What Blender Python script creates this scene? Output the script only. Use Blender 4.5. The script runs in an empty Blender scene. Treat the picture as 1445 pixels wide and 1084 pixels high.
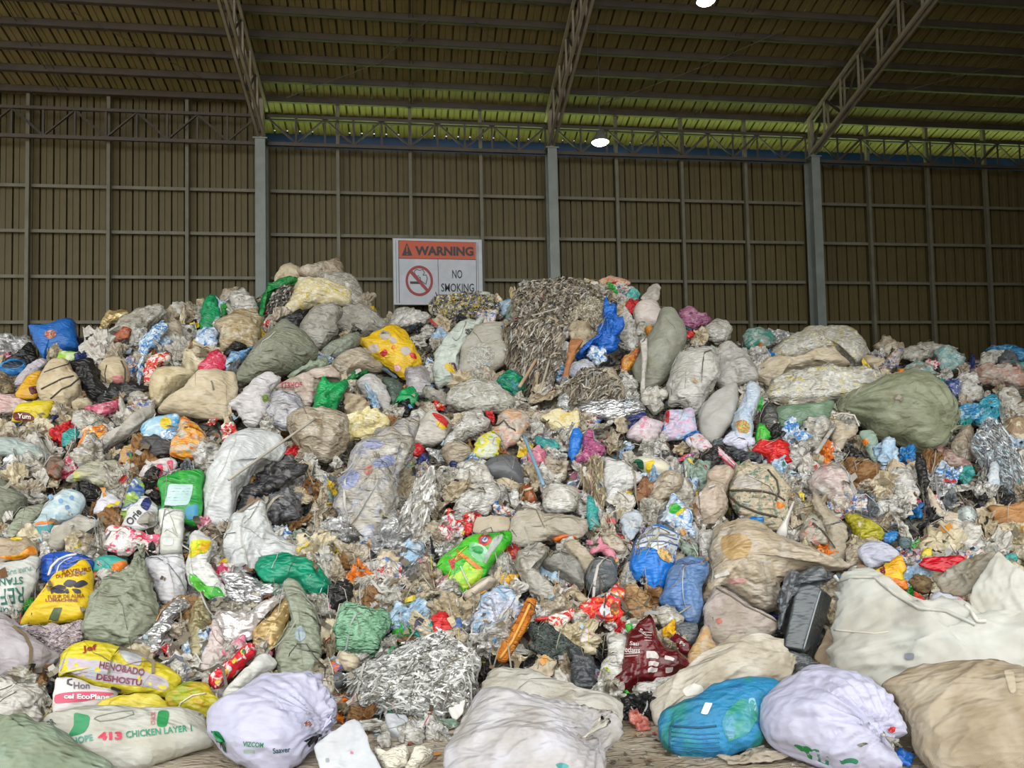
import bpy, bmesh, math, random
import numpy as np
from mathutils import Vector, Matrix
from mathutils.bvhtree import BVHTree

random.seed(7)
rng = np.random.default_rng(11)
scene = bpy.context.scene
COL = scene.collection

# ------------------------------------------------------------------ camera
F = 1043.0
CX, CY = 722.5, 565.16
YAW, PITCH, ROLL = 0.1374, 0.0481, -0.0212
CAM = np.array([0.0, 0.0, 1.6])
D, X0, Z0, GS = 15.70, -2.92, 7.687, 0.912      # back wall distance, first column, truss bottom, girt spacing
SL = 0.30                                       # roof pitch
ZE = Z0 + 0.98                                  # roof underside at the wall


def axes():
    cy, sy = math.cos(YAW), math.sin(YAW)
    cp, sp = math.cos(PITCH), math.sin(PITCH)
    f = np.array([sy * cp, cy * cp, sp])
    r = np.array([cy, -sy, 0.0])
    u = np.cross(r, f)
    cr, sr = math.cos(ROLL), math.sin(ROLL)
    return r * cr + u * sr, -r * sr + u * cr, f


AR, AU, AF = axes()
cam = bpy.data.cameras.new('camera')
cam.sensor_width = 36.0
cam.lens = F * 36.0 / 1445.0
cam.shift_y = (CY - 542.0) / 1445.0
cam.clip_end = 300
camo = bpy.data.objects.new('camera', cam)
m = Matrix(((AR[0], AU[0], -AF[0], CAM[0]), (AR[1], AU[1], -AF[1], CAM[1]), (AR[2], AU[2], -AF[2], CAM[2]), (0, 0, 0, 1)))
camo.matrix_world = m
COL.objects.link(camo)
scene.camera = camo


def ray(px, py):
    return AF + AR * ((px - CX) / F) - AU * ((py - CY) / F)


def on_y(px, py, Y):
    d = ray(px, py)
    return CAM + d * ((Y - CAM[1]) / d[1])


def project(p):
    d = np.asarray(p) - CAM
    z = d @ AF
    return CX + F * (d @ AR) / z, CY - F * (d @ AU) / z


# ------------------------------------------------------------------ materials
def lin(h):
    h = h.lstrip('#')
    out = []
    for i in (0, 2, 4):
        c = int(h[i:i + 2], 16) / 255
        out.append(c / 12.92 if c <= 0.04045 else ((c + 0.055) / 1.055) ** 2.4)
    return (*out, 1.0)


MATS = {}


def N(nt, typ, **kw):
    n = nt.nodes.new(typ)
    for k, v in kw.items():
        setattr(n, k, v)
    return n


def mk(c1, c2=None, c3=None, sc=5.0, r=0.45, b=0.35, t2=0.52, t3=0.6, met=0.0, soft=0.03, dirt=0.25, bs=9.0, weave=0.0, trans=0.0, coat=0.0, asp=2.6, rot=None):
    """Printed plastic / cloth: base colour, two patch colours, grime, wrinkle bump."""
    key = (c1, c2, c3, sc, r, b, t2, t3, met, soft, dirt, bs, weave, trans, coat, asp, rot)
    if key in MATS:
        return MATS[key]
    mt = bpy.data.materials.new('mat_%03d' % len(MATS))
    mt.use_nodes = True
    nt = mt.node_tree
    L = nt.links
    bsdf = nt.nodes['Principled BSDF']
    tc = N(nt, 'ShaderNodeTexCoord')
    oi = N(nt, 'ShaderNodeObjectInfo')
    add = N(nt, 'ShaderNodeVectorMath', operation='ADD')
    mul = N(nt, 'ShaderNodeMath', operation='MULTIPLY')
    mul.inputs[1].default_value = 37.0
    L.new(oi.outputs['Random'], mul.inputs[0])
    L.new(tc.outputs['Object'], add.inputs[0])
    L.new(mul.outputs[0], add.inputs[1])
    vec = add.outputs[0]
    col = None

    def mix(a, bcol, fac):
        mx = N(nt, 'ShaderNodeMix', data_type='RGBA')
        L.new(fac, mx.inputs[0])
        if isinstance(a, tuple):
            mx.inputs[6].default_value = a
        else:
            L.new(a, mx.inputs[6])
        if isinstance(bcol, tuple):
            mx.inputs[7].default_value = bcol
        else:
            L.new(bcol, mx.inputs[7])
        return mx.outputs[2]

    def thresh(scale, t, w, detail=4.0, dist=1.0):
        nz = N(nt, 'ShaderNodeTexNoise')
        nz.inputs['Scale'].default_value = scale
        nz.inputs['Detail'].default_value = detail
        nz.inputs['Distortion'].default_value = dist
        L.new(vec, nz.inputs['Vector'])
        mr = N(nt, 'ShaderNodeMapRange')
        mr.inputs[1].default_value = t - w
        mr.inputs[2].default_value = t + w
        L.new(nz.outputs['Fac'], mr.inputs[0])
        return mr.outputs[0]

    col = lin(c1)
    if c2:
        col = mix(col, lin(c2), thresh(sc, t2, soft))
    if c3:
        col = mix(col, lin(c3), thresh(sc * 1.7 + 0.31, t3, soft))
    if dirt > 0:
        g = tuple(0.6 * x * y for x, y in zip(lin(c1)[:3], (0.95, 0.86, 0.68))) + (1.0,)
        fa = thresh(4.5, 0.55, 0.13, 8.0, 0.4)
        ml = N(nt, 'ShaderNodeMath', operation='MULTIPLY')
        ml.inputs[1].default_value = dirt * 1.6
        L.new(fa, ml.inputs[0])
        col = mix(col, g, ml.outputs[0])
    if isinstance(col, tuple):
        bsdf.inputs['Base Color'].default_value = col
    else:
        L.new(col, bsdf.inputs['Base Color'])
    bsdf.inputs['Roughness'].default_value = r
    bsdf.inputs['Metallic'].default_value = met
    if trans:
        bsdf.inputs['Transmission Weight'].default_value = trans
        bsdf.inputs['IOR'].default_value = 1.1
    if coat:
        bsdf.inputs['Coat Weight'].default_value = coat
        bsdf.inputs['Coat Roughness'].default_value = 0.15
    if b > 0:
        # soft creases drawn out along one direction, then fine crumples
        mp = N(nt, 'ShaderNodeMapping')
        mp.inputs['Rotation'].default_value = (0.3, 0.2, (len(MATS) * 1.37) % 3.1 if rot is None else rot)
        mp.inputs['Scale'].default_value = (1.0, asp, 1.6)
        L.new(vec, mp.inputs[0])
        nz = N(nt, 'ShaderNodeTexNoise', noise_type='RIDGED_MULTIFRACTAL')
        nz.inputs['Scale'].default_value = bs * .55
        nz.inputs['Detail'].default_value = 4.0
        nz.inputs['Roughness'].default_value = .62
        nz.inputs['Distortion'].default_value = 1.1
        L.new(mp.outputs[0], nz.inputs['Vector'])
        bp0 = N(nt, 'ShaderNodeBump')
        bp0.inputs['Strength'].default_value = min(1.0, b * 1.5)
        bp0.inputs['Distance'].default_value = 0.05
        L.new(nz.outputs['Fac'], bp0.inputs['Height'])
        nf_ = N(nt, 'ShaderNodeTexVoronoi', feature='F1')
        nf_.inputs['Scale'].default_value = bs * 2.3
        L.new(mp.outputs[0], nf_.inputs['Vector'])
        bp = N(nt, 'ShaderNodeBump')
        bp.inputs['Strength'].default_value = min(1.0, b * .8)
        bp.inputs['Distance'].default_value = 0.02
        L.new(nf_.outputs['Distance'], bp.inputs['Height'])
        L.new(bp0.outputs[0], bp.inputs['Normal'])
        nrm = bp.outputs[0]
        if weave:
            wv = N(nt, 'ShaderNodeTexWave', bands_direction='X')
            wv.inputs['Scale'].default_value = 60.0
            wv.inputs['Distortion'].default_value = 1.5
            L.new(tc.outputs['Object'], wv.inputs['Vector'])
            b2 = N(nt, 'ShaderNodeBump')
            b2.inputs['Strength'].default_value = weave
            b2.inputs['Distance'].default_value = 0.004
            L.new(wv.outputs['Fac'], b2.inputs['Height'])
            L.new(nrm, b2.inputs['Normal'])
            nrm = b2.outputs[0]
        L.new(nrm, bsdf.inputs['Normal'])
    MATS[key] = mt
    return mt


def plain(h, r=0.5, met=0.0):
    return mk(h, r=r, b=0.0, dirt=0.0, met=met)


def emit(h, s):
    mt = bpy.data.materials.new('lamp_glow')
    mt.use_nodes = True
    b = mt.node_tree.nodes['Principled BSDF']
    b.inputs['Base Color'].default_value = lin(h)
    b.inputs['Emission Color'].default_value = lin(h)
    b.inputs['Emission Strength'].default_value = s
    return mt


# ------------------------------------------------------------------ helpers
def tag(o, label=None, cat=None, group=None, kind=None):
    if label:
        o['label'] = label
    if cat:
        o['category'] = cat
    if group:
        o['group'] = group
    if kind:
        o['kind'] = kind
    return o


def mesh_obj(name, verts, faces, mats, parent=None, mat_idx=None, smooth=False, matrix=None):
    me = bpy.data.meshes.new(name)
    me.from_pydata([tuple(v) for v in verts], [], [tuple(f) for f in faces])
    if not isinstance(mats, (list, tuple)):
        mats = [mats]
    for mt in mats:
        me.materials.append(mt)
    if mat_idx is not None:
        me.polygons.foreach_set('material_index', list(mat_idx))
    if smooth:
        me.polygons.foreach_set('use_smooth', [True] * len(me.polygons))
    me.update()
    o = bpy.data.objects.new(name, me)
    COL.objects.link(o)
    if matrix is not None:
        o.matrix_world = matrix
    if parent is not None:
        o.parent = parent
    return o


class MB:
    def __init__(s):
        s.v, s.f = [], []

    def add(s, v, f):
        n = len(s.v)
        s.v += [tuple(x) for x in v]
        s.f += [tuple(i + n for i in q) for q in f]
        return s

    def box(s, x0, x1, y0, y1, z0, z1):
        return s.add([(x0, y0, z0), (x1, y0, z0), (x1, y1, z0), (x0, y1, z0), (x0, y0, z1), (x1, y0, z1), (x1, y1, z1), (x0, y1, z1)],
                     [(0, 3, 2, 1), (4, 5, 6, 7), (0, 1, 5, 4), (1, 2, 6, 5), (2, 3, 7, 6), (3, 0, 4, 7)])

    def bar(s, a, b, w, h=None, up=(0, 0, 1)):
        h = h or w
        a, b = Vector(a), Vector(b)
        t = (b - a).normalized()
        u = Vector(up)
        sx = t.cross(u)
        if sx.length < 1e-4:
            sx = t.cross(Vector((0, 1, 0)))
        sx.normalize()
        u = sx.cross(t)
        v = []
        for p in (a, b):
            for i, j in ((-1, -1), (1, -1), (1, 1), (-1, 1)):
                v.append(p + sx * (w * .5 * i) + u * (h * .5 * j))
        return s.add(v, [(3, 2, 1, 0), (4, 5, 6, 7), (0, 1, 5, 4), (1, 2, 6, 5), (2, 3, 7, 6), (3, 0, 4, 7)])

    def angle(s, a, b, w, t, up=(0, 0, 1)):
        """an L-section steel angle from a to b"""
        a, b = Vector(a), Vector(b)
        d = (b - a).normalized()
        sx = d.cross(Vector(up))
        if sx.length < 1e-4:
            sx = d.cross(Vector((0, 1, 0)))
        sx.normalize()
        u = sx.cross(d)
        prof = [(0, 0), (w, 0), (w, t), (t, t), (t, w), (0, w)]
        v = []
        for p in (a, b):
            for x, y in prof:
                v.append(p + sx * (x - w * .4) + u * (y - w * .4))
        n = 6
        f = [tuple(range(n - 1, -1, -1)), tuple(range(n, 2 * n))]
        for i in range(n):
            j = (i + 1) % n
            f.append((i, j, n + j, n + i))
        return s.add(v, f)

    def tube(s, pts, r, seg=6, taper=None):
        pts = [Vector(p) for p in pts]
        rings = []
        prev = None
        for i, p in enumerate(pts):
            t = (pts[min(i + 1, len(pts) - 1)] - pts[max(i - 1, 0)]).normalized()
            a = t.cross(Vector((0.13, 0.31, 1))) if prev is None else prev - t * prev.dot(t)
            if a.length < 1e-5:
                a = t.cross(Vector((1, 0, 0)))
            a.normalize()
            prev = a
            b = t.cross(a)
            rr = r if taper is None else r * taper[i]
            rings.append([p + (a * math.cos(k * 2 * math.pi / seg) + b * math.sin(k * 2 * math.pi / seg)) * rr for k in range(seg)])
        v = [q for ring in rings for q in ring]
        f = []
        for i in range(len(pts) - 1):
            for k in range(seg):
                k2 = (k + 1) % seg
                f.append((i * seg + k, i * seg + k2, (i + 1) * seg + k2, (i + 1) * seg + k))
        f.append(tuple(range(seg - 1, -1, -1)))
        f.append(tuple(range((len(pts) - 1) * seg, len(pts) * seg)))
        return s.add(v, f)

    def lathe(s, prof, c=(0, 0, 0), seg=20):
        """profile of (radius, z) turned about the z axis through c"""
        v, f = [], []
        for r, z in prof:
            for k in range(seg):
                a = 2 * math.pi * k / seg
                v.append((c[0] + r * math.cos(a), c[1] + r * math.sin(a), c[2] + z))
        for i in range(len(prof) - 1):
            for k in range(seg):
                k2 = (k + 1) % seg
                f.append((i * seg + k, i * seg + k2, (i + 1) * seg + k2, (i + 1) * seg + k))
        return s.add(v, f)

    def build(s, name, mat, parent=None, smooth=False, matrix=None):
        return mesh_obj(name, s.v, s.f, mat, parent, smooth=smooth, matrix=matrix)


def empty(name, loc=(0, 0, 0)):
    o = bpy.data.objects.new(name, None)
    o.location = loc
    COL.objects.link(o)
    return o


# numpy value noise
def vnoise(p, seed=0):
    p = np.asarray(p, float)
    i = np.floor(p).astype(np.int64)
    f = p - i
    f = f * f * (3 - 2 * f)
    out = 0.0
    for dx in (0, 1):
        for dy in (0, 1):
            for dz in (0, 1):
                h = (i[:, 0] + dx) * 374761393 + (i[:, 1] + dy) * 668265263 + (i[:, 2] + dz) * 1274126177 + seed * 974711
                h = h & 0xffffffff
                h = ((h ^ (h >> 13)) * 1103515245) & 0xffffffff
                h = ((h ^ (h >> 16)) * 668265263) & 0xffffffff
                h = h ^ (h >> 15)
                w = (f[:, 0] if dx else 1 - f[:, 0]) * (f[:, 1] if dy else 1 - f[:, 1]) * (f[:, 2] if dz else 1 - f[:, 2])
                out = out + w * ((h & 0xffff) / 32767.5 - 1)
    return out


def folds(p, size, rg, n=9):
    """crumpled-film relief: a sum of randomly turned triangle waves, -1..1"""
    out = np.zeros(len(p))
    tot = 0
    q = p + 0.22 * size * np.stack([vnoise(p / size * 2.2, int(rg.integers(999))) for _ in range(3)], 1)
    for k in range(n):
        d = rg.normal(size=3)
        d /= np.linalg.norm(d)
        fr = (1.3 + 1.05 * k * rg.uniform(.6, 1.2)) / size
        a = 1.0 / (1 + 0.55 * k)
        x = q @ d * fr + rg.uniform(0, 9)
        out += a * (4 * np.abs(x - np.floor(x + .5)) - 1)
        tot += a
    return out / tot * 1.8

# ------------------------------------------------------------------ setting
STEEL = mk('6c6a5a', '5c594a', sc=1.5, r=0.6, b=0.0, soft=.2, dirt=.3)
STEELG = mk('7f8783', '707874', sc=1.2, r=0.55, b=0.0, soft=.2, dirt=.2)
STEELD = mk('4a4339', '3c362e', sc=1.5, r=0.6, b=0.0, soft=.2, dirt=.3)
WALLM = mk('544b29', '4d4423', sc=0.7, r=0.62, b=0.0, soft=.25, dirt=.2)
ROOFM = mk('7a7047', '6b623c', sc=0.6, r=0.6, b=0.0, soft=.25, dirt=.2)
BLUEP = mk('1f4a78', '17365c', sc=1.0, r=0.5, b=0.0, soft=.2, dirt=.2)
FLOORM = mk('aca08e', '988d7b', 'b8ae9e', sc=1.6, r=0.85, b=0.5, soft=.15, bs=14.0, dirt=.5)
GRASSM = mk('a9c878', '98b866', sc=0.8, r=0.9, b=0.0, soft=.2, dirt=0)

XL, XR = -15.0, 17.0
o = MB().box(-40, 40, -30, D + 0.3, -0.2, 0).build('floor', FLOORM)
tag(o, kind='structure')
o = MB().box(-60, 60, D + 0.3, 70, -0.3, -0.05).build('lawn', GRASSM)
tag(o, kind='structure')


def ribbed(x0, x1, pitch, fn, groove=0.034, depth=0.07):
    """profile points (s, offset): flat pans parted by narrow grooves; fn maps (s, off, end) to a point"""
    prof = []
    n = int(round((x1 - x0) / pitch))
    for k in range(n):
        a = x0 + k * pitch
        prof += [(a, 0), (a + pitch * .36, 0), (a + pitch * .36 + .008, -.012), (a + pitch * .36 + .022, -.012), (a + pitch * .36 + .03, 0),
                 (a + pitch - groove, 0), (a + pitch - groove + .004, -depth), (a + pitch - .004, -depth)]
    prof.append((x1, 0))
    v, f = [], []
    for s, off in prof:
        v += [fn(s, off, 0), fn(s, off, 1)]
    for i in range(len(prof) - 1):
        f.append((2 * i, 2 * i + 2, 2 * i + 3, 2 * i + 1))
    return v, f


# back wall: the first bay is clad up to the roof, the others stop at the lattice girder
wm = MB()
wm.add(*ribbed(XL, X0, 0.25, lambda s, off, e: (s, D - off, (ZE + .04) if e else 0)))
wm.add(*ribbed(X0, XR, 0.25, lambda s, off, e: (s, D - off, Z0 + .05 if e else 0)))
tag(wm.build('wall_back', WALLM), kind='structure')
tag(MB().add(*ribbed(2.0, D, 0.25, lambda s, off, e: (XR + off, s, 14 if e else 0))).build('blocker_wall_right', WALLM), kind='structure')  # unseen side wall put in to block light from the right

# roof: one ribbed slope rising towards the open front, with an overhang past the wall
YF, YO = 1.2, D + .90


def roofz(y):
    return ZE + SL * (D - y)


rm = MB().add(*ribbed(XL, XR, 0.27, lambda s, off, e: (s, YF if e else YO, roofz(YF if e else YO) - off), groove=.042, depth=.08))
tag(rm.build('ceiling', ROOFM), kind='structure')
rs = MB().add([(XL, YF, roofz(YF) + .1), (XR, YF, roofz(YF) + .1), (XR, YO, roofz(YO) + .1), (XL, YO, roofz(YO) + .1)], [(0, 1, 2, 3)])
tag(rs.build('roof_slab', ROOFM), kind='structure')
# blue fascia of the eave outside
tag(MB().box(XL, XR, YO, YO + .05, roofz(YO) - .46, roofz(YO) + .06).build('trim_1', BLUEP), kind='structure')

tag(MB().box(9.5, XR, YF - .1, YF, 0, roofz(YF) + .05).build('blocker_wall_front', WALLM), kind='structure')  # wall piece added out of view to cut light on the right

# purlins
yk, k = D + .30, 0
while yk > YF + .3:
    z = roofz(yk)
    pm = MB().box(XL, XR, yk - .028, yk + .028, z - .135, z - .008)
    pm.box(XL, XR, yk - .028, yk + .05, z - .138, z - .128)
    o = pm.build('roof_beam', STEELD)
    tag(o, 'long dark steel purlin running under the roof sheets', kind='structure')
    yk -= .535
    k += 1

# wall framing: mullions, girts, columns
cols = [X0 + 6 * i for i in range(-2, 4)]
for i in range(-8, 13):
    x = X0 + 1.5 * i
    if i % 4 == 0:
        continue
    top = ZE + .02
    mm = MB().box(x - .034, x + .034, D - .19, D - .10, 0, top)
    tag(mm.build('wall_trim', STEEL), kind='structure')
for a, b in zip(cols[:-1], cols[1:]):
    for j in range(1, 8):
        z = Z0 - GS * j
        tag(MB().box(a + .12, b - .12, D - .10, D - .03, z - .032, z + .032).build('wall_trim', STEEL), kind='structure')
for x in cols:
    c = MB()
    c.box(x - .10, x + .10, D - .52, D - .505, 0, Z0 + .02)
    c.box(x - .10, x + .10, D - .205, D - .19, 0, Z0 + .02)
    c.box(x - .006, x + .006, D - .506, D - .204, 0, Z0 + .02)
    c.box(x - .14, x + .14, D - .54, D - .17, Z0 + .02, Z0 + .045)
    tag(c.build('column', STEELG), 'grey steel H-section column standing against the back wall', kind='structure')

# lattice girders along the wall between columns
ordn = ['', 'in the leftmost bay where cladding reaches the roof', 'in the bay with the warning sign', 'between the middle and right columns', 'right of the right-hand column']
for bi, (a, b) in enumerate(zip(cols[:-1], cols[1:])):
    if bi == 0:
        continue
    r = empty('lattice_girder', (a, D - .3, Z0))
    tag(r, 'horizontal steel lattice girder ' + ordn[bi], 'girder', 'lattice girders along the back wall')
    zt = .575
    MB().box(.1, 5.9, -.03, .03, -.035, .035).build('bottom_chord', STEELD, r)
    MB().box(.1, 5.9, -.03, .03, zt - .03, zt + .03).build('top_chord', STEELD, r)
    n = 10
    for q in range(n):
        xa, xb = .1 + q * .58, .1 + (q + 1) * .58
        p0, p1 = ((xa, 0, .02), (xb, 0, zt - .02)) if q % 2 else ((xa, 0, zt - .02), (xb, 0, .02))
        MB().angle(p0, p1, .045, .012).build('diagonal', STEELD, r)
        MB().angle((xb, .01, .02), (xb, .01, zt), .04, .012).build('post', STEELD, r)

STEELR = mk('8f8878', '7c7566', sc=1.5, r=0.6, b=0.0, soft=.2, dirt=.3)
# roof trusses rising from each column towards the front
side = {1: 'far left column', 2: 'column left of the warning sign', 3: 'column right of the warning sign', 4: 'column on the right, seen from its side'}
for ci, x in enumerate(cols):
    if ci in (0, 5):
        continue
    y0 = D - .36
    r = empty('roof_truss', (x, y0, Z0))
    if ci != 1:
        tag(r, 'sloping steel lattice roof truss above the ' + side[ci], 'truss', 'sloping roof trusses')
    else:
        tag(r, kind='structure')
    L_ = y0 - (YF + .2)
    zb = .12
    zt0 = roofz(y0) - Z0 - .19

    def bot(t): return (0, -t, zb + SL * t)
    def top(t): return (0, -t, zt0 + SL * t)
    for sx in (-.05, .05):
        pass
    mb = MB()
    for sx in (-.055, .055):
        mb.bar((sx, 0, bot(0)[2]), (sx, -L_, bot(L_)[2]), .05, .075)
    mb.build('bottom_chord', STEELR, r)
    mb = MB()
    for sx in (-.055, .055):
        mb.bar((sx, .3, top(-.3)[2]), (sx, -L_, top(L_)[2]), .05, .075)
    mb.build('top_chord', STEELR, r)
    n = int(L_ / .62)
    for q in range(n):
        t0, t1 = q * L_ / n, (q + 1) * L_ / n
        w = MB()
        for sx in (-.045, .045):
            w.bar((sx, -t1, bot(t1)[2]), (sx, -t1, top(t1)[2]), .035, .035)
        w.build('post', STEELR, r)
        MB().angle((0, -t0, bot(t0)[2] if q % 2 == 0 else top(t0)[2]), (0, -t1, top(t1)[2] if q % 2 == 0 else bot(t1)[2]), .045, .012).build('diagonal', STEELD, r)
    # stub that carries the truss on the column head
    w = MB().bar((0, 0, 0), (0, 0, zt0 + .02), .09, .12)
    w.build('bearing_stub', STEELR, r)

# slack sag rods crossing the purlins
def rod(a, b, r=.008):
    o = MB().tube([a, b], r, 5).build('brace_trim', STEELD)
    tag(o, kind='structure')


for xa, ya, xb, yb in ((X0 + .5, 15.3, X0 + 2.4, 14.3), (X0 + 2.4, 14.3, X0 + 3.4, 13.2), (X0 + 4.2, 13.2, X0 + 5.8, 14.9), (X0 + 7.0, 15.2, X0 + 8.9, 14.0),
                       (X0 + 8.9, 14.0, X0 + 10.2, 13.0), (X0 + 13.2, 14.6, X0 + 16, 13.2), (X0 - 3.2, 13.2, X0 - 1.0, 14.9)):
    rod((xa, ya, roofz(ya) - .16), (xb, yb, roofz(yb) - .16))
for xq in (X0 - 3.9, X0 - 3.75, X0 + 3, X0 + 3.07, X0 + 9.3, X0 + 9.4):
    rod((xq, D - .1, roofz(D - .1) - .09), (xq, 11, roofz(11) - .09))
pa = on_y(1092, -60, 12.6)
rod(pa, on_y(1124, 176, D - .6), .009)

# ------------------------------------------------------------------ lamps
GLOW = emit('fff8e4', 60.0)
for (px, py, Y, lab) in ((847, 201, 12.2, 'round white high-bay lamp hanging on a long cable right of the middle column'),
                         (996, 2, 11.2, 'round white high-bay lamp up by the roof, cut by the photo edge')):
    c = on_y(px, py, Y)
    r = empty('pendant_lamp', tuple(c))
    tag(r, lab, 'lamp')
    MB().lathe([(.03, .2), (.06, .2), (.09, .12), (.15, .03), (.16, 0), (.15, 0), (.135, .02), (0.0, .03)], seg=24).build('lamp_shade', plain('4a4b48', .5), r, smooth=True)
    MB().lathe([(.0, -.02), (.11, -.03), (.150, .004), (.0, .014)], seg=24).build('diffuser', GLOW, r, smooth=True)
    zr = roofz(Y) - c[2]
    MB().tube([(0, 0, .19), (0, 0, zr)], .006, 5).build('cable', plain('2c2a26'), r)

# ------------------------------------------------------------------ warning sign
YS = D - .42
sa, sb = on_y(554.5, 336.5, YS), on_y(681.5, 430.5, YS)
SXW, SZH = sb[0] - sa[0], sa[2] - sb[2]
sign = empty('warning_sign', (sa[0], YS, sb[2]))
tag(sign, 'white and orange no smoking warning sign standing behind the heap', 'sign')


def sxy(u, v):                       # crop pixels of the sign to its own plane
    return (u - 130) / (1275 - 130) * SXW, (1 - (v - 150) / (1005 - 150)) * SZH


WHT, ORG, BLK, REDM = mk('b9bfc6', 'aab1b9', sc=2.5, soft=.2, r=.5, b=.25, bs=2.5, dirt=.1), plain('b5491c'), plain('16161a'), plain('8c1f24')


def plate(name, poly, mat, off, parent=sign, th=.004):
    n = len(poly)
    pts = [sxy(*p) for p in poly]
    v = [(x, -off, z) for x, z in pts] + [(x, -off + th, z) for x, z in pts]
    f = [tuple(range(n)), tuple(range(2 * n - 1, n - 1, -1))] + [(i, n + i, n + (i + 1) % n, (i + 1) % n) for i in range(n)]
    return mesh_obj(name, v, f, mat, parent)


MB().box(0, SXW, -.008, .012, 0, SZH).build('panel', WHT, sign)
fr = MB()
for u in (130, 1268):
    x, _ = sxy(u, 0)
    fr.bar((x, .03, -2.0), (x, .03, SZH + .03), .035)
for v in (150, 1000):
    _, z = sxy(0, v)
    fr.bar((-.02, .03, z), (SXW + .02, .03, z), .03)
fr.build('frame', STEEL, sign)
plate('header', [(195, 175), (1190, 190), (1190, 412), (200, 405)][::-1], ORG, .012)
tri = plate('hazard_triangle', [(240, 372), (305, 205), (376, 372)], BLK, .016)
ex = MB()
x, z = sxy(307, 290)
x2, z2 = sxy(307, 355)
ex.box(x - .012, x + .012, -.022, -.017, z - .06, z + .07).box(x2 - .012, x2 + .012, -.022, -.017, z2 - .012, z2 + .012)
ex.build('exclamation_mark', ORG, tri)
ln = MB()
for (u0, v0, u1, v1, w) in ((200, 175, 200, 985, .012), (1200, 185, 1195, 880, .010), (700, 410, 705, 985, .010), (200, 408, 1192, 415, .012), (195, 178, 1192, 190, .008), (165, 170, 168, 985, .006), (1222, 190, 1222, 880, .006)):
    (xa, za), (xb, zb) = sxy(u0, v0), sxy(u1, v1)
    ln.bar((xa, -.012, za), (xb, -.012, zb), w, .004, up=(0, 1, 0))
ln.build('border_lines', plain('2b2f45'), sign)
# prohibition ring, slash, cigarette and smoke curl
cxr, czr = sxy(458, 697)
rx = (178 - 18) / 1145 * SXW
rz = (200 - 20) / 855 * SZH
ring = MB()
n = 48
vv = []
for kk in range(n):
    a = 2 * math.pi * kk / n
    for s_, yy in ((.90, -.013), (1.1, -.013), (1.1, -.009), (.90, -.009)):
        vv.append((cxr + rx * s_ * math.cos(a), yy, czr + rz * s_ * math.sin(a)))
ff = []
for kk in range(n):
    a, b = kk * 4, ((kk + 1) % n) * 4
    for q in range(4):
        ff.append((a + q, a + (q + 1) % 4, b + (q + 1) % 4, b + q))
ring.add(vv, ff)
(xa, za), (xb, zb) = sxy(345, 570), sxy(568, 832)
ring.bar((xa, -.02, za), (xb, -.02, zb), .062, .006, up=(0, 1, 0))
ring.build('prohibition_ring', REDM, sign)
cg = MB()
(xa, za), (xb, zb) = sxy(340, 720), sxy(462, 722)
cg.bar((xa, -.013, za), (xb, -.013, zb), .05, .004, up=(0, 1, 0))
cg.build('cigarette_symbol', BLK, sign)
sm = MB()
for curve in ([(360, 590), (400, 650), (430, 665), (470, 650), (475, 690), (530, 735), (548, 740)], [(405, 610), (395, 575), (425, 550), (470, 560), (505, 550), (525, 590), (505, 625), (545, 620), (560, 660), (545, 730)],
              [(405, 610), (430, 640), (455, 630)]):
    for p, q in zip(curve[:-1], curve[1:]):
        (xa, za), (xb, zb) = sxy(*p), sxy(*q)
        sm.bar((xa, -.012, za), (xb, -.012, zb), .014, .004, up=(0, 1, 0))
sm.build('smoke_symbol', plain('23303a'), sign)


def text_mesh(s, bold=0.0, spacing=1.0):
    cu = bpy.data.curves.new('lettering', 'FONT')
    cu.body = s
    cu.align_x, cu.align_y = 'CENTER', 'CENTER'
    cu.offset = bold
    cu.space_character = spacing
    cu.resolution_u = 3
    ob = bpy.data.objects.new('lettering', cu)
    COL.objects.link(ob)
    dg = bpy.context.evaluated_depsgraph_get()
    me = bpy.data.meshes.new_from_object(ob.evaluated_get(dg))
    bpy.data.objects.remove(ob)
    vs = np.array([v.co[:] for v in me.vertices])
    fs = [tuple(p.vertices) for p in me.polygons]
    bpy.data.meshes.remove(me)
    c = (vs.max(0) + vs.min(0)) / 2
    return vs - c, fs


def sign_text(s, u0, u1, v0, v1, mat, bold, name='lettering'):
    vs, fs = text_mesh(s, bold)
    w, h = np.ptp(vs[:, 0]), np.ptp(vs[:, 1])
    (xa, za), (xb, zb) = sxy(u0, v1), sxy(u1, v0)
    v = [((xa + xb) / 2 + p[0] / w * (xb - xa), -.0165, (za + zb) / 2 + p[1] / h * (zb - za)) for p in vs]
    o = mesh_obj(name, v, fs, mat, sign)
    o['label'] = 'black lettering reading ' + s
    return o


sign_text('WARNING', 410, 1165, 247, 368, BLK, .045)
sign_text('NO', 882, 1012, 552, 662, plain('22262e'), .012)
sign_text('SMOKING', 738, 1162, 728, 836, plain('22262e'), .012)

# ------------------------------------------------------------------ the heap surface
CREST_Y = 12.0
crest_px = [(-260, 500), (-120, 495), (0, 488), (60, 488), (110, 478), (150, 455), (200, 440), (240, 428), (300, 420), (345, 412), (385, 395), (440, 398), (500, 410), (540, 440), (580, 448), (620, 430),
            (690, 428), (730, 412), (770, 402), (820, 398), (880, 400), (930, 418), (980, 448), (1040, 468), (1100, 475), (1200, 478), (1250, 487), (1330, 490), (1445, 494), (1600, 500), (1800, 505)]
_c = np.array([on_y(x, y, CREST_Y) for x, y in crest_px])
CRX, CRZ = _c[:, 0], _c[:, 2]


def base_y(x):
    return 4.25 + 0.35 * np.clip((np.asarray(x) - 0.2) / 2.5, -1, 1) * np.clip(np.asarray(x), 0, 1) - .15 * np.clip(-np.asarray(x) - .8, 0, 2)


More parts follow.
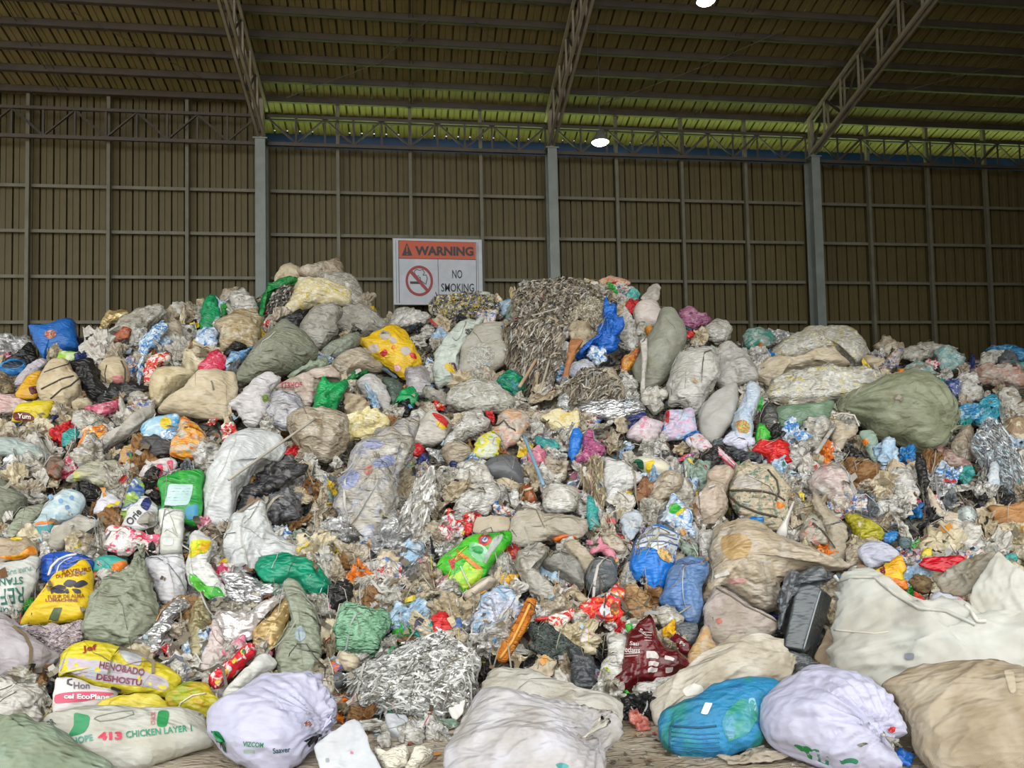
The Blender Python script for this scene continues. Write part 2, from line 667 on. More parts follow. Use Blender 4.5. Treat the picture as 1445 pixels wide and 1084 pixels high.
def heap(x, y):
    x, y = np.asarray(x, float), np.asarray(y, float)
    zc = np.interp(x, CRX, CRZ)
    yb = base_y(x)
    t = np.clip((y - yb) / (CREST_Y - yb), 0, 1.3)
    g = np.where(t < 1, t * (1 + .10 * (1 - t)), 1 - (t - 1) * .9)
    return zc * g


def hit(px, py, dmin=3.0):
    d = ray(px, py)
    prev = None
    for t in np.arange(dmin, 15.0, .04):
        p = CAM + d * t
        if p[1] > CREST_Y + .1:
            return CAM + d * ((CREST_Y - CAM[1]) / d[1])
        if p[2] <= heap(p[0], p[1]):
            return p
    return CAM + d * 12.0


def hnormal(p):
    e = .25
    zx = (heap(p[0] + e, p[1]) - heap(p[0] - e, p[1])) / (2 * e)
    zy = (heap(p[0], p[1] + e) - heap(p[0], p[1] - e)) / (2 * e)
    n = np.array([-zx, -zy, 1.0])
    return n / np.linalg.norm(n)


# crops of the photograph in which coordinates were read: origin and scale
CROPS = dict(P=(0, 0, 1.0), A=(0, 430, 4.8167), B=(280, 360, 4.8167), C=(560, 380, 4.8167), D=(800, 380, 4.8167), E=(1040, 430, 3.566), F=(0, 580, 4.8167), G=(280, 560, 4.8167),
             H=(560, 570, 4.8167), I=(820, 570, 4.8167), J=(1145, 590, 4.8167), K=(0, 740, 4.8167), L=(280, 740, 4.8167), M=(560, 720, 4.8167), N=(820, 720, 4.8167), O=(1085, 730, 4.0139),
             Q=(0, 859, 4.8167), R=(280, 859, 4.8167), S=(560, 859, 4.8167), T=(820, 859, 4.8167), U=(1145, 859, 4.8167))


def pp(crop, s):
    x0, y0, k = CROPS[crop]
    pts = [tuple(float(q) for q in w.split(',')) for w in s.split()] if isinstance(s, str) else s
    return np.array([(x0 + x / k, y0 + y / k) for x, y in pts])


def smooth_closed(P, n, tight=0.5):
    """closed Catmull-Rom curve through P, n points evenly spread"""
    m_ = len(P)
    out = []
    for i in range(m_):
        p0, p1, p2, p3 = P[i - 1], P[i], P[(i + 1) % m_], P[(i + 2) % m_]
        for t in np.linspace(0, 1, 14, endpoint=False):
            m1, m2 = (p2 - p0) * tight, (p3 - p1) * tight
            t2, t3 = t * t, t * t * t
            out.append((2 * t3 - 3 * t2 + 1) * p1 + (t3 - 2 * t2 + t) * m1 + (-2 * t3 + 3 * t2) * p2 + (t3 - t2) * m2)
    out = np.array(out)
    seg = np.linalg.norm(np.roll(out, -1, 0) - out, axis=1)
    s = np.concatenate([[0], np.cumsum(seg)])
    q = np.linspace(0, s[-1], n, endpoint=False)
    o2 = np.vstack([out, out[:1]])
    return np.stack([np.interp(q, s, o2[:, 0]), np.interp(q, s, o2[:, 1])], 1)


REG = {}          # object name -> its frame, for decals, cords and knots
MASK = np.zeros((542, 723), bool)     # where things already lie (half-size photo grid)
LMS = []          # (px, py, phrase) of easily found things
USED = set()


def fill_mask(P):
    q = P / 2
    x0, y0 = np.floor(q.min(0)).astype(int)
    x1, y1 = np.ceil(q.max(0)).astype(int)
    x0, y0, x1, y1 = max(x0, 0), max(y0, 0), min(x1, 722), min(y1, 541)
    if x1 <= x0 or y1 <= y0:
        return None
    gx, gy = np.meshgrid(np.arange(x0, x1 + 1), np.arange(y0, y1 + 1))
    ins = np.zeros(gx.shape, bool)
    n = len(q)
    j = n - 1
    for i in range(n):
        xi, yi = q[i]
        xj, yj = q[j]
        c = ((yi > gy) != (yj > gy))
        with np.errstate(divide='ignore', invalid='ignore'):
            ins ^= c & (gx < (xj - xi) * (gy - yi) / (yj - yi + 1e-12) + xi)
        j = i
    return (slice(y0, y1 + 1), slice(x0, x1 + 1)), ins


def make_frame(P, wcam, depth, fwd, tilt=None):
    """local frame of a thing lying on the heap where the photo shows its outline P"""
    cx = (P[:, 0].min() + P[:, 0].max()) / 2
    lo, hi = P[:, 1].min(), P[:, 1].max()
    ay = min(lo + .66 * (hi - lo), 1080)
    if depth is not None:
        p = on_y(cx, ay, depth)
    else:
        p = hit(min(max(cx, -200), 1650), ay)
    dr = p - CAM
    dist = np.linalg.norm(dr)
    dr = dr / dist
    p = p - dr * fwd
    n = (1 - wcam) * hnormal(p) - wcam * dr
    n /= np.linalg.norm(n)
    ex = AR - n * (AR @ n)
    ex /= np.linalg.norm(ex)
    ey = np.cross(n, ex)
    return p, ex, ey, n


def to_local(fr, P):
    """photo pixels onto the thing's own plane"""
    p, ex, ey, n = fr
    out = []
    for x, y in P:
        d = ray(x, y)
        t = ((p - CAM) @ n) / (d @ n)
        w = CAM + d * t - p
        out.append((w @ ex, w @ ey))
    return np.array(out)


def frame_matrix(fr):
    p, ex, ey, n = fr
    return Matrix(((ex[0], ey[0], n[0], p[0]), (ex[1], ey[1], n[1], p[1]), (ex[2], ey[2], n[2], p[2]), (0, 0, 0, 1)))


def puff_geo(o2, c, T, rg, back=.7, cr=.03, lump=.08, q=.5, pw=2.2, nk=None, R=None, flat=0.0, sag=0.0, fold=(None, 1.4)):
    """a stuffed or crumpled skin over the closed outline o2 (local metres) around centre c"""
    n = len(o2)
    ext = np.ptp(o2, axis=0)
    size = float(min(ext)) + 1e-6
    S = float(max(ext))
    R = R or 12
    th = np.linspace(0, 1, R + 1)[1:]
    rho = np.sin(th * math.pi / 2) ** .92
    V, NR, EN = [], [], []
    for side in (1, -1):
        rr = rho if side == 1 else rho[:-1]
        Tz = T if side == 1 else T * back
        for r_ in (rr if side == 1 else rr[::-1][::max(1, len(rr) // 5)]):
            P = c + (o2 - c) * r_
            z = Tz * (1 - r_ ** pw) ** q * side
            dirs = (o2 - c) / (np.linalg.norm(o2 - c, axis=1)[:, None] + 1e-9)
            V.append(np.column_stack([P, np.full(n, z)]))
            e = math.sqrt(max(0, 1 - r_ * r_))
            NR.append(np.column_stack([dirs * r_ ** 2, np.full(n, side * e)]))
            EN.append(np.full(n, 1.0 if side == 1 else .5))
    nrings = len(V)
    V = np.vstack(V + [np.array([[c[0], c[1], T]]), np.array([[c[0], c[1], -T * back]])])
    NR = np.vstack(NR + [np.array([[0, 0, 1.]]), np.array([[0, 0, -1.]])])
    EN = np.concatenate(EN + [np.array([1.0, .5])])
    sd = int(rg.integers(9999))
    disp = np.zeros(len(V))
    if lump:
        disp += lump * size * (.65 * vnoise(V / size * 2.1 + 5, sd) + .35 * vnoise(V / size * 4.3 + 9, sd + 1))
    if cr >= .045:
        rim = np.linalg.norm(V[:, :2] - c, axis=1)
        V[:, :2] += (V[:, :2] - c) * (.16 * vnoise(np.column_stack([V[:, 0], V[:, 1], V[:, 0] * 0]) / size * 5.0, sd + 31) * np.clip(1 - np.abs(NR[:, 2]), 0, 1))[:, None]
    if cr:
        k = max(.16, min(size, .5))
        disp += cr * k * 1.5 * folds(V, k * 1.2, rg) + .55 * cr * k * folds(V + 3, k * .5, rg, 6) * (.6 + .6 * vnoise(V / k * 1.3 + 2, sd + 11))
        # sharp little folds, drawn out along one direction
        an = rg.uniform(0, 3.14) if fold[0] is None else math.radians(fold[0])
        ca, sa_ = math.cos(an), math.sin(an)
        qx, qy = V[:, 0] * ca + V[:, 1] * sa_, -V[:, 0] * sa_ + V[:, 1] * ca
        wv = vnoise(V / k * 1.1 + 7, sd + 21)
        for fq, am in ((3.2, 1.0), (6.5, .5)):
            rn = 1 - np.abs(vnoise(np.column_stack([qx / k * fq * .33 + wv, qy / k * fq + wv * 1.5, V[:, 2] / k * fq * .7]), sd + int(fq * 10)))
            disp += fold[1] * (.010 + .55 * cr) * k * am * (rn ** 5 - .25)
    if nk is not None:
        for c0, nf, amp in nk:
            v = V[:, :2] - np.asarray(c0)[None]
            rd = np.linalg.norm(v, axis=1)
            a = np.arctan2(v[:, 1], v[:, 0])
            ph = 1.2 * vnoise(np.column_stack([a * 1.3, rd / size, V[:, 2]]), sd + 3)
            fall = np.exp(-rd / (S * .24)) * np.clip(rd / (size * .12), 0, 1)
            mod = .55 + .75 * vnoise(np.column_stack([a * 2.1, rd / S * 2, V[:, 2] * 0]), sd + 5)
            disp += .85 * amp * size * fall * mod * (np.abs(np.sin(a * nf * .42 + ph * 3.0)) ** .7 - .55)
            # the skin is drawn in towards the tie
            V[:, 2] *= 1 - .55 * np.exp(-(rd / (S * .18)) ** 2)
    if sag:
        # creases running across, as in slack cloth
        a = rg.uniform(-.25, .25)
        y = V[:, 1] * math.cos(a) + V[:, 0] * math.sin(a)
        w = vnoise(np.column_stack([V[:, 0] / S * 1.6, y / S * 3, V[:, 2]]), sd + 7)
        disp += sag * size * (np.abs(np.sin(y / S * 22 + w * 4.5)) ** .6 - .6) * (.5 + .5 * vnoise(V / S * 2.3, sd + 8))
    V = V + NR * (disp * EN)[:, None]
    f = []
    # front rings run inside out, then back rings outside in
    for i in range(nrings - 1):
        for k in range(n):
            k2 = (k + 1) % n
            f.append((i * n + k, i * n + k2, (i + 1) * n + k2, (i + 1) * n + k)[::-1])
    ft, bt = len(V) - 2, len(V) - 1
    for k in range(n):
        k2 = (k + 1) % n
        f.append((ft, k, k2))
        f.append((bt, (nrings - 1) * n + k2, (nrings - 1) * n + k))
    return V, f


def seed_of(s):
    h = 0
    for ch in s:
        h = (h * 131 + ord(ch)) & 0x7fffffff
    return h


def B(crop, name, cat, label, pts, mat, T=.30, cr=.03, lump=.07, q=.5, pw=2.2, neck=None, nf=26, na=.10, lm=None, d=None, fw=0.0, wcam=.5, tight=.5,
      group=None, parent=None, sag=0.0, ctr=None, fr=None, back=.7, res=1.0, mask=True, kind=None, smooth=True, clear=.0, fold=(None, 1.4)):
    """build one thing (or a part, when parent is given) over its outline in the photo"""
    P = pp(crop, pts)
    px = np.ptp(P, axis=0)
    per = float(np.sum(np.linalg.norm(np.roll(P, -1, 0) - P, axis=1)))
    n = int(min(150, max(26, per / 4.2 * res)))
    R = int(min(30, max(6, min(px) / 4.2 * res)))
    PS = smooth_closed(P, n, tight)
    cpx = pp(crop, [ctr])[0] if ctr else None
    extra = fw
    for it in range(60):
        if parent is not None:
            f_ = REG[parent.name]['fr']
            pz, ex, ey, nn = f_
            f_ = (pz + nn * fw, ex, ey, nn)
        else:
            f_ = fr or make_frame(P, wcam, d, extra)
        o2 = to_local(f_, PS)
        if parent is None and d is None and fr is None and it < 36:
            p, ex, ey, nn = f_
            wz = p[2] + o2[:, 0] * ex[2] + o2[:, 1] * ey[2]
            wx = p[0] + o2[:, 0] * ex[0] + o2[:, 1] * ey[0]
            wy = p[1] + o2[:, 0] * ex[1] + o2[:, 1] * ey[1]
            if np.percentile(wz - heap(wx, wy), 22) < clear:
                extra += .04
                continue
        ce = to_local(f_, [cpx])[0] if cpx is not None else None
        if ce is None:
            a = np.roll(o2, -1, 0)
            cr_ = o2[:, 0] * a[:, 1] - a[:, 0] * o2[:, 1]
            A = cr_.sum() / 2
            ce = ((o2 + a) * cr_[:, None]).sum(0) / (6 * A) if abs(A) > 1e-9 else o2.mean(0)
        ext = min(np.ptp(o2, axis=0))
        rg = np.random.default_rng(seed_of((label or name) + str(pts)[:12]))
        nk = None
        if neck:
            nk = [(to_local(f_, pp(crop, [w]))[0], nf, na) for w in (neck if isinstance(neck, list) else [neck])]
        V, F_ = puff_geo(o2, ce, T * ext, rg, back, cr, lump, q, pw, nk, R, sag=sag, fold=fold)
        if parent is not None or d is not None or fr is not None:
            break
        p, ex, ey, nn = f_
        zmin = (p[2] + V[:, 0] * ex[2] + V[:, 1] * ey[2] + V[:, 2] * nn[2]).min()
        if zmin > -.03:
            break
        extra += .06
    if parent is not None:
        V = V + np.array([0, 0, fw])
        o = mesh_obj(name, V, F_, mat, parent, smooth=smooth)
        if label:
            o['label'] = label
        REG[o.name] = dict(fr=REG[parent.name]['fr'], V=V, F=F_, bvh=None)
        return o
    o = mesh_obj(name, V, F_, mat, smooth=smooth, matrix=frame_matrix(f_))
    tag(o, label, cat, group, kind)
    if label:
        USED.add(label)
    REG[o.name] = dict(fr=f_, V=V, F=F_, bvh=None)
    if mask:
        r_ = fill_mask(PS)
        if r_:
            MASK[r_[0]] |= r_[1]
    if lm:
        LMS.append((P[:, 0].mean(), P[:, 1].mean(), lm))
    return o


def surf(o, xy, off=.004):
    rgd = REG[o.name]
    if rgd['bvh'] is None:
        rgd['bvh'] = BVHTree.FromPolygons([Vector(v) for v in rgd['V']], rgd['F'])
    out = []
    zmean = float(np.median(rgd['V'][:, 2]))
    for x, y in xy:
        h = rgd['bvh'].ray_cast(Vector((x, y, 5)), Vector((0, 0, -1)))
        if h[0] is None:
            h2 = rgd['bvh'].find_nearest(Vector((x, y, zmean)))
            out.append((x, y, h2[0].z + off))
        else:
            out.append((x, y, h[0].z + off))
    return np.array(out)


def view_local(o, crop, pts):
    """photo pixels onto the visible front of o, in o's local xy (follows the view ray down to the skin)"""
    rgd = REG[o.name]
    p, ex, ey, nn = rgd['fr']
    surf(o, [(0, 0)])
    out = []
    for x, y in pp(crop, pts):
        dv = ray(x, y)
        org = CAM - p
        lo = Vector((org @ ex, org @ ey, org @ nn))
        ld = Vector((dv @ ex, dv @ ey, dv @ nn)).normalized()
        h = rgd['bvh'].ray_cast(lo, ld)
        if h[0] is None:
            out.append(tuple(to_local(rgd['fr'], [(x, y)])[0]))
        else:
            out.append((h[0].x, h[0].y))
    return np.array(out)


def decal(o, crop, pts, mat, name='print', off=.004, label=None, tight=.35, n=28, R=5):
    """a printed patch that follows the skin of o"""
    L_ = view_local(o, crop, pts)
    o2 = smooth_closed(L_, n, tight)
    c = o2.mean(0)
    XY = [c + (o2 - c) * r for r in np.linspace(0, 1, R + 1)[1:]]
    xy = np.vstack([c[None]] + XY)
    v = surf(o, xy, off)
    f = [(0, 1 + k, 1 + (k + 1) % n) for k in range(n)]
    for i in range(R - 1):
        for k in range(n):
            k2 = (k + 1) % n
            f.append((1 + i * n + k, 1 + (i + 1) * n + k, 1 + (i + 1) * n + k2, 1 + i * n + k2))
    w = np.array([v[i] for i in f[n][:3]])
    if np.cross(w[1] - w[0], w[2] - w[0])[2] < 0:
        f = [q_[::-1] for q_ in f]
    ch = mesh_obj(name, v, f, mat, o, smooth=True)
    if label:
        ch['label'] = label
    return ch


def lettering(o, crop, s, at, h, ang, mat, bold=.02, width=None, name='lettering', off=.006):
    """words printed on the skin of o; at, h, width in crop pixels, ang in degrees anticlockwise in the photo"""
    vs, fs = text_mesh(s, bold)
    w0, h0 = np.ptp(vs[:, 0]), np.ptp(vs[:, 1])
    sx = (width / w0) if width else h / h0
    a = math.radians(ang)
    bm = bmesh.new()
    bv = [bm.verts.new((p[0] * sx, p[1] * h / h0, 0)) for p in vs]
    for f in fs:
        try:
            bm.faces.new([bv[i] for i in f])
        except ValueError:
            pass
    bmesh.ops.triangulate(bm, faces=bm.faces[:])
    q = np.array([v.co[:2] for v in bm.verts])
    bm.verts.ensure_lookup_table()
    bm.verts.index_update()
    fs = [tuple(v.index for v in f.verts) for f in bm.faces]
    bm.free()
    X = at[0] + q[:, 0] * math.cos(a) - q[:, 1] * math.sin(a)
    Y = at[1] - (q[:, 0] * math.sin(a) + q[:, 1] * math.cos(a))
    xy = view_local(o, crop, list(zip(X, Y)))
    v = surf(o, xy, off)
    ch = mesh_obj(name, v, fs, mat, o)
    ch['label'] = 'lettering reading ' + s
    return ch


def cord(o, crop, pts, r, mat, name='cord', off=.0):
    P = pp(crop, pts)
    dense = []
    for a, b in zip(P[:-1], P[1:]):
        for t in np.linspace(0, 1, 6, endpoint=False):
            dense.append(a + (b - a) * t)
    dense.append(P[-1])
    xy = view_local(o, 'P', dense)
    return MB().tube(surf(o, xy, off + r * .4), r, 6).build(name, mat, o, smooth=True)


def knot(o, crop, at, to, size, mat, name='tied_neck', seed=0):
    """gathered mouth of a bag: pinched at `at`, flaring out towards `to` (crop pixels)"""
    fr = REG[o.name]['fr']
    a2 = view_local(o, crop, [at])
    a3 = surf(o, a2, 0.0)[0]
    ab = to_local(fr, pp(crop, [at, to]))
    t = np.array([*(ab[1] - ab[0]), 0.0])
    Ln = np.linalg.norm(t)
    t = t / Ln + np.array([0, 0, .35])
    t /= np.linalg.norm(t)
    k = CROPS[crop][2]
    s = size / k * np.linalg.norm(fr[0] - CAM) / F
    b = np.cross(t, [0, 0, 1.0])
    b /= np.linalg.norm(b)
    c = np.cross(b, t)
    rg = np.random.default_rng(seed + 5)
    n = 36
    v, f = [], []
    lv = np.linspace(0, 1, 9)
    ph = rg.uniform(0, 6, 3)
    for u in lv:
        r0 = s * (.30 + .12 * math.cos(u * 9)) if u < .25 else s * (.18 + 1.0 * (u - .25) ** .8)
        for kk in range(n):
            an = 2 * math.pi * kk / n
            fl = 1 + .38 * u * (math.sin(an * 6 + ph[0]) + .6 * math.sin(an * 11 + ph[1]))
            w = r0 * fl
            p = a3 + t * (Ln * u * (1 + .15 * math.sin(an * 3 + ph[2]) * u)) + b * math.cos(an) * w + c * math.sin(an) * w * .65
            v.append(p)
    for i in range(len(lv) - 1):
        for kk in range(n):
            k2 = (kk + 1) % n
            f.append((i * n + kk, i * n + k2, (i + 1) * n + k2, (i + 1) * n + kk))
    v.append(a3 + t * Ln * .7)
    for kk in range(n):
        f.append(((len(lv) - 1) * n + kk, (len(lv) - 1) * n + (kk + 1) % n, len(v) - 1))
    return mesh_obj(name, v, f, mat, o, smooth=True)


def slab(o_name, cat, label, crop, front, back, mat, th, lm=None, bev=.012, cr=.004, fw=.1):
    """a boxy thing: front face and the wider outline behind it, both read from the photo"""
    Pf, Pb = pp(crop, front), pp(crop, back)
    extra = fw
    for it in range(40):
        fr = make_frame(Pb, .6, None, extra)
        p, ex, ey, nn = fr
        b2 = to_local(fr, Pb)
        w = np.array([p + ex * a + ey * b for a, b in b2])
        if np.percentile(w[:, 2] - heap(w[:, 0], w[:, 1]), 25) > 0:
            break
        extra += .04
    f2 = to_local((p + nn * th, ex, ey, nn), Pf)
    bm = bmesh.new()
    vf = [bm.verts.new((a, b, th)) for a, b in f2]
    vb = [bm.verts.new((a, b, -th * .6)) for a, b in b2]
    n = len(vf)
    bm.faces.new(vf)
    bm.faces.new(vb[::-1])
    for i in range(n):
        bm.faces.new((vf[i], vb[i], vb[(i + 1) % n], vf[(i + 1) % n]))
    bmesh.ops.recalc_face_normals(bm, faces=bm.faces[:])
    bmesh.ops.bevel(bm, geom=bm.edges[:], offset=bev, segments=3, affect='EDGES', profile=.5)
    bmesh.ops.triangulate(bm, faces=bm.faces[:])
    for _ in range(3):
        bmesh.ops.subdivide_edges(bm, edges=[e for e in bm.edges if e.calc_length() > .035], cuts=1)
        bmesh.ops.triangulate(bm, faces=bm.faces[:])
    V = np.array([v.co[:] for v in bm.verts])
    bm.verts.index_update()
    F_ = [tuple(v.index for v in f.verts) for f in bm.faces]
    bm.free()
    rg = np.random.default_rng(seed_of(label))
    V[:, 2] += cr * folds(V, .22, rg)
    o = mesh_obj(o_name, V, F_, mat, smooth=True, matrix=frame_matrix(fr))
    tag(o, label, cat)
    USED.add(label)
    REG[o.name] = dict(fr=fr, V=V, F=F_, bvh=None)
    r_ = fill_mask(Pb)
    if r_:
        MASK[r_[0]] |= r_[1]
    if lm:
        LMS.append((Pb[:, 0].mean(), Pb[:, 1].mean(), lm))
    return o


def pole(crop, name, cat, label, a, b, r, mat, up=.12, group=None, rad=None, sag=0.0):
    """a long thin thing lying over the heap between two photo points"""
    pa, pb = pp(crop, [a, b])
    A_, B_ = hit(*pa), hit(*pb)
    A_ = A_ + hnormal(A_) * up
    B_ = B_ + hnormal(B_) * up
    pts = [A_ + (B_ - A_) * t + np.array([0, 0, -sag * 4 * t * (1 - t)]) for t in np.linspace(0, 1, 9)]
    o0 = pts[0]
    o = MB().tube([p - o0 for p in pts], r, 7).build(name, mat, smooth=True, matrix=Matrix.Translation(Vector(o0)))
    tag(o, label, cat, group)
    USED.add(label)
    return o


def ribbons(name, label, crop, pts, palette, count, length, width, flow, jitter=.5, mound=.12, seed=1, cat=None, curl=.5, lm=None, mask=True, T=None):
    """a tangle of shredded strips over an outline; nobody could count them, so one object"""
    P = pp(crop, pts)
    PS = smooth_closed(P, 48, .5)
    f_ = make_frame(P, .5, None, .05)
    o2 = to_local(f_, PS)
    rg = np.random.default_rng(seed)
    c = o2.mean(0)
    ext = min(np.ptp(o2, axis=0))
    v, f, mi = [], [], []
    # the body the strips lie on
    bod, bf = puff_geo(o2 * .93 + c * .07, c, mound * ext / .3 * .3, rg, .6, .06, .12, .5, 2.2, None, 8)
    v += [tuple(q) for q in bod]
    f += bf
    mi += [0] * len(bf)
    bv = BVHTree.FromPolygons([Vector(q) for q in bod], bf)
    npal = len(palette)
    fa = math.radians(flow)
    for i in range(count):
        k = rg.integers(len(o2))
        p = c + (o2[k] - c) * math.sqrt(rg.uniform(0, 1.0))
        a = fa + rg.normal() * jitter
        L_ = length * rg.uniform(.5, 1.4)
        w = width * rg.uniform(.5, 1.5)
        n = 6
        base = len(v)
        L_ *= .75
        lift0 = rg.uniform(.003, .035)
        cu = rg.normal() * curl
        tw = rg.uniform(0, 3)
        q = p - np.array([math.cos(a), math.sin(a)]) * L_ / 2
        got = 0
        for s in range(n + 1):
            h = bv.ray_cast(Vector((q[0], q[1], 3)), Vector((0, 0, -1)))
            if h[0] is None and s > 0:
                break
            z = h[0].z if h[0] is not None else -.02
            z += lift0 + .02 * math.sin(s * 1.3 + tw)
            tt = tw + s * .5
            nx, ny = -math.sin(a), math.cos(a)
            hw = w * .5
            v.append((q[0] + nx * hw * math.cos(tt), q[1] + ny * hw * math.cos(tt), z + hw * math.sin(tt)))
            v.append((q[0] - nx * hw * math.cos(tt), q[1] - ny * hw * math.cos(tt), z - hw * math.sin(tt)))
            got += 1
            q = q + np.array([math.cos(a), math.sin(a)]) * L_ / n
            a += cu / n + rg.normal() * .12
        m_ = int(rg.integers(npal))
        for s in range(got - 1):
            b_ = base + 2 * s
            f.append((b_, b_ + 1, b_ + 3, b_ + 2))
            mi.append(m_)
    o = mesh_obj(name, v, f, palette, mat_idx=mi, matrix=frame_matrix(f_))
    tag(o, label, cat, None, 'stuff')
    if mask:
        r_ = fill_mask(PS)
        if r_:
            MASK[r_[0]] |= r_[1]
    if lm:
        LMS.append((P[:, 0].mean(), P[:, 1].mean(), lm))
    return o

# ------------------------------------------------------------------ the body of the heap
def litter_mat():
    mt = bpy.data.materials.new('mixed_litter')
    mt.use_nodes = True
    nt = mt.node_tree
    L = nt.links
    b = nt.nodes['Principled BSDF']
    tc = N(nt, 'ShaderNodeTexCoord')
    nz = N(nt, 'ShaderNodeTexNoise')
    nz.inputs['Scale'].default_value = 7
    ad = N(nt, 'ShaderNodeMix', data_type='VECTOR')
    ad.inputs[0].default_value = .12
    L.new(tc.outputs['Object'], ad.inputs[4])
    L.new(nz.outputs['Color'], ad.inputs[5])
    L.new(tc.outputs['Object'], nz.inputs['Vector'])
    vo = N(nt, 'ShaderNodeTexVoronoi')
    vo.inputs['Scale'].default_value = 30
    L.new(ad.outputs[1], vo.inputs['Vector'])
    sp = N(nt, 'ShaderNodeSeparateColor')
    L.new(vo.outputs['Color'], sp.inputs[0])
    cr = N(nt, 'ShaderNodeValToRGB')
    cr.color_ramp.interpolation = 'CONSTANT'
    pal = ['6a6355', '8a8478', '4f4639', '2a2722', 'a09a8c', '72654a', '47504e', '5a5347', '7d7569', '363f4a', '8a826e', '553830', '1f1e1c', '666d62']
    cr.color_ramp.elements.remove(cr.color_ramp.elements[1])
    cr.color_ramp.elements[0].color = lin(pal[0])
    for i, h in enumerate(pal[1:]):
        e = cr.color_ramp.elements.new((i + 1) / len(pal))
        e.color = lin(h)
    L.new(sp.outputs[0], cr.inputs[0])
    L.new(cr.outputs[0], b.inputs['Base Color'])
    b.inputs['Roughness'].default_value = .6
    n2 = N(nt, 'ShaderNodeTexNoise', noise_type='RIDGED_MULTIFRACTAL')
    n2.inputs['Scale'].default_value = 16
    L.new(tc.outputs['Object'], n2.inputs['Vector'])
    bp = N(nt, 'ShaderNodeBump')
    bp.inputs['Strength'].default_value = .8
    bp.inputs['Distance'].default_value = .04
    L.new(n2.outputs['Fac'], bp.inputs['Height'])
    L.new(bp.outputs[0], b.inputs['Normal'])
    return mt


nx_, ny_ = 330, 170
gx = np.linspace(-11, 15, nx_)
gy = np.concatenate([np.linspace(3.9, 12.6, ny_ - 14), np.linspace(12.75, D - .62, 14)])
XX, YY = np.meshgrid(gx, gy)
ZZ = heap(XX, YY)
pt = np.column_stack([XX.ravel(), YY.ravel(), np.zeros(XX.size)])
bump = .07 * vnoise(pt * 2.3, 3) + .06 * vnoise(pt * 5.1, 4) + .05 * folds(pt, .5, np.random.default_rng(5))
z = ZZ.ravel()
zz = np.where(z > .02, z - .17 + bump * np.clip(z / .5, .1, 1), -.06)
hv = np.column_stack([XX.ravel(), YY.ravel(), zz])
hf = []
for j in range(ny_ - 1):
    for i in range(nx_ - 1):
        a = j * nx_ + i
        hf.append((a, a + 1, a + nx_ + 1, a + nx_))
o = mesh_obj('plastic_litter', hv, hf, litter_mat(), smooth=True)
tag(o, 'the body of the heap: dense mixed dirty plastic litter between the bags', 'litter', None, 'stuff')

# ------------------------------------------------------------------ materials of the bags
M_white = mk('cfccc6', 'b9b5ab', sc=4, r=.4, b=.6, soft=.2, dirt=.3)
M_lav = mk('c0c0d6', 'b2b3ca', sc=2, r=.42, b=.3, soft=.25, dirt=.15, bs=7, asp=2.2, rot=1.2)
M_dirtyw = mk('c6bfb0', 'b5ab98', 'd2ccbe', sc=3, r=.65, b=.3, soft=.2, dirt=.5, weave=.25)
M_beigecloth = mk('b7a992', 'a6977d', 'c0b6a4', sc=3, r=.75, b=.35, soft=.2, dirt=.5, weave=.3)
M_jumbo = mk('c6c5bc', 'b9b6aa', 'ccd1cb', sc=1.6, r=.6, b=.4, soft=.25, dirt=.25, weave=.2, bs=3.2, asp=2.6, rot=.05)
M_greygreen = mk('8d9480', '858b76', '979d8b', sc=3, r=.45, b=.55, soft=.25, dirt=.35, weave=.1)
M_olive = mk('85897a', '7d806f', '90947f', sc=3, r=.48, b=.5, soft=.25, dirt=.35, weave=.15)
M_sage = mk('8fa596', '82998a', '9aae9f', sc=3, r=.4, b=.4, soft=.2, dirt=.2)
M_grey = mk('a3a097', '8f8b80', 'b1aea5', sc=4, r=.35, b=.55, soft=.2, dirt=.3)
M_clear = mk('b5b2a8', '97917f', 'd3d2cd', sc=7, r=.2, b=.5, soft=.1, dirt=.35, coat=.5, bs=12)
M_clearw = mk('c4c2bc', 'a19d93', 'e0e0dd', sc=8, r=.18, b=.55, soft=.1, dirt=.25, coat=.6, bs=13)
M_clearbeige = mk('b0a591', '958770', 'c8c0b0', sc=6, r=.22, b=.45, soft=.14, dirt=.4, coat=.4, bs=11)
M_beige = mk('bfb196', 'ae9f82', 'cdc2ab', sc=4, r=.5, b=.35, soft=.15, dirt=.35)
M_cream = mk('cfc4a6', 'b9aa86', 'dbd3bd', sc=5, r=.5, b=.35, soft=.12, dirt=.3)
M_black = mk('1d1d1d', '2a2927', sc=4, r=.35, b=.5, soft=.2, dirt=0)
M_dgrey = mk('5d6264', '6c7072', '50565a', sc=3, r=.35, b=.4, soft=.2, dirt=.1)
M_silver = mk('c9cacb', 'a2a3a4', 'e4e4e3', sc=6, r=.22, b=.7, soft=.1, dirt=.1, met=.65)
M_silverf = mk('bdbebd', '8d8e8e', 'e0e0df', sc=9, r=.3, b=.6, soft=.1, dirt=.1, met=.35)
M_green = mk('159a4e', '0f7f45', '27ad62', sc=4, r=.35, b=.5, soft=.15, dirt=.05)
M_green2 = mk('2fa04a', '4fb53e', '1f8a3c', sc=4, r=.35, b=.4, soft=.1, dirt=.05)
M_emer = mk('0f8a66', '0c7558', '1a9a76', sc=3, r=.3, b=.5, soft=.2, dirt=.05, bs=7)
M_teal = mk('3a9a92', '2c7f80', '58b0a6', sc=5, r=.35, b=.5, soft=.1, dirt=.1)
M_blue = mk('1d6cc4', '1556a6', '2f80d6', sc=3, r=.35, b=.4, soft=.2, dirt=.03)
M_blue2 = mk('2c7fc0', '1d66a8', '5aa3d4', sc=5, r=.35, b=.5, soft=.1, dirt=.1)
M_red = mk('c4262a', 'a91c22', 'd83c3a', sc=4, r=.35, b=.5, soft=.15, dirt=.03)
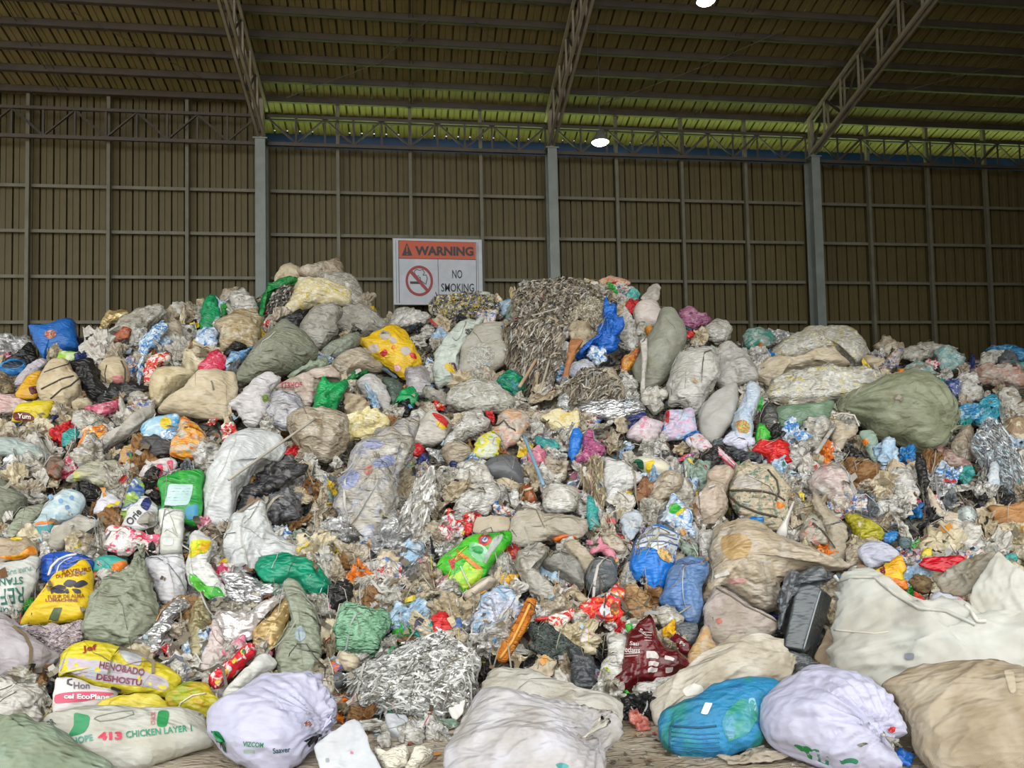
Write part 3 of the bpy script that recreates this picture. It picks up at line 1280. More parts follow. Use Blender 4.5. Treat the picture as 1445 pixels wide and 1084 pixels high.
M_pink = mk('d6889b', 'c2637d', 'e6b9c2', sc=6, r=.4, b=.5, soft=.05, dirt=.1)
M_yellow = mk('dcbc22', 'c9a51a', 'e6cf4a', sc=4, r=.4, b=.4, soft=.15, dirt=.15)
M_orange = mk('dd7b22', 'c9651a', 'e79a4a', sc=5, r=.4, b=.4, soft=.1, dirt=.1)
M_brown = mk('8a643a', '77522c', '9c7a4c', sc=4, r=.6, b=.5, soft=.15, dirt=.2)
M_navy = mk('26306a', '1d2550', '3b468a', sc=5, r=.4, b=.5, soft=.1, dirt=.05)
M_lblue = mk('a9c3d8', '8db0cc', 'cfdbe4', sc=6, r=.35, b=.5, soft=.08, dirt=.1)
M_redwhite = mk('d0302f', 'e6e0d8', 'd99a3a', sc=16, r=.35, b=.5, t2=.53, t3=.63, dirt=.05)
M_pinkwhite = mk('e2dcd6', 'd94f78', 'd83a48', sc=13, r=.35, b=.5, t2=.54, t3=.6, dirt=.1)
M_clearyel = mk('b5b2a6', 'c9b962', 'd9d9d3', sc=9, r=.18, b=.55, t2=.6, t3=.56, soft=.1, dirt=.25, coat=.6, bs=12)
M_mixpack = mk('cfc9bd', '3f79b8', 'c9463f', sc=15, r=.35, b=.5, t2=.56, t3=.6, dirt=.15)
M_bluepack = mk('b9cbdc', '3f86c6', 'e2e6ea', sc=11, r=.35, b=.5, t2=.53, t3=.56, dirt=.1)
M_cord = plain('4a4438', .7)
M_cordl = plain('b9ad93', .7)
M_blk = plain('1c1c20')
T_blk = plain('23242c')

# ================================================================== front row on the ground
o = B('U', 'cloth_sack', 'sack', 'large dirty beige cloth sack lying on the ground in front of the white bulk bag', '505,592 600,500 740,440 1000,402 1240,415 1480,462 1760,520 1800,900 1700,1110 1300,1190 980,1160 820,1060 730,960 690,860 640,730 570,640',
      M_beigecloth, T=.33, cr=.012, lump=.06, sag=.012, fold=(20, 2.6), lm='the large beige cloth sack', q=.42, back=.4)
decal(o, 'U', '1310,430 1370,430 1390,560 1350,570', mk('c2b59d', r=.8, b=.2, weave=.3), name='seam_patch', label='double-stitched seam')
o = B('P', 'bulk_bag', 'bulk bag', 'huge white woven bulk bag torn open at the top, full of wrappers', '1178,820 1200,812 1235,812 1262,836 1297,856 1335,860 1378,880 1410,872 1470,862 1540,870 1560,960 1500,1010 1400,985 1290,985 1246,978 1190,960 1176,930 1178,880',
      M_jumbo, T=.15, cr=.02, lump=.06, sag=.05, fold=(-4, 4.0), lm='the white bulk bag', q=.42, fw=.15, wcam=.62)
bulk = o
fl = B('P', 'flap', None, 'pale raised corner flap', '1366,846 1388,806 1408,775 1434,800 1480,842 1490,884 1440,886 1404,880 1374,880', M_jumbo, parent=o, T=.05, cr=.02, lump=.03, fw=.10, tight=.08)
fl = B('P', 'lining', None, 'grey-brown inside of the bag with a pale strap fold', '1316,818 1340,800 1366,788 1406,779 1388,812 1371,838 1345,840 1330,832', mk('8f8a7c', '7d6b52', 'a9a598', sc=4, r=.6, soft=.1), parent=o, T=.10, cr=.06, fw=.02, tight=.35)
cord(o, 'P', '1180,822 1200,815 1234,815 1262,839 1297,859 1335,863 1376,882', .012, M_jumbo, name='rolled_rim', off=.0)
cord(o, 'O', '370,640 480,650 600,660 680,650', .006, plain('d0cabb', .8), name='stitched_hem')
cord(o, 'O', '1115,500 1140,530 1180,590 1230,590', .012, plain('dcd8cc', .8), name='strap_loop')
decal(o, 'O', '770,775 820,775 818,808 772,806', plain('8b8e96'), name='faded_stamp')
o = B('P', 'tied_sack', 'sack', 'lavender-white tied sack on the ground right of the blue sack', '1075,1015 1082,995 1100,975 1140,955 1190,958 1225,968 1252,990 1270,1012 1279,1033 1262,1040 1258,1060 1262,1084 1200,1090 1140,1075 1098,1058 1080,1042',
      M_lav, T=.36, cr=.012, lump=.06, neck=(1258, 1050), nf=34, na=.34, fold=(-28, 2.6), lm='the lavender-white sack in the right front', fw=.05)
decal(o, 'U', '-120,935 -40,940 10,990 -60,990', mk('1f7a3f', r=.4, b=.1, dirt=.1), name='print', label='green printed corner')
decal(o, 'U', '0,985 40,985 100,1010 120,1030 60,1025 0,1010', mk('2f7a5a', r=.5, b=0, dirt=0), name='print', label='green printed lettering strip')
decal(o, 'U', '190,1030 250,1022 320,1038 300,1062 220,1062', mk('2f7a5a', r=.5, b=0, dirt=0), name='print', label='green printed oval')
decal(o, 'U', '310,930 370,915 385,925 340,945', mk('6d6a5f', '3a3a36', sc=20, r=.3), name='torn_hole')
k_ = knot(o, 'U', (480, 880), (580, 980), 26, M_clear, seed=3)
decal(o, 'U', '515,850 545,830 575,850 550,875', M_red, name='red_scrap', off=.03)
o = B('T', 'woven_sack', 'sack', 'bright blue and teal woven sack lying on bare ground', '540,770 590,712 760,650 900,560 1100,505 1270,500 1395,560 1345,620 1275,700 1230,840 1235,912 1100,960 950,1000 750,1012 620,982 560,890',
      mk('2c86b4', '2f8f86', '2a74a8', sc=3.2, r=.5, b=.35, soft=.06, t2=.55, dirt=.25, weave=.4), T=.34, cr=.016, lump=.05, sag=.012, lm='the blue woven sack', back=.5, q=.42)
decal(o, 'T', '960,760 1080,620 1190,640 1200,760 1130,860 1000,900', mk('2f8a70', '2c86a4', '5a9fa0', sc=9, r=.5, soft=.12, t2=.5), name='print', label='green printed picture')
decal(o, 'T', '990,750 1030,735 1050,800 1040,880 1005,890 980,820', mk('4f94b0', '6fa0b8', sc=8), name='print', label='pale blue printed figure')
decal(o, 'T', '1140,620 1180,615 1190,690 1150,700', plain('7fb0c4'), name='print')
decal(o, 'T', '845,645 895,650 860,725 815,718', plain('d8dcd2'), name='paper_tag', label='small white paper tag', off=.008, tight=.1)
cord(o, 'T', '600,960 605,800 800,812 920,800', .005, plain('1d4f6c'), name='stitched_hem')
for y in (840, 870, 900, 930, 960):
    cord(o, 'T', [(615, y), (800, y + 18), (940, y + 10)], .003, plain('236a92'), name='crease_line')
o = B('T', 'long_sack', 'sack', 'dirty white long woven sack slumped behind the blue sack', '490,700 520,560 620,490 700,450 790,370 900,300 1020,240 1100,215 1270,185 1440,330 1445,390 1400,470 1270,520 1100,560 900,640 740,720 590,760 520,800',
      M_dirtyw, T=.24, cr=.02, lump=.07, sag=.02, fold=(35, 2.2), lm='the dirty white long sack', neck=(1420, 420), na=.1, fw=.0)
decal(o, 'T', '690,560 740,520 830,540 810,590 720,600', plain('d9d6cc'), name='patch')
o = B('P', 'white_sack', 'sack', 'dirty white tied sack in the front centre, its knot on the right', '634,1092 637,1058 645,1035 657,1017 676,995 700,988 770,996 830,1008 868,1020 874,1040 858,1060 856,1092 840,1130 740,1150 650,1130',
      mk('bcbabf', 'a9a399', 'c6c6cf', sc=3, r=.5, b=.3, soft=.2, dirt=.35), T=.36, cr=.014, lump=.06, neck=(836, 1042), nf=36, na=.2, sag=.02, fold=(-12, 3.4), lm='the tied sack in the front centre', fw=.1)
knot(o, 'S', (1260, 880), (1420, 800), 30, M_clear, seed=8)
cord(o, 'S', '1230,860 1260,885 1300,890 1330,870', .006, plain('8d8478'), name='tie')
decal(o, 'S', '1080,1065 1130,1055 1170,1075 1120,1100', plain('4d9a9a'), name='print', label='teal printed mark')
B('P', 'flat_sack', 'sack', 'greyish flat woven sack lying behind the tied sack in the front centre', '685,950 705,945 745,950 790,962 820,975 862,985 877,1003 876,1030 860,1045 800,1020 720,1010 676,1000',
  mk('bfbbb0', 'b0ab9e', 'c9c8c0', sc=3, r=.6, b=.35, soft=.2, dirt=.4, weave=.25), T=.2, cr=.03, lump=.06, sag=.03)
o = B('R', 'tied_sack', 'sack', 'lavender-white tied feed sack with small green lettering, on the ground at the front left', '52,750 90,690 200,640 320,570 450,512 650,488 800,500 840,520 915,605 958,735 930,790 830,900 760,970 700,1030 560,1100 400,1090 190,1000 110,900 60,800',
      M_lav, T=.36, cr=.012, lump=.06, neck=(845, 820), nf=40, na=.34, fold=(-20, 2.6), lm='the lavender-white feed sack', fw=.05)
decal(o, 'R', '85,845 140,842 190,1000 130,970', mk('1f7a48', r=.45, b=.1, dirt=.05), name='print', label='green printed side band')
lettering(o, 'R', 'VIZCOM', (372, 930), 34, -4, mk('2c8a55', r=.5, b=0, dirt=0), width=140)
lettering(o, 'R', 'Saaver', (565, 968), 38, 6, mk('35505a', r=.5, b=0, dirt=0), width=120)
decal(o, 'R', '172,915 255,918 255,945 175,940', plain('b5b8c4'), name='print')
decal(o, 'R', '310,965 380,968 380,990 312,988', plain('93a59a'), name='print')
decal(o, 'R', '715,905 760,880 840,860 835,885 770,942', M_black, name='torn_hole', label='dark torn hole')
decal(o, 'R', '720,780 750,772 775,790 730,805', mk('9a5a3c'), name='stain')
knot(o, 'R', (840, 830), (900, 760), 20, M_lav, seed=4)
cfeed = B('Q', 'feed_sack', 'sack', 'white chicken feed sack with red 413 and green lettering, front left', '285,765 380,728 500,705 700,682 1000,690 1250,700 1370,735 1420,840 1450,920 1300,965 1080,1042 980,1090 760,1120 560,1060 440,960 350,860',
          mk('c2c2b7', 'b3af9f', 'cbcec7', sc=3, r=.55, b=.3, soft=.2, dirt=.3, weave=.2), T=.30, cr=.014, lump=.05, sag=.012, lm='the chicken feed sack', q=.4)
o = cfeed
decal(o, 'Q', '505,715 560,720 608,735 600,800 560,850 465,872 500,800', mk('2a8a56', r=.5, b=.1, dirt=.1), name='print', label='green printed shield')
decal(o, 'Q', '1080,700 1148,705 1130,800 1068,798', mk('2a8a4c', r=.5, b=.1, dirt=.1), name='print', label='green printed square')
RD, GR = mk('cc3a55', r=.5, b=0, dirt=0), mk('2f8a68', r=.5, b=0, dirt=0)
lettering(o, 'Q', '413', (748, 870), 56, 2, RD, bold=.05, width=165)
lettering(o, 'Q', 'CHICKEN LAYER 1', (1080, 838), 46, 6, GR, bold=.02, width=450)
lettering(o, 'Q', 'HOPE', (560, 892), 44, 12, mk('56a08c', r=.5, b=0, dirt=0), width=140)
lettering(o, 'Q', 'CHICK', (1040, 748), 30, 88, mk('c46a72', r=.5, b=0, dirt=0), width=90)
lettering(o, 'Q', 'NOR', (335, 790), 50, 35, mk('4a5a4a', r=.5, b=0, dirt=0), width=80)
cord(o, 'Q', '640,750 660,735 740,715 830,700 900,695 910,720 850,740 760,760 680,768 640,750', .003, plain('80857c'), name='outline_print')
o = B('Q', 'dirty_sack', 'sack', 'dusty sage green woven sack in the front left corner', '-80,740 0,738 120,735 200,770 260,810 400,865 500,925 620,990 720,1050 800,1110 700,1230 300,1260 -80,1240',
      mk('93a590', '84967f', 'a3a994', sc=7, r=.8, b=.55, soft=.15, dirt=.5, weave=.35), T=.3, cr=.014, lump=.06, lm='the sage green sack in the front left corner', fw=.15)
o = B('Q', 'white_bag', 'bag', 'crumpled white plastic bag half hidden above the sage green sack', '-60,480 60,468 200,508 250,515 280,530 290,740 200,770 130,745 -60,740', M_white, T=.22, cr=.06, lump=.08)
B('K', 'woven_sack', 'sack', 'plump lilac-grey woven sack lying along the left photo edge', '-140,580 0,602 80,650 130,690 200,760 260,812 400,890 380,930 330,965 230,1030 165,1068 60,1060 -140,1060',
  mk('b5aeb2', 'a49c9c', 'c3bfc6', sc=3, r=.6, b=.35, soft=.2, dirt=.35, weave=.3), T=.3, cr=.012, lump=.05, sag=.012, neck=(390, 895), na=.06, lm='the lilac-grey woven sack')
yel = B('Q', 'feed_sack', 'sack', 'yellow and grey printed sack lying on the white pink-banded sack', '395,465 410,330 460,275 560,232 650,232 750,245 950,310 1150,410 1235,480 1205,545 1130,600 1000,585 860,582 780,572 620,522 470,452',
        mk('d2c327', 'b9a41c', 'd9d24a', sc=4, r=.4, b=.3, soft=.15, dirt=.2), T=.30, cr=.016, lump=.05, lm='the yellow and grey printed sack', q=.42)
GP = mk('a9adb0', 'b9a9b8', 'bcbcae', sc=8, r=.4, b=.3, soft=.1, dirt=.2)
decal(yel, 'Q', '430,345 560,345 660,355 800,370 960,420 1140,490 1130,560 960,530 760,510 640,490 500,455 400,450', GP, name='print', label='grey printed panel', n=40)
decal(yel, 'Q', '800,270 870,285 960,330 950,390 870,370 830,330', GP, name='print')
RB = mk('7a2f4a', r=.5, b=0, dirt=0)
lettering(yel, 'Q', 'HENO&ADO', (830, 412), 48, -10, RB, bold=.02, width=310, off=.01)
lettering(yel, 'Q', 'DESHOSTU', (810, 488), 44, -8, RB, bold=.03, width=310, off=.01)
lettering(yel, 'Q', 'Jef', (610, 275), 50, 8, mk('8a2a22', r=.5, b=0, dirt=0), bold=.03, width=100)
o = B('Q', 'feed_sack', 'sack', 'white sack with a pink band under the yellow and grey printed sack', '375,485 420,470 500,475 640,520 790,560 790,600 700,640 620,690 500,715 375,722 360,640',
      mk('d8d2d0', 'cbc4c0', sc=3, r=.5, b=.2, soft=.2, dirt=.15), T=.16, cr=.012, lump=.03, lm='the pink-banded white sack', wcam=.7)
decal(o, 'Q', '375,590 460,570 640,565 780,578 700,605 560,632 400,645 370,640', mk('cc4d6a', r=.45, b=.1, dirt=.05), name='print', label='pink printed band', n=40)
lettering(o, 'Q', 'cel EcoPlane', (590, 600), 34, -1, plain('f0ece8'), bold=.03, width=310, off=.009)
lettering(o, 'Q', 'Hon', (555, 524), 46, 0, plain('6a6a70'), width=110)
cord(o, 'Q', '490,480 462,485 460,510 490,522', .005, plain('55555c'), name='outline_print')
o = B('Q', 'printed_sack', 'sack', 'flat yellow sack folded between the chicken feed sack and the yellow and grey one', '620,690 700,630 840,588 960,585 1080,592 1180,680 1000,700 800,695', mk('d9c83a', 'c9b22a', 'e0d668', sc=5, r=.4, b=.3, soft=.12, dirt=.15), T=.18, cr=.03)
o = B('P', 'printed_sack', 'sack', 'yellow-green printed sack beside the lavender-white feed sack', '232,985 250,970 270,962 290,966 305,982 317,992 318,1002 300,1012 286,1020 266,1006 245,1000', mk('b8b02a', '8a9a2a', 'c9932a', sc=7, r=.35, b=.4, soft=.1, t2=.5, dirt=.2), T=.25, cr=.03, lm='the yellow-green printed sack')
cord(o, 'Q', '1210,690 1230,640 1310,590 1400,575', .005, plain('d8d4c0'), name='seam_string')

# loose things on the floor
o = B('R', 'frosted_board', 'board', 'frosted white plastic panel leaning on the lavender-white feed sack', '783,945 900,840 1050,745 1098,768 1140,860 1185,965 1255,1100 1100,1140 850,1130',
      mk('b9bdc0', 'c9cdd0', 'a9adb2', sc=3, r=.25, b=.12, soft=.2, dirt=.15), T=.05, cr=.012, lump=.02, q=.3, pw=6, tight=.12, wcam=.8, lm='the frosted plastic panel')
decal(o, 'R', '1035,970 1052,975 1050,990 1032,985', M_pink, name='stain')
decal(o, 'R', '865,1020 885,1018 888,1042 866,1044', plain('8f9498'), name='round_hole')
FOAM = mk('dedacb', 'd2ccba', sc=8, r=.8, b=.35, soft=.1, dirt=.12, bs=30)
B('R', 'foam_block', 'foam', 'broken cream foam block on the floor behind the frosted plastic panel', '1195,960 1235,1000 1410,940 1432,985 1420,1075 1330,1100 1260,1080 1215,1020', FOAM, T=.3, cr=.03, q=.3, pw=5, tight=.15)
B('S', 'foam_block', 'foam', 'pale curved foam piece on the floor left of the front centre sack', '60,1090 100,1010 130,958 200,952 255,970 240,1020 170,1070 120,1110', FOAM, T=.35, cr=.03, q=.35, pw=4, tight=.3)
B('S', 'foam_block', 'foam', 'small cream foam wedge between the two broken foam pieces', '-10,940 60,935 82,975 70,1050 20,1090 -10,1060', FOAM, T=.4, cr=.03, q=.35, pw=4, tight=.2)
B('R', 'plastic_tub', 'tub', 'milky square plastic tub near the silver shreds on the floor', '1268,742 1300,735 1410,740 1432,790 1428,870 1365,905 1300,850 1275,800', mk('b4b7bc', 'c4c8cc', sc=5, r=.25, b=.15, soft=.1, dirt=.1), T=.35, cr=.02, q=.3, pw=5, tight=.15)
B('R', 'clear_cup', 'cup', 'crushed clear plastic cup on the floor by the milky tub', '1225,880 1280,860 1310,920 1290,950 1240,945', M_clearw, T=.4, cr=.06)
B('R', 'plastic_tray', 'tray', 'thin clear plastic tray lying behind the frosted panel', '1110,760 1220,750 1220,780 1170,805 1120,800', M_clearw, T=.2, cr=.04)
B('T', 'paper_sheet', 'paper', 'dusty flattened paper sheet on the floor in front of the blue woven sack', '920,1005 1050,1000 1190,930 1290,975 1400,1000 1250,1040 1000,1055', mk('b5ab9c', 'a39a8a', sc=4, r=.8, b=.5, soft=.15, dirt=.4), T=.05, cr=.08, wcam=.2)
B('S', 'paper_scrap', 'paper', 'white paper scrap lying on the silver shreds', '325,600 450,608 452,690 400,745 350,680', plain('dad8d0'), T=.06, cr=.06, tight=.2, fw=.12)
B('S', 'foam_crumb', 'foam', 'little yellowish foam crumb on the floor below the silver shreds', '85,880 120,872 165,880 150,905 95,905', mk('cfc59a'), T=.4, cr=.05)
B('T', 'green_straw', 'straw', 'green plastic straw stub sticking out under the maroon pack', '290,575 320,568 400,680 380,695 340,640', M_green2, T=.35, cr=.02, lm='the green straw stub')
B('U', 'blue_scrap', 'scrap', 'blue plastic scrap on the floor between lavender sack and beige cloth sack', '580,1000 640,985 690,1020 680,1060 600,1070', M_blue, T=.2, cr=.1)

# ================================================================== left side, lower
o = B('K', 'sugar_sack', 'sack', 'white sugar sack with upside-down green lettering at the left edge', '-90,260 0,262 120,245 185,235 225,212 280,230 268,310 225,470 165,560 130,655 70,625 0,605 -90,590',
      mk('c9cbc6', 'bcbdb6', 'd5d8d5', sc=3, r=.5, b=.25, soft=.2, dirt=.2, weave=.15), T=.22, cr=.012, lump=.04, lm='the white sugar sack')
GT = mk('2f6a5c', r=.5, b=0, dirt=0)
lettering(o, 'K', 'REF', (85, 490), 108, 186, GT, bold=.01, width=165)
lettering(o, 'K', 'STAN', (75, 390), 50, 185, GT, bold=.02, width=165)
lettering(o, 'K', 'GRANULATED', (60, 590), 34, 170, GT, width=190)
lettering(o, 'K', 'PURE SUGAR', (100, 325), 28, 192, mk('7a9a92', r=.5, b=0, dirt=0), width=230)
o = B('K', 'yellow_sack', 'sack', 'bright yellow sack with a dark flower print', '140,660 180,590 250,495 380,335 480,305 560,252 615,278 632,420 622,570 570,640 440,670 330,682 160,690',
      mk('e0bd1d', 'd4ae18', 'e8cb3c', sc=3, r=.4, b=.25, soft=.2, dirt=.12), T=.24, cr=.016, lump=.04, lm='the yellow flower sack', tight=.4)
PN = mk('4a4a52', '3a3a46', sc=6, r=.5, b=0, dirt=0)
for poly in ('345,440 400,412 450,425 440,445 380,455 350,475', '430,410 460,378 520,390 500,420 470,430', '500,410 560,380 600,405 550,430 510,432', '365,445 430,450 450,465 380,470', '490,440 545,448 550,470 510,470', '440,450 462,440 470,470 450,472'):
    decal(o, 'K', poly, PN, name='flower_print', n=16, R=3)
decal(o, 'K', '368,570 425,568 395,660 330,664', mk('5b6b4a', r=.5, b=.1), name='print', label='dark green strip', tight=.1)
RT = mk('8a4a2a', r=.5, b=0, dirt=0)
lettering(o, 'K', 'SAVEURS', (520, 318), 28, 6, RT, width=200)
lettering(o, 'K', 'DU MONDE', (470, 348), 24, 6, RT, width=180)
lettering(o, 'K', 'FLEUR DE ALMA', (450, 492), 24, 2, RT, width=250)
lettering(o, 'K', 'LUMACHINE', (420, 518), 22, 0, RT, width=220)
o = B('K', 'blue_sack', 'sack', 'royal blue sack with white arc lettering behind the yellow flower sack', '270,250 330,212 420,192 520,195 610,222 645,262 640,330 560,330 440,380 360,400 285,380', mk('1f4fae', '183f8e', '2a5fc4', sc=3, r=.35, b=.3, soft=.2, dirt=.03), T=.28, cr=.02, lm='the royal blue sack', fw=-.05)
cord(o, 'K', '330,350 350,290 400,240 460,215 520,205', .009, plain('d6dae4'), name='lettering_arc')
cord(o, 'K', '385,330 400,280 440,245 490,225', .005, plain('c9cfe0'), name='lettering_arc')
o = B('K', 'juice_carton', 'carton', 'teal and orange carton right of the royal blue sack', '650,240 700,222 770,222 870,255 850,300 790,350 640,325', mk('2f9a8c', '4fb0a4', sc=4, r=.35, b=.2, soft=.1, dirt=.05), T=.25, cr=.02, q=.35, pw=4, tight=.25)
decal(o, 'K', '770,270 830,250 870,270 830,320 760,345', M_orange, name='print', label='orange fruit picture')
decal(o, 'K', '640,330 690,335 700,390 650,410', M_orange, name='print')
o = B('K', 'polythene_bag', 'bag', 'big dusty grey-green polythene bag, gathered at the top', '550,720 590,640 620,580 660,470 720,400 800,350 870,300 905,240 925,180 985,185 995,260 1005,380 1060,560 1088,640 1040,720 960,780 870,835 760,820 640,800 560,775',
      M_greygreen, T=.30, cr=.03, lump=.06, neck=(950, 200), nf=22, na=.22, fold=(70, 2.2), lm='the grey-green polythene bag')
knot(o, 'K', (955, 215), (960, 150), 22, M_greygreen, seed=2)
B('K', 'white_bag', 'bag', 'knotted milky white bag right of the grey-green polythene bag', '985,255 1060,220 1160,215 1245,225 1268,330 1255,470 1200,530 1150,548 1080,520 1040,420', mk('c9c9cc', 'bdbcbd', 'd6d6da', sc=3, r=.35, b=.4, soft=.2, dirt=.15), T=.34, cr=.03, lm='the milky white bag')
o = B('F', 'plastic_tub', 'tub', 'tall translucent white plastic tub standing above the milky white bag', '1082,690 1160,682 1252,690 1250,840 1238,978 1160,985 1090,980 1085,840', mk('cdcfc8', 'bfc4ba', 'dcdedb', sc=4, r=.25, b=.15, soft=.15, dirt=.15), T=.3, cr=.015, q=.28, pw=5, tight=.12, lm='the translucent white tub', fw=.08)
decal(o, 'F', '1115,762 1170,762 1172,800 1115,802', plain('d0d2ce'), name='label')
decal(o, 'F', '1110,870 1172,868 1172,912 1110,912', plain('d0d2ce'), name='label')
o = B('F', 'printed_sack', 'sack', 'green printed sack with a pale blue text panel', '1075,490 1120,450 1210,425 1375,408 1385,560 1345,770 1250,765 1170,720 1080,700 1105,620', mk('2f9a3c', '1f8434', '4bb04a', sc=4, r=.35, b=.3, soft=.12, dirt=.06), T=.2, cr=.02, lm='the green printed sack', q=.4)
decal(o, 'F', '1150,500 1310,500 1300,580 1275,640 1115,640 1135,570', mk('a9c6c4', 'b9d0cf', sc=4, r=.4, b=.1, soft=.1, dirt=.05), name='print', label='pale blue text panel', tight=.15)
for i, y in enumerate((530, 548, 566, 590, 610)):
    cord(o, 'F', [(1165 - i * 9, y), (1295 - i * 6, y)], .003, plain('4f8f92'), name='text_line')
decal(o, 'F', '1260,660 1345,640 1340,730 1275,740', plain('3f8fae'), name='print')
o = B('F', 'snack_bag', 'bag', 'pointed white and blue pouch with black lettering', '830,775 870,690 950,605 985,582 1020,590 1075,650 1078,760 1000,800 930,812 860,800', mk('cfd0ce', 'bcbcb8', sc=4, r=.35, b=.4, soft=.15, dirt=.1), T=.22, cr=.03, lm='the pointed white and blue pouch', tight=.3)
decal(o, 'F', '955,640 985,595 1020,595 1030,630 1000,680 965,660', M_navy, name='print', label='blue printed tip')
decal(o, 'F', '930,760 985,690 1060,690 1070,760 1000,790', M_grey, name='window')
lettering(o, 'F', 'Orie', (908, 722), 52, 50, plain('2a2a2e'), bold=.02, width=120)
B('F', 'chip_pouch', 'pouch', 'navy and lime striped pouch left of the pointed pouch', '850,600 895,480 940,442 985,560 920,660 840,762 800,745', mk('8fae3c', '34558f', 'cfd6c4', sc=6, r=.35, b=.4, soft=.05, t2=.5, dirt=.05), T=.18, cr=.04)
o = B('F', 'rice_sack', 'sack', 'pale blue dotted sack with a teal base', '200,800 250,745 300,660 400,560 480,538 560,580 565,650 510,740 400,775 340,885 235,890', mk('a9bfc4', 'c6d2d2', '8cb0c0', sc=8, r=.45, b=.25, soft=.1, dirt=.1, weave=.15), T=.22, cr=.02, lm='the pale blue dotted sack')
decal(o, 'F', '205,800 300,785 385,775 335,880 238,885', mk('2f8a94', '3fa0a4', sc=5, r=.4, b=.2, dirt=.1), name='print', label='teal base panel')
decal(o, 'F', '245,760 380,755 375,772 245,778', M_orange, name='print')
for poly in ('330,590 350,580 365,600 345,612', '395,605 420,595 430,620 405,630', '440,650 465,640 475,665 450,672', '470,585 495,575 500,600 480,605'):
    decal(o, 'F', poly, mk('6f9ac0', b=0, dirt=0), name='dot_print', n=12, R=2)
o = B('F', 'cloth_roll', 'roll', 'rolled grey woven cloth with a dark open end', '330,915 365,820 480,750 560,700 640,745 692,800 650,865 560,890 485,892 400,948 345,945', mk('b0aca0', 'a19d90', 'bdbab0', sc=4, r=.6, b=.35, soft=.15, dirt=.25, weave=.3), T=.30, cr=.03, sag=.03, lm='the rolled grey cloth')
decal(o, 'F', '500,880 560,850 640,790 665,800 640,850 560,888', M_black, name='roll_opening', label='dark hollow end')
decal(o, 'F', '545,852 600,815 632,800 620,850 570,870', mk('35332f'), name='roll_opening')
o = B('F', 'printed_film', 'film', 'pink, red and white printed film heaped below the pointed pouch', '700,905 740,800 790,770 870,780 960,860 1080,855 1085,985 960,935 880,975 780,978', M_pinkwhite, T=.2, cr=.08, lump=.12, lm='the pink printed film')
B('F', 'white_bag', 'bag', 'small white carrier bag beside a black rag', '648,690 690,550 740,545 800,580 835,625 790,690 740,740', mk('cfd0d8', 'bdbdc4', sc=4, r=.4, b=.4, soft=.2, dirt=.1), T=.25, cr=.05)
B('F', 'black_rag', 'rag', 'black cloth rag above the small white carrier bag', '535,505 590,478 650,500 668,560 655,640 605,650 570,570', M_black, T=.22, cr=.08)
B('F', 'olive_bag', 'bag', 'full olive-grey bag cut by the left photo edge', '-80,470 60,495 130,545 185,600 165,660 80,740 0,800 -80,810', M_olive, T=.32, cr=.02, lm='the olive-grey bag at the left edge')
B('F', 'olive_bag', 'bag', 'slack grey-green bag beside the full olive-grey one', '40,820 100,740 160,670 300,640 270,720 240,765 190,810 70,855', M_greygreen, T=.26, cr=.03, sag=.03)
B('F', 'film_sheet', 'film', 'pale teal-grey film draped at the left edge', '-40,195 60,190 160,205 260,250 335,320 260,345 180,360 60,310 -40,290', mk('9fada8', '8d9c96', 'b3bdb8', sc=4, r=.35, b=.4, soft=.15, dirt=.2), T=.25, cr=.05, lm='the pale teal-grey film')
B('F', 'white_cup', 'cup', 'white plastic bowl half under the pale teal-grey film', '15,340 60,300 120,295 180,345 150,362 60,360', mk('d5d6d6', sc=4, r=.3, b=.05, dirt=.05), T=.35, cr=.01)
B('F', 'orange_bag', 'bag', 'orange and white spotted carrier bag', '508,285 545,180 600,115 720,105 742,160 670,230 605,262 575,340 525,325', mk('d9762a', 'd9d0bc', 'd8a034', sc=9, r=.35, b=.45, t2=.52, t3=.58, dirt=.05), T=.22, cr=.06, lm='the orange spotted bag')
B('A', 'fruit_bag', 'bag', 'clear bag holding orange fruit-coloured packs', '1150,1015 1175,940 1205,850 1240,752 1300,780 1345,810 1430,930 1400,990 1345,1045 1250,1065', mk('b9ae9a', 'e0a02a', 'dc7a24', sc=8, r=.25, b=.4, t2=.5, t3=.54, soft=.05, dirt=.1, coat=.4), T=.24, cr=.04, lm='the clear bag of orange packs', tight=.35)
B('A', 'flower_pack', 'pack', 'sky blue pack with a yellow flower picture', '965,850 1000,800 1060,762 1140,742 1220,745 1218,830 1190,905 1090,905 1000,895', mk('9cc3d6', '3f9ad0', 'd5dde0', sc=7, r=.35, b=.3, t2=.52, soft=.06, dirt=.05), T=.16, cr=.03, lm='the sky blue flower pack')
flo = bpy.data.objects[[k for k in REG][-1]]
decal(flo, 'A', '1090,790 1120,762 1160,780 1165,830 1125,845 1092,825', M_yellow, name='flower_print', label='yellow flower')
B('A', 'cloth_strip', 'cloth', 'long dirty white cloth sloping beside the sky blue flower pack', '620,1000 680,920 780,880 870,790 1035,685 1062,740 960,850 860,910 760,960 660,1020', mk('b9b5ac', 'a8a399', 'c6c3bb', sc=3, r=.6, b=.4, soft=.2, dirt=.3), T=.22, cr=.05, sag=.04, lm='the sloping dirty white cloth')
B('A', 'dark_cloth', 'cloth', 'dark grey crumpled cloth left of the clear bag of orange packs', '905,1030 950,930 1020,905 1100,905 1170,930 1165,1000 1080,1030 980,1060', mk('4a4b4c', '3a3b3d', '5c5a57', sc=5, r=.6, b=.5, soft=.15, dirt=.1), T=.22, cr=.08)
B('A', 'jute_pack', 'pack', 'tan and navy pack with a pale cord rim', '805,1060 830,980 880,940 930,960 925,1030 890,1080 830,1085', mk('b38f5a', '2a3f7a', sc=7, r=.5, b=.4, t2=.6, dirt=.1), T=.2, cr=.05)
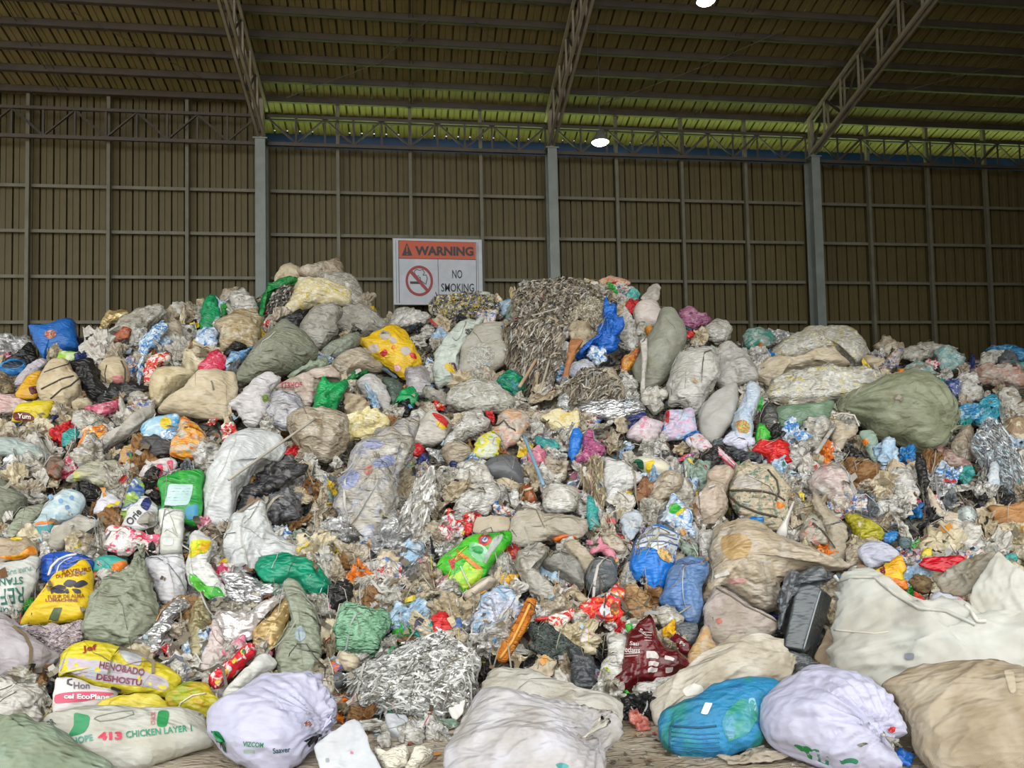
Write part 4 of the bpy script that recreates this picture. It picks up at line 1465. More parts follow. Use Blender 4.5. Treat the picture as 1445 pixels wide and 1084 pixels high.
B('A', 'cream_sack', 'sack', 'pale cream sack right of the sloping dirty white cloth', '1070,735 1110,660 1180,610 1260,570 1350,480 1460,455 1590,480 1610,560 1590,700 1500,775 1330,770 1180,745', mk('c6b89c', 'b8a98b', 'd1c6ae', sc=2.5, r=.55, b=.3, soft=.2, dirt=.3), T=.24, cr=.025, lump=.05, sag=.02, lm='the pale cream sack')
B('A', 'ribbed_bag', 'bag', 'round cream bag with gathered ribs beside the red and white packs', '1022,560 1050,480 1120,435 1230,430 1320,470 1330,500 1240,550 1140,640 1055,705 1030,640', mk('cbbd98', 'baa97f', 'd8ceb2', sc=4, r=.5, b=.35, soft=.15, dirt=.25), T=.36, cr=.02, neck=(1060, 700), na=.14, lm='the round cream bag')
for k_, (s, l, lm) in enumerate((('268,505 300,440 345,392 460,390 492,470 545,530 562,620 500,680 450,722 350,692 275,650', 'beige cloth bundle tied round with dark cords', 'the tied beige bundle'),
                                 ('668,425 760,358 845,390 892,470 855,560 740,555 690,505', 'smaller beige cloth bundle with a pink patch and one cord', 'the beige bundle with a pink patch'))):
    o = B('A', 'tied_bundle', 'bundle', l, s, mk('c6b697', 'b5a484', 'd2c5aa', sc=4, r=.65, b=.35, soft=.15, dirt=.25), T=.36, cr=.02, lump=.08, lm=lm)
    if k_ == 0:
        cord(o, 'A', '280,575 330,550 420,505 500,485', .008, M_cord)
        cord(o, 'A', '345,640 420,575 480,550 540,500', .008, M_cord)
        cord(o, 'A', '300,460 380,430 480,400', .006, M_cord)
        cord(o, 'A', '430,720 425,690 440,660', .006, M_cordl)
    else:
        cord(o, 'A', '825,385 850,440 850,500 840,550', .009, M_cord)
        cord(o, 'A', '720,530 712,470 725,410', .006, M_cord)
        decal(o, 'A', '765,490 835,485 840,540 770,545', mk('c07a78'), name='patch', label='pink cloth patch', tight=.15)
B('A', 'beige_bag', 'bag', 'small round beige bag under the tied beige bundle', '485,680 530,645 600,640 632,680 600,715 510,730', M_beige, T=.4, cr=.03)
B('A', 'black_bag', 'bag', 'black plastic bag between the two beige bundles', '478,440 515,365 580,358 640,368 650,430 680,500 710,560 690,620 610,625 545,560', M_black, T=.25, cr=.06, lm='the black bag between the bundles')
B('A', 'black_bag', 'bag', 'flat black plastic bag below the smaller beige bundle', '650,690 700,590 760,550 900,545 1000,560 990,620 880,670 760,700', M_black, T=.2, cr=.06)
B('A', 'grey_bag', 'bag', 'small grey translucent bag right of the flat black bag', '855,660 890,600 950,590 1005,640 960,680 900,690', M_clear, T=.35, cr=.05)
o = B('A', 'blue_sack', 'sack', 'bright blue pillow-shaped sack standing against the back wall', '195,165 240,155 300,158 400,135 488,118 515,200 540,300 440,320 335,345 312,385 275,340 235,260', mk('1f66b4', '18549a', '2b78c8', sc=2.5, r=.4, b=.3, soft=.2, dirt=.05), T=.26, cr=.03, lm='the bright blue sack on the left', q=.4, tight=.3)
decal(o, 'A', '300,205 330,175 375,180 380,210 335,235', mk('c9a48a', 'c24a3a', '3a5a3a', sc=30, r=.4, t2=.5, t3=.55, dirt=0, b=.1), name='print', label='small printed picture')
o = B('A', 'snack_packs', 'pack', 'glossy red and white printed pack above the round cream bag', '970,480 985,395 1035,350 1100,335 1165,342 1150,395 1080,420 1065,480 1030,535 990,540', M_redwhite, T=.2, cr=.06, lm='the red and white pack')
B('P', 'snack_packs', 'pack', 'crimson and pink printed pack left of the olive-grey sack', '279,520 288,505 302,497 318,500 315,525 300,530 284,528', mk('c42a4a', 'd97a8c', 'a81c34', sc=14, r=.35, b=.45, t2=.55, dirt=.05), T=.22, cr=.06)
B('A', 'film_sheet', 'film', 'broad grey translucent film draped over the left crest', '640,265 720,200 800,130 880,70 1000,25 1110,5 1110,60 1050,130 965,200 950,260 930,320 880,310 870,230 790,210', M_clear, T=.2, cr=.05, lm='the grey film on the left crest')
B('A', 'foil_pack', 'pack', 'gold foil pack on the left crest against the wall', '662,190 690,100 730,38 800,45 885,62 830,100 760,120 725,165 650,230', mk('cfb87a', 'a8905a', 'e2d3a8', sc=6, r=.28, b=.5, soft=.1, met=.45, dirt=.1), T=.15, cr=.06, tight=.25, lm='the gold foil pack')
B('A', 'red_pack', 'pack', 'dark red printed pack below the gold foil pack', '755,250 790,190 840,150 885,165 880,220 830,240 790,262', mk('8a3a2c', 'b56a4a', sc=9, r=.35, b=.45), T=.2, cr=.06)
B('A', 'blue_film', 'film', 'blue and white checked film below the left crest', '908,415 925,330 950,260 1010,190 1085,128 1155,138 1105,215 1060,270 1010,320 985,380 950,430', mk('8fb5d4', '3f7cb8', 'dfe6ea', sc=14, r=.35, b=.5, t2=.52, t3=.54, dirt=.05), T=.2, cr=.07, lm='the blue and white film')
B('A', 'grey_bag', 'bag', 'grey tied bag with a brown smear on the left crest', '1100,260 1120,180 1150,120 1215,115 1240,180 1250,260 1200,280', M_clearbeige, T=.32, cr=.04)
B('A', 'sweet_pack', 'pack', 'yellow and brown snack pack tucked beside the tied beige bundle', '108,625 145,550 190,480 280,448 270,500 265,570 250,640 180,640', mk('d9a82a', 'c9921e', sc=3, r=.35, b=.3, soft=.15, dirt=.05), T=.18, cr=.03, lm='the yellow and brown snack pack')
flo = bpy.data.objects[[k for k in REG][-1]]
decal(flo, 'A', '195,565 255,555 265,600 215,612', mk('5a1f1a'), name='print', label='dark lettering block')
o = B('A', 'sweet_pack', 'pack', 'chocolate brown snack pack with a yellow top strip', '90,790 98,720 160,665 340,655 352,720 280,800 160,795', mk('d2c22e', 'c6b022', sc=3, r=.35, b=.3, soft=.15, dirt=.05), T=.16, cr=.03)
decal(o, 'A', '95,735 200,740 235,785 100,785', mk('6a2418'), name='print', label='brown band')
lettering(o, 'A', 'Yum', (165, 762), 34, -5, plain('e8e0d0'), bold=.02, width=90, off=.008)
B('A', 'candy_bag', 'bag', 'long pink printed bag under the flat black bag', '490,780 530,740 600,715 720,680 825,655 832,700 760,740 680,775 580,822', mk('c9627a', 'd9a5ac', 'a83a54', sc=11, r=.35, b=.5, t2=.54, dirt=.1), T=.25, cr=.05)
B('A', 'film_sheet', 'film', 'pinkish white film at the left edge above the yellow pack', '-40,615 60,612 140,640 200,665 130,720 60,745 -40,745', mk('c9bfb8', 'd0a8a4', 'd9d4cf', sc=4, r=.35, b=.5, soft=.15, dirt=.15), T=.2, cr=.06)
B('A', 'film_sheet', 'film', 'crinkled silver film on top of the heap at the far left', '-60,235 60,228 180,220 235,270 190,300 120,330 0,350 -60,345', M_silverf, T=.22, cr=.09, lm='the crinkled silver film')
B('A', 'black_bag', 'bag', 'black bag sheet under the crinkled silver film', '60,370 140,320 200,262 260,335 240,400 160,425 20,415', M_black, T=.2, cr=.07)
B('A', 'blue_tub', 'tub', 'blue round plastic tub with a dark inside at the left edge', '-10,425 40,385 110,375 180,400 160,460 90,482 20,470', M_blue2, T=.3, cr=.02)
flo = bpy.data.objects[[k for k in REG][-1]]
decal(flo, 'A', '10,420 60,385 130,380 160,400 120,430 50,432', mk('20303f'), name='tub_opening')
B('A', 'white_pouch', 'pouch', 'lilac-white plastic pouch above the yellow and brown snack pack', '98,530 150,460 210,405 300,358 318,395 255,450 190,510 130,555', mk('c6bfc4', 'b3abb0', sc=4, r=.4, b=.4, soft=.2, dirt=.2), T=.22, cr=.05)
B('A', 'striped_bundle', 'bundle', 'brown and cream striped cloth bundle at the left edge', '-40,470 30,472 80,520 112,580 60,610 -40,600', mk('8a7a5c', '5f5340', 'b8aa88', sc=12, r=.6, b=.5), T=.3, cr=.06)
B('A', 'lime_pack', 'pack', 'lime green and white pack below the bright blue sack', '385,380 400,318 470,320 540,330 520,372 450,390', mk('8fbf3a', 'c9d6a8', sc=5, r=.35, b=.3), T=.2, cr=.03)
B('F', 'green_net', 'film', 'dark teal film under the orange spotted bag', '415,190 440,140 525,105 530,180 480,255 440,240', M_teal, T=.2, cr=.07)
B('F', 'film_sheet', 'film', 'grey and lime streaked film left of the white carrier bag', '475,490 480,430 620,350 760,335 840,390 850,430 790,500 650,520 590,480', mk('a9a896', '9c9a8b', 'c2c26a', sc=4, r=.35, b=.4, t3=.6, dirt=.2), T=.2, cr=.05)
B('F', 'striped_pack', 'pack', 'white plastic bag with two bold pink stripes', '960,440 980,380 1040,345 1180,330 1200,380 1100,440 1040,470', mk('d6d0d0', 'c9c2c2', sc=4, r=.4, b=.4), T=.2, cr=.05, lm='the pink-striped bag')
flo = bpy.data.objects[[k for k in REG][-1]]
decal(flo, 'F', '1065,370 1100,362 1110,425 1078,440', mk('d0405f', b=0, dirt=0), name='stripe')
decal(flo, 'F', '1135,345 1175,340 1172,395 1145,405', mk('d0405f', b=0, dirt=0), name='stripe')
B('F', 'brown_bag', 'bag', 'dirty brown rag bag left of the grey and lime film', '300,420 330,340 360,300 420,330 425,410 395,460 340,455', mk('6f5f50', '8a5a44', '9a8d7c', sc=7, r=.5, b=.5), T=.22, cr=.07)
B('K', 'gold_pouch', 'pouch', 'gold and brown foil pouch at the left edge above the sugar sack', '-40,120 60,88 185,80 240,150 268,215 200,230 80,245 -40,255', mk('a8957a', '9a8a72', 'b5a68c', sc=4, r=.3, b=.3, soft=.15, dirt=.1), T=.18, cr=.04, lm='the gold and brown foil pouch')
flo = bpy.data.objects[[k for k in REG][-1]]
decal(flo, 'K', '-30,225 60,215 180,195 200,150 240,165 255,205 180,225 60,242', mk('e0aa22', 'd07a22', sc=6, r=.3, b=.2), name='print', label='golden yellow edge')
decal(flo, 'K', '75,92 140,90 150,105 80,108', M_yellow, name='print')
B('K', 'pearl_bag', 'bag', 'clear bag of pinkish foam pearls under the yellow flower sack', '130,700 300,690 450,672 560,665 580,740 540,800 440,860 340,870 250,800', mk('bfb0b2', '9a8a90', 'd9d2d4', sc=26, r=.3, b=.6, soft=.06, dirt=.2, bs=30), T=.22, cr=.05, lump=.1, lm='the bag of pinkish foam pearls')

# ================================================================== lower middle
o = B('L', 'green_bag', 'bag', 'shiny emerald green plastic bag right of the torn white sack', '380,305 430,240 500,218 600,213 740,250 850,320 905,450 880,520 815,572 760,540 715,460 660,400 590,400 480,415 430,390', M_emer, T=.34, cr=.03, lump=.07, neck=(840, 560), nf=20, na=.14, lm='the emerald green bag', ctr=(700, 330))
B('L', 'black_bag', 'bag', 'shredded black plastic bag under the emerald green bag', '790,600 870,500 900,420 1000,392 1062,392 1040,480 985,560 900,630 830,665', M_black, T=.22, cr=.09, lm='the shredded black bag')
B('L', 'foil_sheet', 'foil', 'crinkled silver film behind the metallised open bag', '165,372 250,338 330,350 420,392 575,440 500,490 430,515 260,565 205,545', M_silver, T=.2, cr=.08, lm='the crinkled silver foil')
o = B('L', 'metal_film_bag', 'bag', 'large metallised film bag with a gold inside gaping open', '98,600 140,590 205,650 400,560 620,455 650,480 560,560 430,680 380,760 300,800 180,850 150,760', mk('cfcac6', 'b9a9a6', 'e6e5e4', sc=4, r=.22, b=.35, soft=.15, dirt=.08, met=.35), T=.16, cr=.06, lm='the metallised open bag', tight=.3, fw=.08)
B('L', 'lining', None, 'gold coloured inside of the bag', '372,750 400,690 540,560 640,465 672,530 610,630 560,760 530,830 480,875 440,850 395,880', mk('b89c66', '9a7f4e', 'd2bd8a', sc=6, r=.3, b=.3, soft=.15, dirt=.1, met=.3), parent=o, T=.1, cr=.05, fw=.03, tight=.3)
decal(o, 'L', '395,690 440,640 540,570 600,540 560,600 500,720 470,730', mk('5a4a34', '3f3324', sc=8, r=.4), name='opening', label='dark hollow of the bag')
B('L', 'foil_sheet', 'foil', 'dull bronze film crumpled left of the metallised open bag', '-60,640 10,470 60,540 85,600 100,660 60,780 10,900 -60,880', mk('8f8560', '6f6a50', 'b5ab8a', sc=5, r=.28, b=.35, soft=.12, met=.3), T=.2, cr=.06, lm='the bronze film')
B('K', 'foil_sheet', 'foil', 'creased silver film left of the bronze film', '870,830 960,760 1060,660 1110,560 1290,505 1300,560 1180,640 1110,760 1085,870 980,870', M_silver, T=.14, cr=.08)
B('L', 'film_sheet', 'film', 'pinkish clear film below the metallised open bag', '30,900 100,650 160,750 165,850 230,830 180,900 90,980 20,985', mk('bfb0aa', 'cfc0bc', 'a9a09a', sc=4, r=.25, b=.4, soft=.15, coat=.3), T=.15, cr=.05)
B('R', 'pink_pouch', 'pouch', 'glossy pink and white pouch above the red sweet wrapper roll', '158,280 220,225 310,172 330,210 320,260 240,320 180,340', mk('d9889c', 'd9d2d4', 'c25a7a', sc=7, r=.3, b=.35, soft=.08), T=.25, cr=.04)
o = B('R', 'wrapper_roll', 'wrapper', 'roll of red sweet wrappers with yellow prints', '65,490 130,420 220,345 300,268 368,245 390,310 330,365 260,430 180,500 128,552 90,530', mk('cf2030', 'e9d8d2', 'b5182a', sc=15, r=.35, b=.35, t2=.56, dirt=.03), T=.3, cr=.03, lm='the red sweet wrapper roll', q=.42)
for poly in ('110,500 135,480 150,495 125,520', '165,435 190,410 205,430 180,455', '225,360 250,335 262,355 238,378', '285,295 305,270 320,290 298,315'):
    decal(o, 'R', poly, M_yellow, name='print', n=14, R=2)
B('R', 'foam_roll', 'roll', 'white foam sheet roll below the red sweet wrapper roll', '165,580 230,500 290,445 400,335 470,305 505,335 518,395 470,440 400,495 300,570 230,615', mk('cfd0cb', 'c2c2ba', sc=4, r=.5, b=.3, dirt=.15), T=.34, cr=.03, lm='the white foam roll')
o = B('L', 'polythene_bag', 'bag', 'tall dusty grey-green bag standing beside the metallised open bag', '520,900 545,800 600,700 650,560 575,430 595,378 670,382 720,460 770,560 815,640 842,830 820,950 780,1040 660,1050 545,1030', M_greygreen, T=.24, cr=.03, neck=(630, 400), na=.12, nf=18, ctr=(690, 830), lm='the tall grey-green bag', sag=.01)
decal(o, 'L', '660,720 700,690 730,760 690,800 660,770', mk('93a3ab', r=.4, b=.2), name='stain')
B('L', 'green_bag', 'bag', 'crinkled pale green bag, round as a cabbage', '918,730 930,650 965,600 1060,562 1190,575 1260,620 1285,690 1235,800 1165,895 1090,912 1000,890 935,840', mk('7fae8c', '6e9c7c', '97c2a2', sc=4, r=.35, b=.7, soft=.12, dirt=.15, bs=13), T=.36, cr=.06, lm='the pale green crinkled bag')
B('L', 'beige_bag', 'bag', 'small knotted dirty beige bag under the pale green crinkled bag', '945,900 990,870 1080,890 1090,950 1050,1010 1010,990 960,950', M_beige, T=.35, cr=.05)
B('R', 'grey_pot', 'pot', 'dark grey bucket on its side by the pale green crinkled bag', '860,480 900,440 970,435 1010,480 1010,520 940,545 880,530', M_dgrey, T=.4, cr=.02, q=.4)
B('R', 'orange_pack', 'pack', 'small orange and blue pack left of the dirty beige knotted bag', '868,390 910,370 950,375 985,400 940,430 890,425', mk('d9682a', '2f6fb8', sc=14, r=.35, b=.3, t2=.55), T=.25, cr=.04)
ribbons('shredded_foil', 'big tangle of shredded silver plastic strips on the floor at the front', 'P', '492,965 520,935 560,918 605,906 650,914 678,945 685,985 660,1012 600,1032 545,1022 508,1002',
        [mk('c9c9c5', r=.35, b=0, dirt=0), mk('a9a9a3', r=.4, b=0, dirt=0), mk('e6e6e2', r=.3, b=0, dirt=0), mk('e6e6e2', r=.3, b=0, dirt=0), mk('77756d', r=.5, b=0, dirt=0)], 2900, .36, .011, 8, .45, mound=.30, seed=4, curl=.9, lm='the silver shreds on the floor')
B('S', 'green_net', 'net', 'small clump of green netting under the silver shreds', '-10,650 -60,700 -40,740 0,760 20,700', M_emer, T=.3, cr=.1)
B('S', 'bottle_bundle', 'bag', 'net of clear green-tinted scraps under the silver shreds', '100,780 170,740 260,760 390,750 420,790 360,830 180,840 110,820', mk('8f998a', '6f8f7c', 'c2c9c0', sc=22, r=.25, b=.5, t2=.53), T=.3, cr=.08)
o = B('M', 'rice_bag', 'bag', 'green printed rice bag with a red ring emblem in the lower middle', '268,385 330,310 450,222 530,182 640,160 765,148 782,205 700,310 640,390 605,450 470,572 430,550 340,465', mk('3fae2a', '2f9a24', '63c23a', sc=3, r=.35, b=.3, soft=.15, dirt=.05), T=.16, cr=.02, tight=.3, lm='the green rice bag', fw=.06)
decal(o, 'M', '350,470 430,420 470,350 520,400 590,410 560,480 470,560 420,530', mk('a9cf3a', '7fc23a', 'd2d84a', sc=10, r=.35, b=.2, t2=.55), name='print', label='yellow-green picture')
decal(o, 'M', '490,245 530,222 600,250 620,300 580,360 540,340 500,300', mk('9fcfae', '5fb87a', sc=9, r=.35, b=.2), name='print', label='pale leaf picture')
decal(o, 'M', '510,255 560,245 590,270 570,300 530,290', mk('2f9a4c', r=.35, b=0), name='print', off=.007)
decal(o, 'M', '660,190 720,165 705,215 640,300 600,370 590,340 610,290', mk('a9b0aa', r=.35, b=.2), name='print', label='grey printed band')
decal(o, 'M', '400,270 430,285 580,400 560,415 480,350 420,300', M_orange, name='print', label='orange swoosh')
decal(o, 'M', '553,190 590,165 635,180 640,215 600,245 560,230', mk('c9403a', r=.35, b=0), name='emblem_ring', label='red ring emblem')
decal(o, 'M', '570,195 595,182 618,192 618,212 595,228 572,220', mk('4a5a8a', 'c9c2b4', sc=40, r=.35, b=0), name='emblem_centre', off=.008)
decal(o, 'M', '360,360 385,330 400,340 385,400 372,400', M_red, name='print')
lettering(o, 'M', 'RICE', (395, 335), 36, 30, plain('c23a34'), bold=.02, width=90)
o = B('M', 'foam_board', 'board', 'rusty orange foam board propped below the rice bag', '675,990 705,920 760,870 800,780 835,690 890,590 925,590 945,620 940,670 890,790 840,880 790,970 740,1045 695,1035', mk('c4751c', 'a9580f', 'd28a2e', sc=6, r=.7, b=.6, soft=.12, dirt=.25, bs=20), T=.2, cr=.03, q=.3, pw=5, tight=.2, lm='the orange board', fw=.12, wcam=.7)
cord(o, 'M', '700,1010 780,900 850,760 905,640', .010, mk('d9a04a', r=.7, b=0), name='ridge')
B('M', 'paper_roll', 'roll', 'pale paper roll lying below the rice bag', '450,585 560,515 655,455 685,485 590,560 480,625', mk('cbbfae', 'bdb09c', sc=4, r=.6, b=.2, dirt=.15), T=.45, cr=.01, q=.5, lm='the pale paper roll', tight=.2)
B('M', 'gold_pack', 'pack', 'crumpled gold and white pack at the end of the pale paper roll', '670,470 700,440 800,432 825,470 760,520 690,530', mk('d2a02f', 'd9d4c8', sc=8, r=.35, b=.4, t2=.53), T=.25, cr=.06)
B('M', 'film_sheet', 'film', 'broad grey-beige film sheet above the orange tube', '765,155 775,40 850,5 935,-5 1005,40 1140,40 1290,65 1305,130 1215,200 1100,180 1000,215 870,255 790,225', mk('aba493', '9b9482', 'b9b3a5', sc=3, r=.45, b=.4, soft=.2, dirt=.25), T=.2, cr=.04, lump=.08, sag=.03, lm='the broad grey-beige film sheet')
B('M', 'film_bag', 'bag', 'slumped grey translucent bag below the broad film sheet', '800,330 860,270 960,225 1050,232 1030,300 960,360 890,400 945,430 1055,520 1135,620 1110,695 1010,655 900,565 835,460', mk('a09c90', '8f8b7f', 'b5b2a8', sc=4, r=.3, b=.5, soft=.15, dirt=.25, coat=.3), T=.24, cr=.05, ctr=(900, 440), lm='the slumped grey bag')
B('M', 'film_bag', 'bag', 'dull grey sleeve bag between the slumped grey bag and a beige strip', '985,375 1040,290 1100,270 1200,330 1270,420 1285,500 1270,545 1180,500 1070,425', mk('83827a', '73726b', '95948b', sc=4, r=.4, b=.4, soft=.15), T=.3, cr=.04, sag=.02)
B('M', 'cloth_strip', 'cloth', 'pale beige cloth strip right of the dull grey sleeve bag', '1125,225 1180,210 1245,230 1330,330 1335,400 1300,452 1255,410 1200,320', mk('b9af9c', 'a99e88', sc=4, r=.6, b=.4, dirt=.3), T=.2, cr=.06)
B('M', 'cloth_strip', 'cloth', 'beige cloth strip hanging left of the red printed wrappers', '1135,640 1160,560 1195,500 1230,530 1290,600 1320,620 1260,640 1210,610 1180,670', mk('b5a58a', 'a3937a', sc=4, r=.6, b=.4, dirt=.3), T=.2, cr=.06)
B('M', 'orange_tube', 'tube', 'short orange plastic tube lying on the broad film sheet', '1055,195 1130,172 1215,152 1228,198 1150,208 1080,215', mk('d9681a', 'c95a14', sc=5, r=.4, b=.2, dirt=.1), T=.5, cr=.01, tight=.2, fw=.1, lm='the orange tube')
B('M', 'film_cluster', 'film', 'pale blue and white film bunch above the orange board', '530,705 560,640 600,580 700,538 800,560 835,590 800,680 740,740 690,800 620,850 550,835', mk('b9bfd0', '8fb0c8', 'd9dae0', sc=9, r=.3, b=.6, t2=.53, dirt=.05), T=.24, cr=.09, lm='the pale blue film bunch')
B('M', 'red_cloth', 'cloth', 'crumpled red rag below the rice bag', '235,725 280,700 345,712 375,780 382,855 320,860 265,850', M_red, T=.25, cr=.1, lm='the crumpled red rag')
B('M', 'teal_scrap', 'film', 'teal film scrap left of the crumpled red rag', '120,870 160,780 200,750 245,790 230,860 180,880', M_teal, T=.22, cr=.1)
B('M', 'blue_scrap', 'film', 'slate blue pouch right of the crumpled red rag', '385,750 425,735 440,790 420,850 395,840', mk('5a7aa8', '3f5f94', sc=6), T=.25, cr=.05)
B('M', 'red_pack', 'pack', 'dark red pack with orange figures right of the rice bag', '720,310 750,250 800,228 835,260 825,320 780,350', mk('9a2a24', 'd9602a', sc=14, r=.35, b=.4, t2=.52), T=.2, cr=.05)
B('M', 'red_cloth', 'cloth', 'small red cloth fold above the rice bag', '450,150 465,95 515,85 510,150 480,170', M_red, T=.25, cr=.1)
B('M', 'cardboard_sleeve', 'board', 'flat grey-beige cardboard sleeve above the rice bag', '515,145 535,50 650,35 770,52 762,140 640,155 550,165', mk('b3a893', 'a3967f', sc=3, r=.7, b=.2, dirt=.25), T=.12, cr=.02, tight=.15)
B('M', 'grey_net', 'net', 'dark grey-green tangle of netting below the red printed wrappers', '885,830 930,775 1050,780 1130,850 1170,920 1200,1010 1180,1050 1090,1040 1000,980 930,900', mk('4f5a54', '3d4743', '6d776f', sc=12, r=.6, b=.8, soft=.05, bs=30), T=.22, cr=.12, lm='the dark netting')
B('S', 'dark_bag', 'bag', 'creased charcoal bag hanging beside the dark netting', '1165,255 1230,280 1310,330 1350,400 1340,550 1250,540 1195,510 1185,380', mk('3f4244', '33363a', '4f5254', sc=4, r=.35, b=.5, soft=.15), T=.22, cr=.06, lm='the creased charcoal bag')
o = B('N', 'printed_wrapper', 'wrapper', 'red printed wrapper sheet crumpled left of the brown paper', '-10,740 0,690 60,610 140,570 200,540 245,488 285,560 272,660 270,745 180,765 80,790 20,800', mk('d2302a', 'e3d6cc', 'd98a2e', sc=13, r=.35, b=.5, t2=.58, t3=.6, dirt=.05), T=.16, cr=.08, lm='the red printed wrappers')
decal(o, 'N', '125,680 155,635 200,690 150,730', plain('c9c9d0'), name='print', label='white square')
decal(o, 'N', '200,640 245,630 255,700 205,710', mk('7a3f1a', 'c98a3a', sc=20), name='print')
B('M', 'printed_wrapper', 'wrapper', 'red and white striped wrapper strip left of the red printed wrapper sheet', '935,745 1040,730 1130,690 1210,670 1200,730 1140,800 1090,800 1030,770', M_redwhite, T=.2, cr=.08)
B('M', 'printed_wrapper', 'wrapper', 'white and red torn pack below the red and white striped wrapper strip', '1150,830 1210,800 1290,800 1330,870 1300,910 1260,930 1230,880', mk('d9d2ca', 'd03040', sc=11, r=.35, b=.4, t2=.54), T=.2, cr=.07)
o = B('T', 'coffee_bag', 'bag', 'glossy maroon pack with white lettering', '190,512 240,485 285,450 295,300 320,220 380,100 440,42 475,38 512,120 540,235 610,300 715,332 722,420 640,445 540,472 420,525 320,562 255,572', mk('5f1418', '4a0f14', '7a1d22', sc=3, r=.22, b=.3, soft=.2, dirt=.03, coat=.3), T=.17, cr=.04, lm='the maroon pack', ctr=(430, 340), tight=.3)
WT = plain('cfc6c2')
lettering(o, 'T', 'Sau', (360, 240), 28, -4, WT, bold=.02, width=60)
lettering(o, 'T', 'edaus', (348, 283), 40, -5, WT, bold=.02, width=105)
decal(o, 'T', '445,290 500,292 530,330 520,345 445,340', WT, name='print', tight=.1)
decal(o, 'T', '460,362 530,368 520,395 460,395', WT, name='print', tight=.1)
decal(o, 'T', '455,410 520,405 515,430 455,438', WT, name='print', tight=.1)
decal(o, 'T', '570,320 635,340 625,358 568,345', WT, name='print', tight=.1)
decal(o, 'T', '575,405 625,400 620,430 575,440', WT, name='print', tight=.1)
for y in (160, 178, 196, 214):
    cord(o, 'T', [(430, y), (480, y + 4)], .0025, WT, name='text_line')
for y in (320, 303):
    cord(o, 'T', [(295, y + 5), (385, y)], .0025, WT, name='text_line')
lettering(o, 'T', 'Sau', (425, 165), 24, -35, WT, width=70)
o = B('T', 'coffee_bag', 'bag', 'second maroon pack half covered behind the glossy one', '600,205 660,180 720,230 760,260 730,310 660,285', mk('5f1418', '4a0f14', sc=3, r=.25, b=.3, dirt=.03), T=.2, cr=.05)
lettering(o, 'T', 'Fs', (690, 240), 24, -25, WT, width=40)
B('N', 'brown_paper', 'paper', 'crumpled brown wrapping paper above the maroon pack', '285,650 300,580 340,540 430,560 500,655 460,720 400,740 320,720', mk('9c7b52', '876440', 'b59768', sc=5, r=.5, b=.7, soft=.1), T=.24, cr=.12, lm='the brown wrapping paper')
o = B('T', 'clear_pouch', 'pouch', 'clear white pouch left of the maroon pack', '105,490 130,400 170,320 185,190 230,160 305,170 315,280 290,400 245,475 170,498', M_clearw, T=.2, cr=.06, lm='the clear white pouch')
decal(o, 'T', '130,430 170,395 205,430 170,442', mk('a9c23a'), name='print')
B('T', 'yellow_wrapper', 'wrapper', 'crumpled bright yellow wrapper beside the maroon pack', '550,150 570,115 625,92 645,140 630,190 575,205', mk('e0ac1a', 'd0961a', sc=6, r=.35, b=.6), T=.3, cr=.1, lm='the bright yellow wrapper')
B('T', 'lime_scrap', 'scrap', 'small lime green plastic scrap at the top of the clear white pouch', '305,115 335,100 350,130 330,165 310,155', M_green2, T=.35, cr=.05)
B('T', 'clear_tub', 'bag', 'clear crumpled plastic bag between maroon pack and long sack', '350,560 400,520 500,490 600,455 690,445 640,490 560,560 520,640 480,660 400,640', M_clearw, T=.25, cr=.07)
B('T', 'red_scrap', 'scrap', 'pinkish red meat-coloured wrapper scrap on the floor by the green straw', '310,720 350,690 420,720 470,780 440,830 370,820', mk('b5665a', 'c98a7a', '8a3a34', sc=12, r=.4), T=.25, cr=.1)
B('N', 'grey_bag', 'bag', 'round charcoal grey bag left of the blue-bottomed sack', '18,475 45,400 90,335 150,320 215,325 232,400 222,500 120,585 60,575', M_dgrey, T=.36, cr=.03, sag=.03, lm='the round charcoal bag')
o = B('N', 'striped_sack', 'sack', 'blue and white striped sack with a gold round emblem', '318,395 345,300 385,190 440,118 540,112 600,140 665,178 655,260 640,320 600,455 545,550 500,590 455,535 340,450', mk('1d74d0', '1866bb', '2f86dc', sc=3, r=.35, b=.3, soft=.2, dirt=.03), T=.3, cr=.02, lump=.05, lm='the blue and white striped sack', neck=(490, 585), na=.1, nf=24)
decal(o, 'N', '365,262 390,190 445,125 540,118 662,180 650,270 625,360 570,330 520,275 440,250', mk('c9cdd0', 'bcc0c4', sc=3, r=.4, b=.2, dirt=.1), name='print', label='white upper half with stripes', n=44, R=8)
for pts in ('390,200 460,175 560,175 655,205', '372,240 450,215 560,215 650,240'):
    cord(o, 'N', pts, .006, plain('5a6a86'), name='stripe', off=.003)
decal(o, 'N', '515,285 540,258 590,270 618,320 600,362 560,345 530,315', mk('d2b06a', '8a6a3a', 'e6d9b0', sc=22, r=.4, b=0), name='emblem', label='gold round emblem', off=.009)
lettering(o, 'N', 'GULI', (595, 275), 34, -28, plain('8f98a8'), width=90, off=.01)
decal(o, 'N', '395,470 430,440 455,480 440,520 405,515', mk('8f9298', '22262c', sc=30, r=.3), name='torn_hole', label='torn hole with black scraps')
B('N', 'blue_bag', 'bag', 'slate blue long bag right of the blue and white striped sack', '545,560 580,480 620,390 680,335 760,322 855,332 862,420 830,520 825,600 835,680 790,780 700,755 640,690 530,630', mk('5d7da8', '6c7f96', '4a74b0', sc=3, r=.35, b=.45, soft=.2, dirt=.1), T=.28, cr=.03, sag=.02, lm='the slate blue bag')
B('N', 'grey_film', 'film', 'clear grey film bag below the slate blue bag', '498,665 555,635 620,670 685,725 665,785 570,800 510,745', M_clear, T=.24, cr=.05)
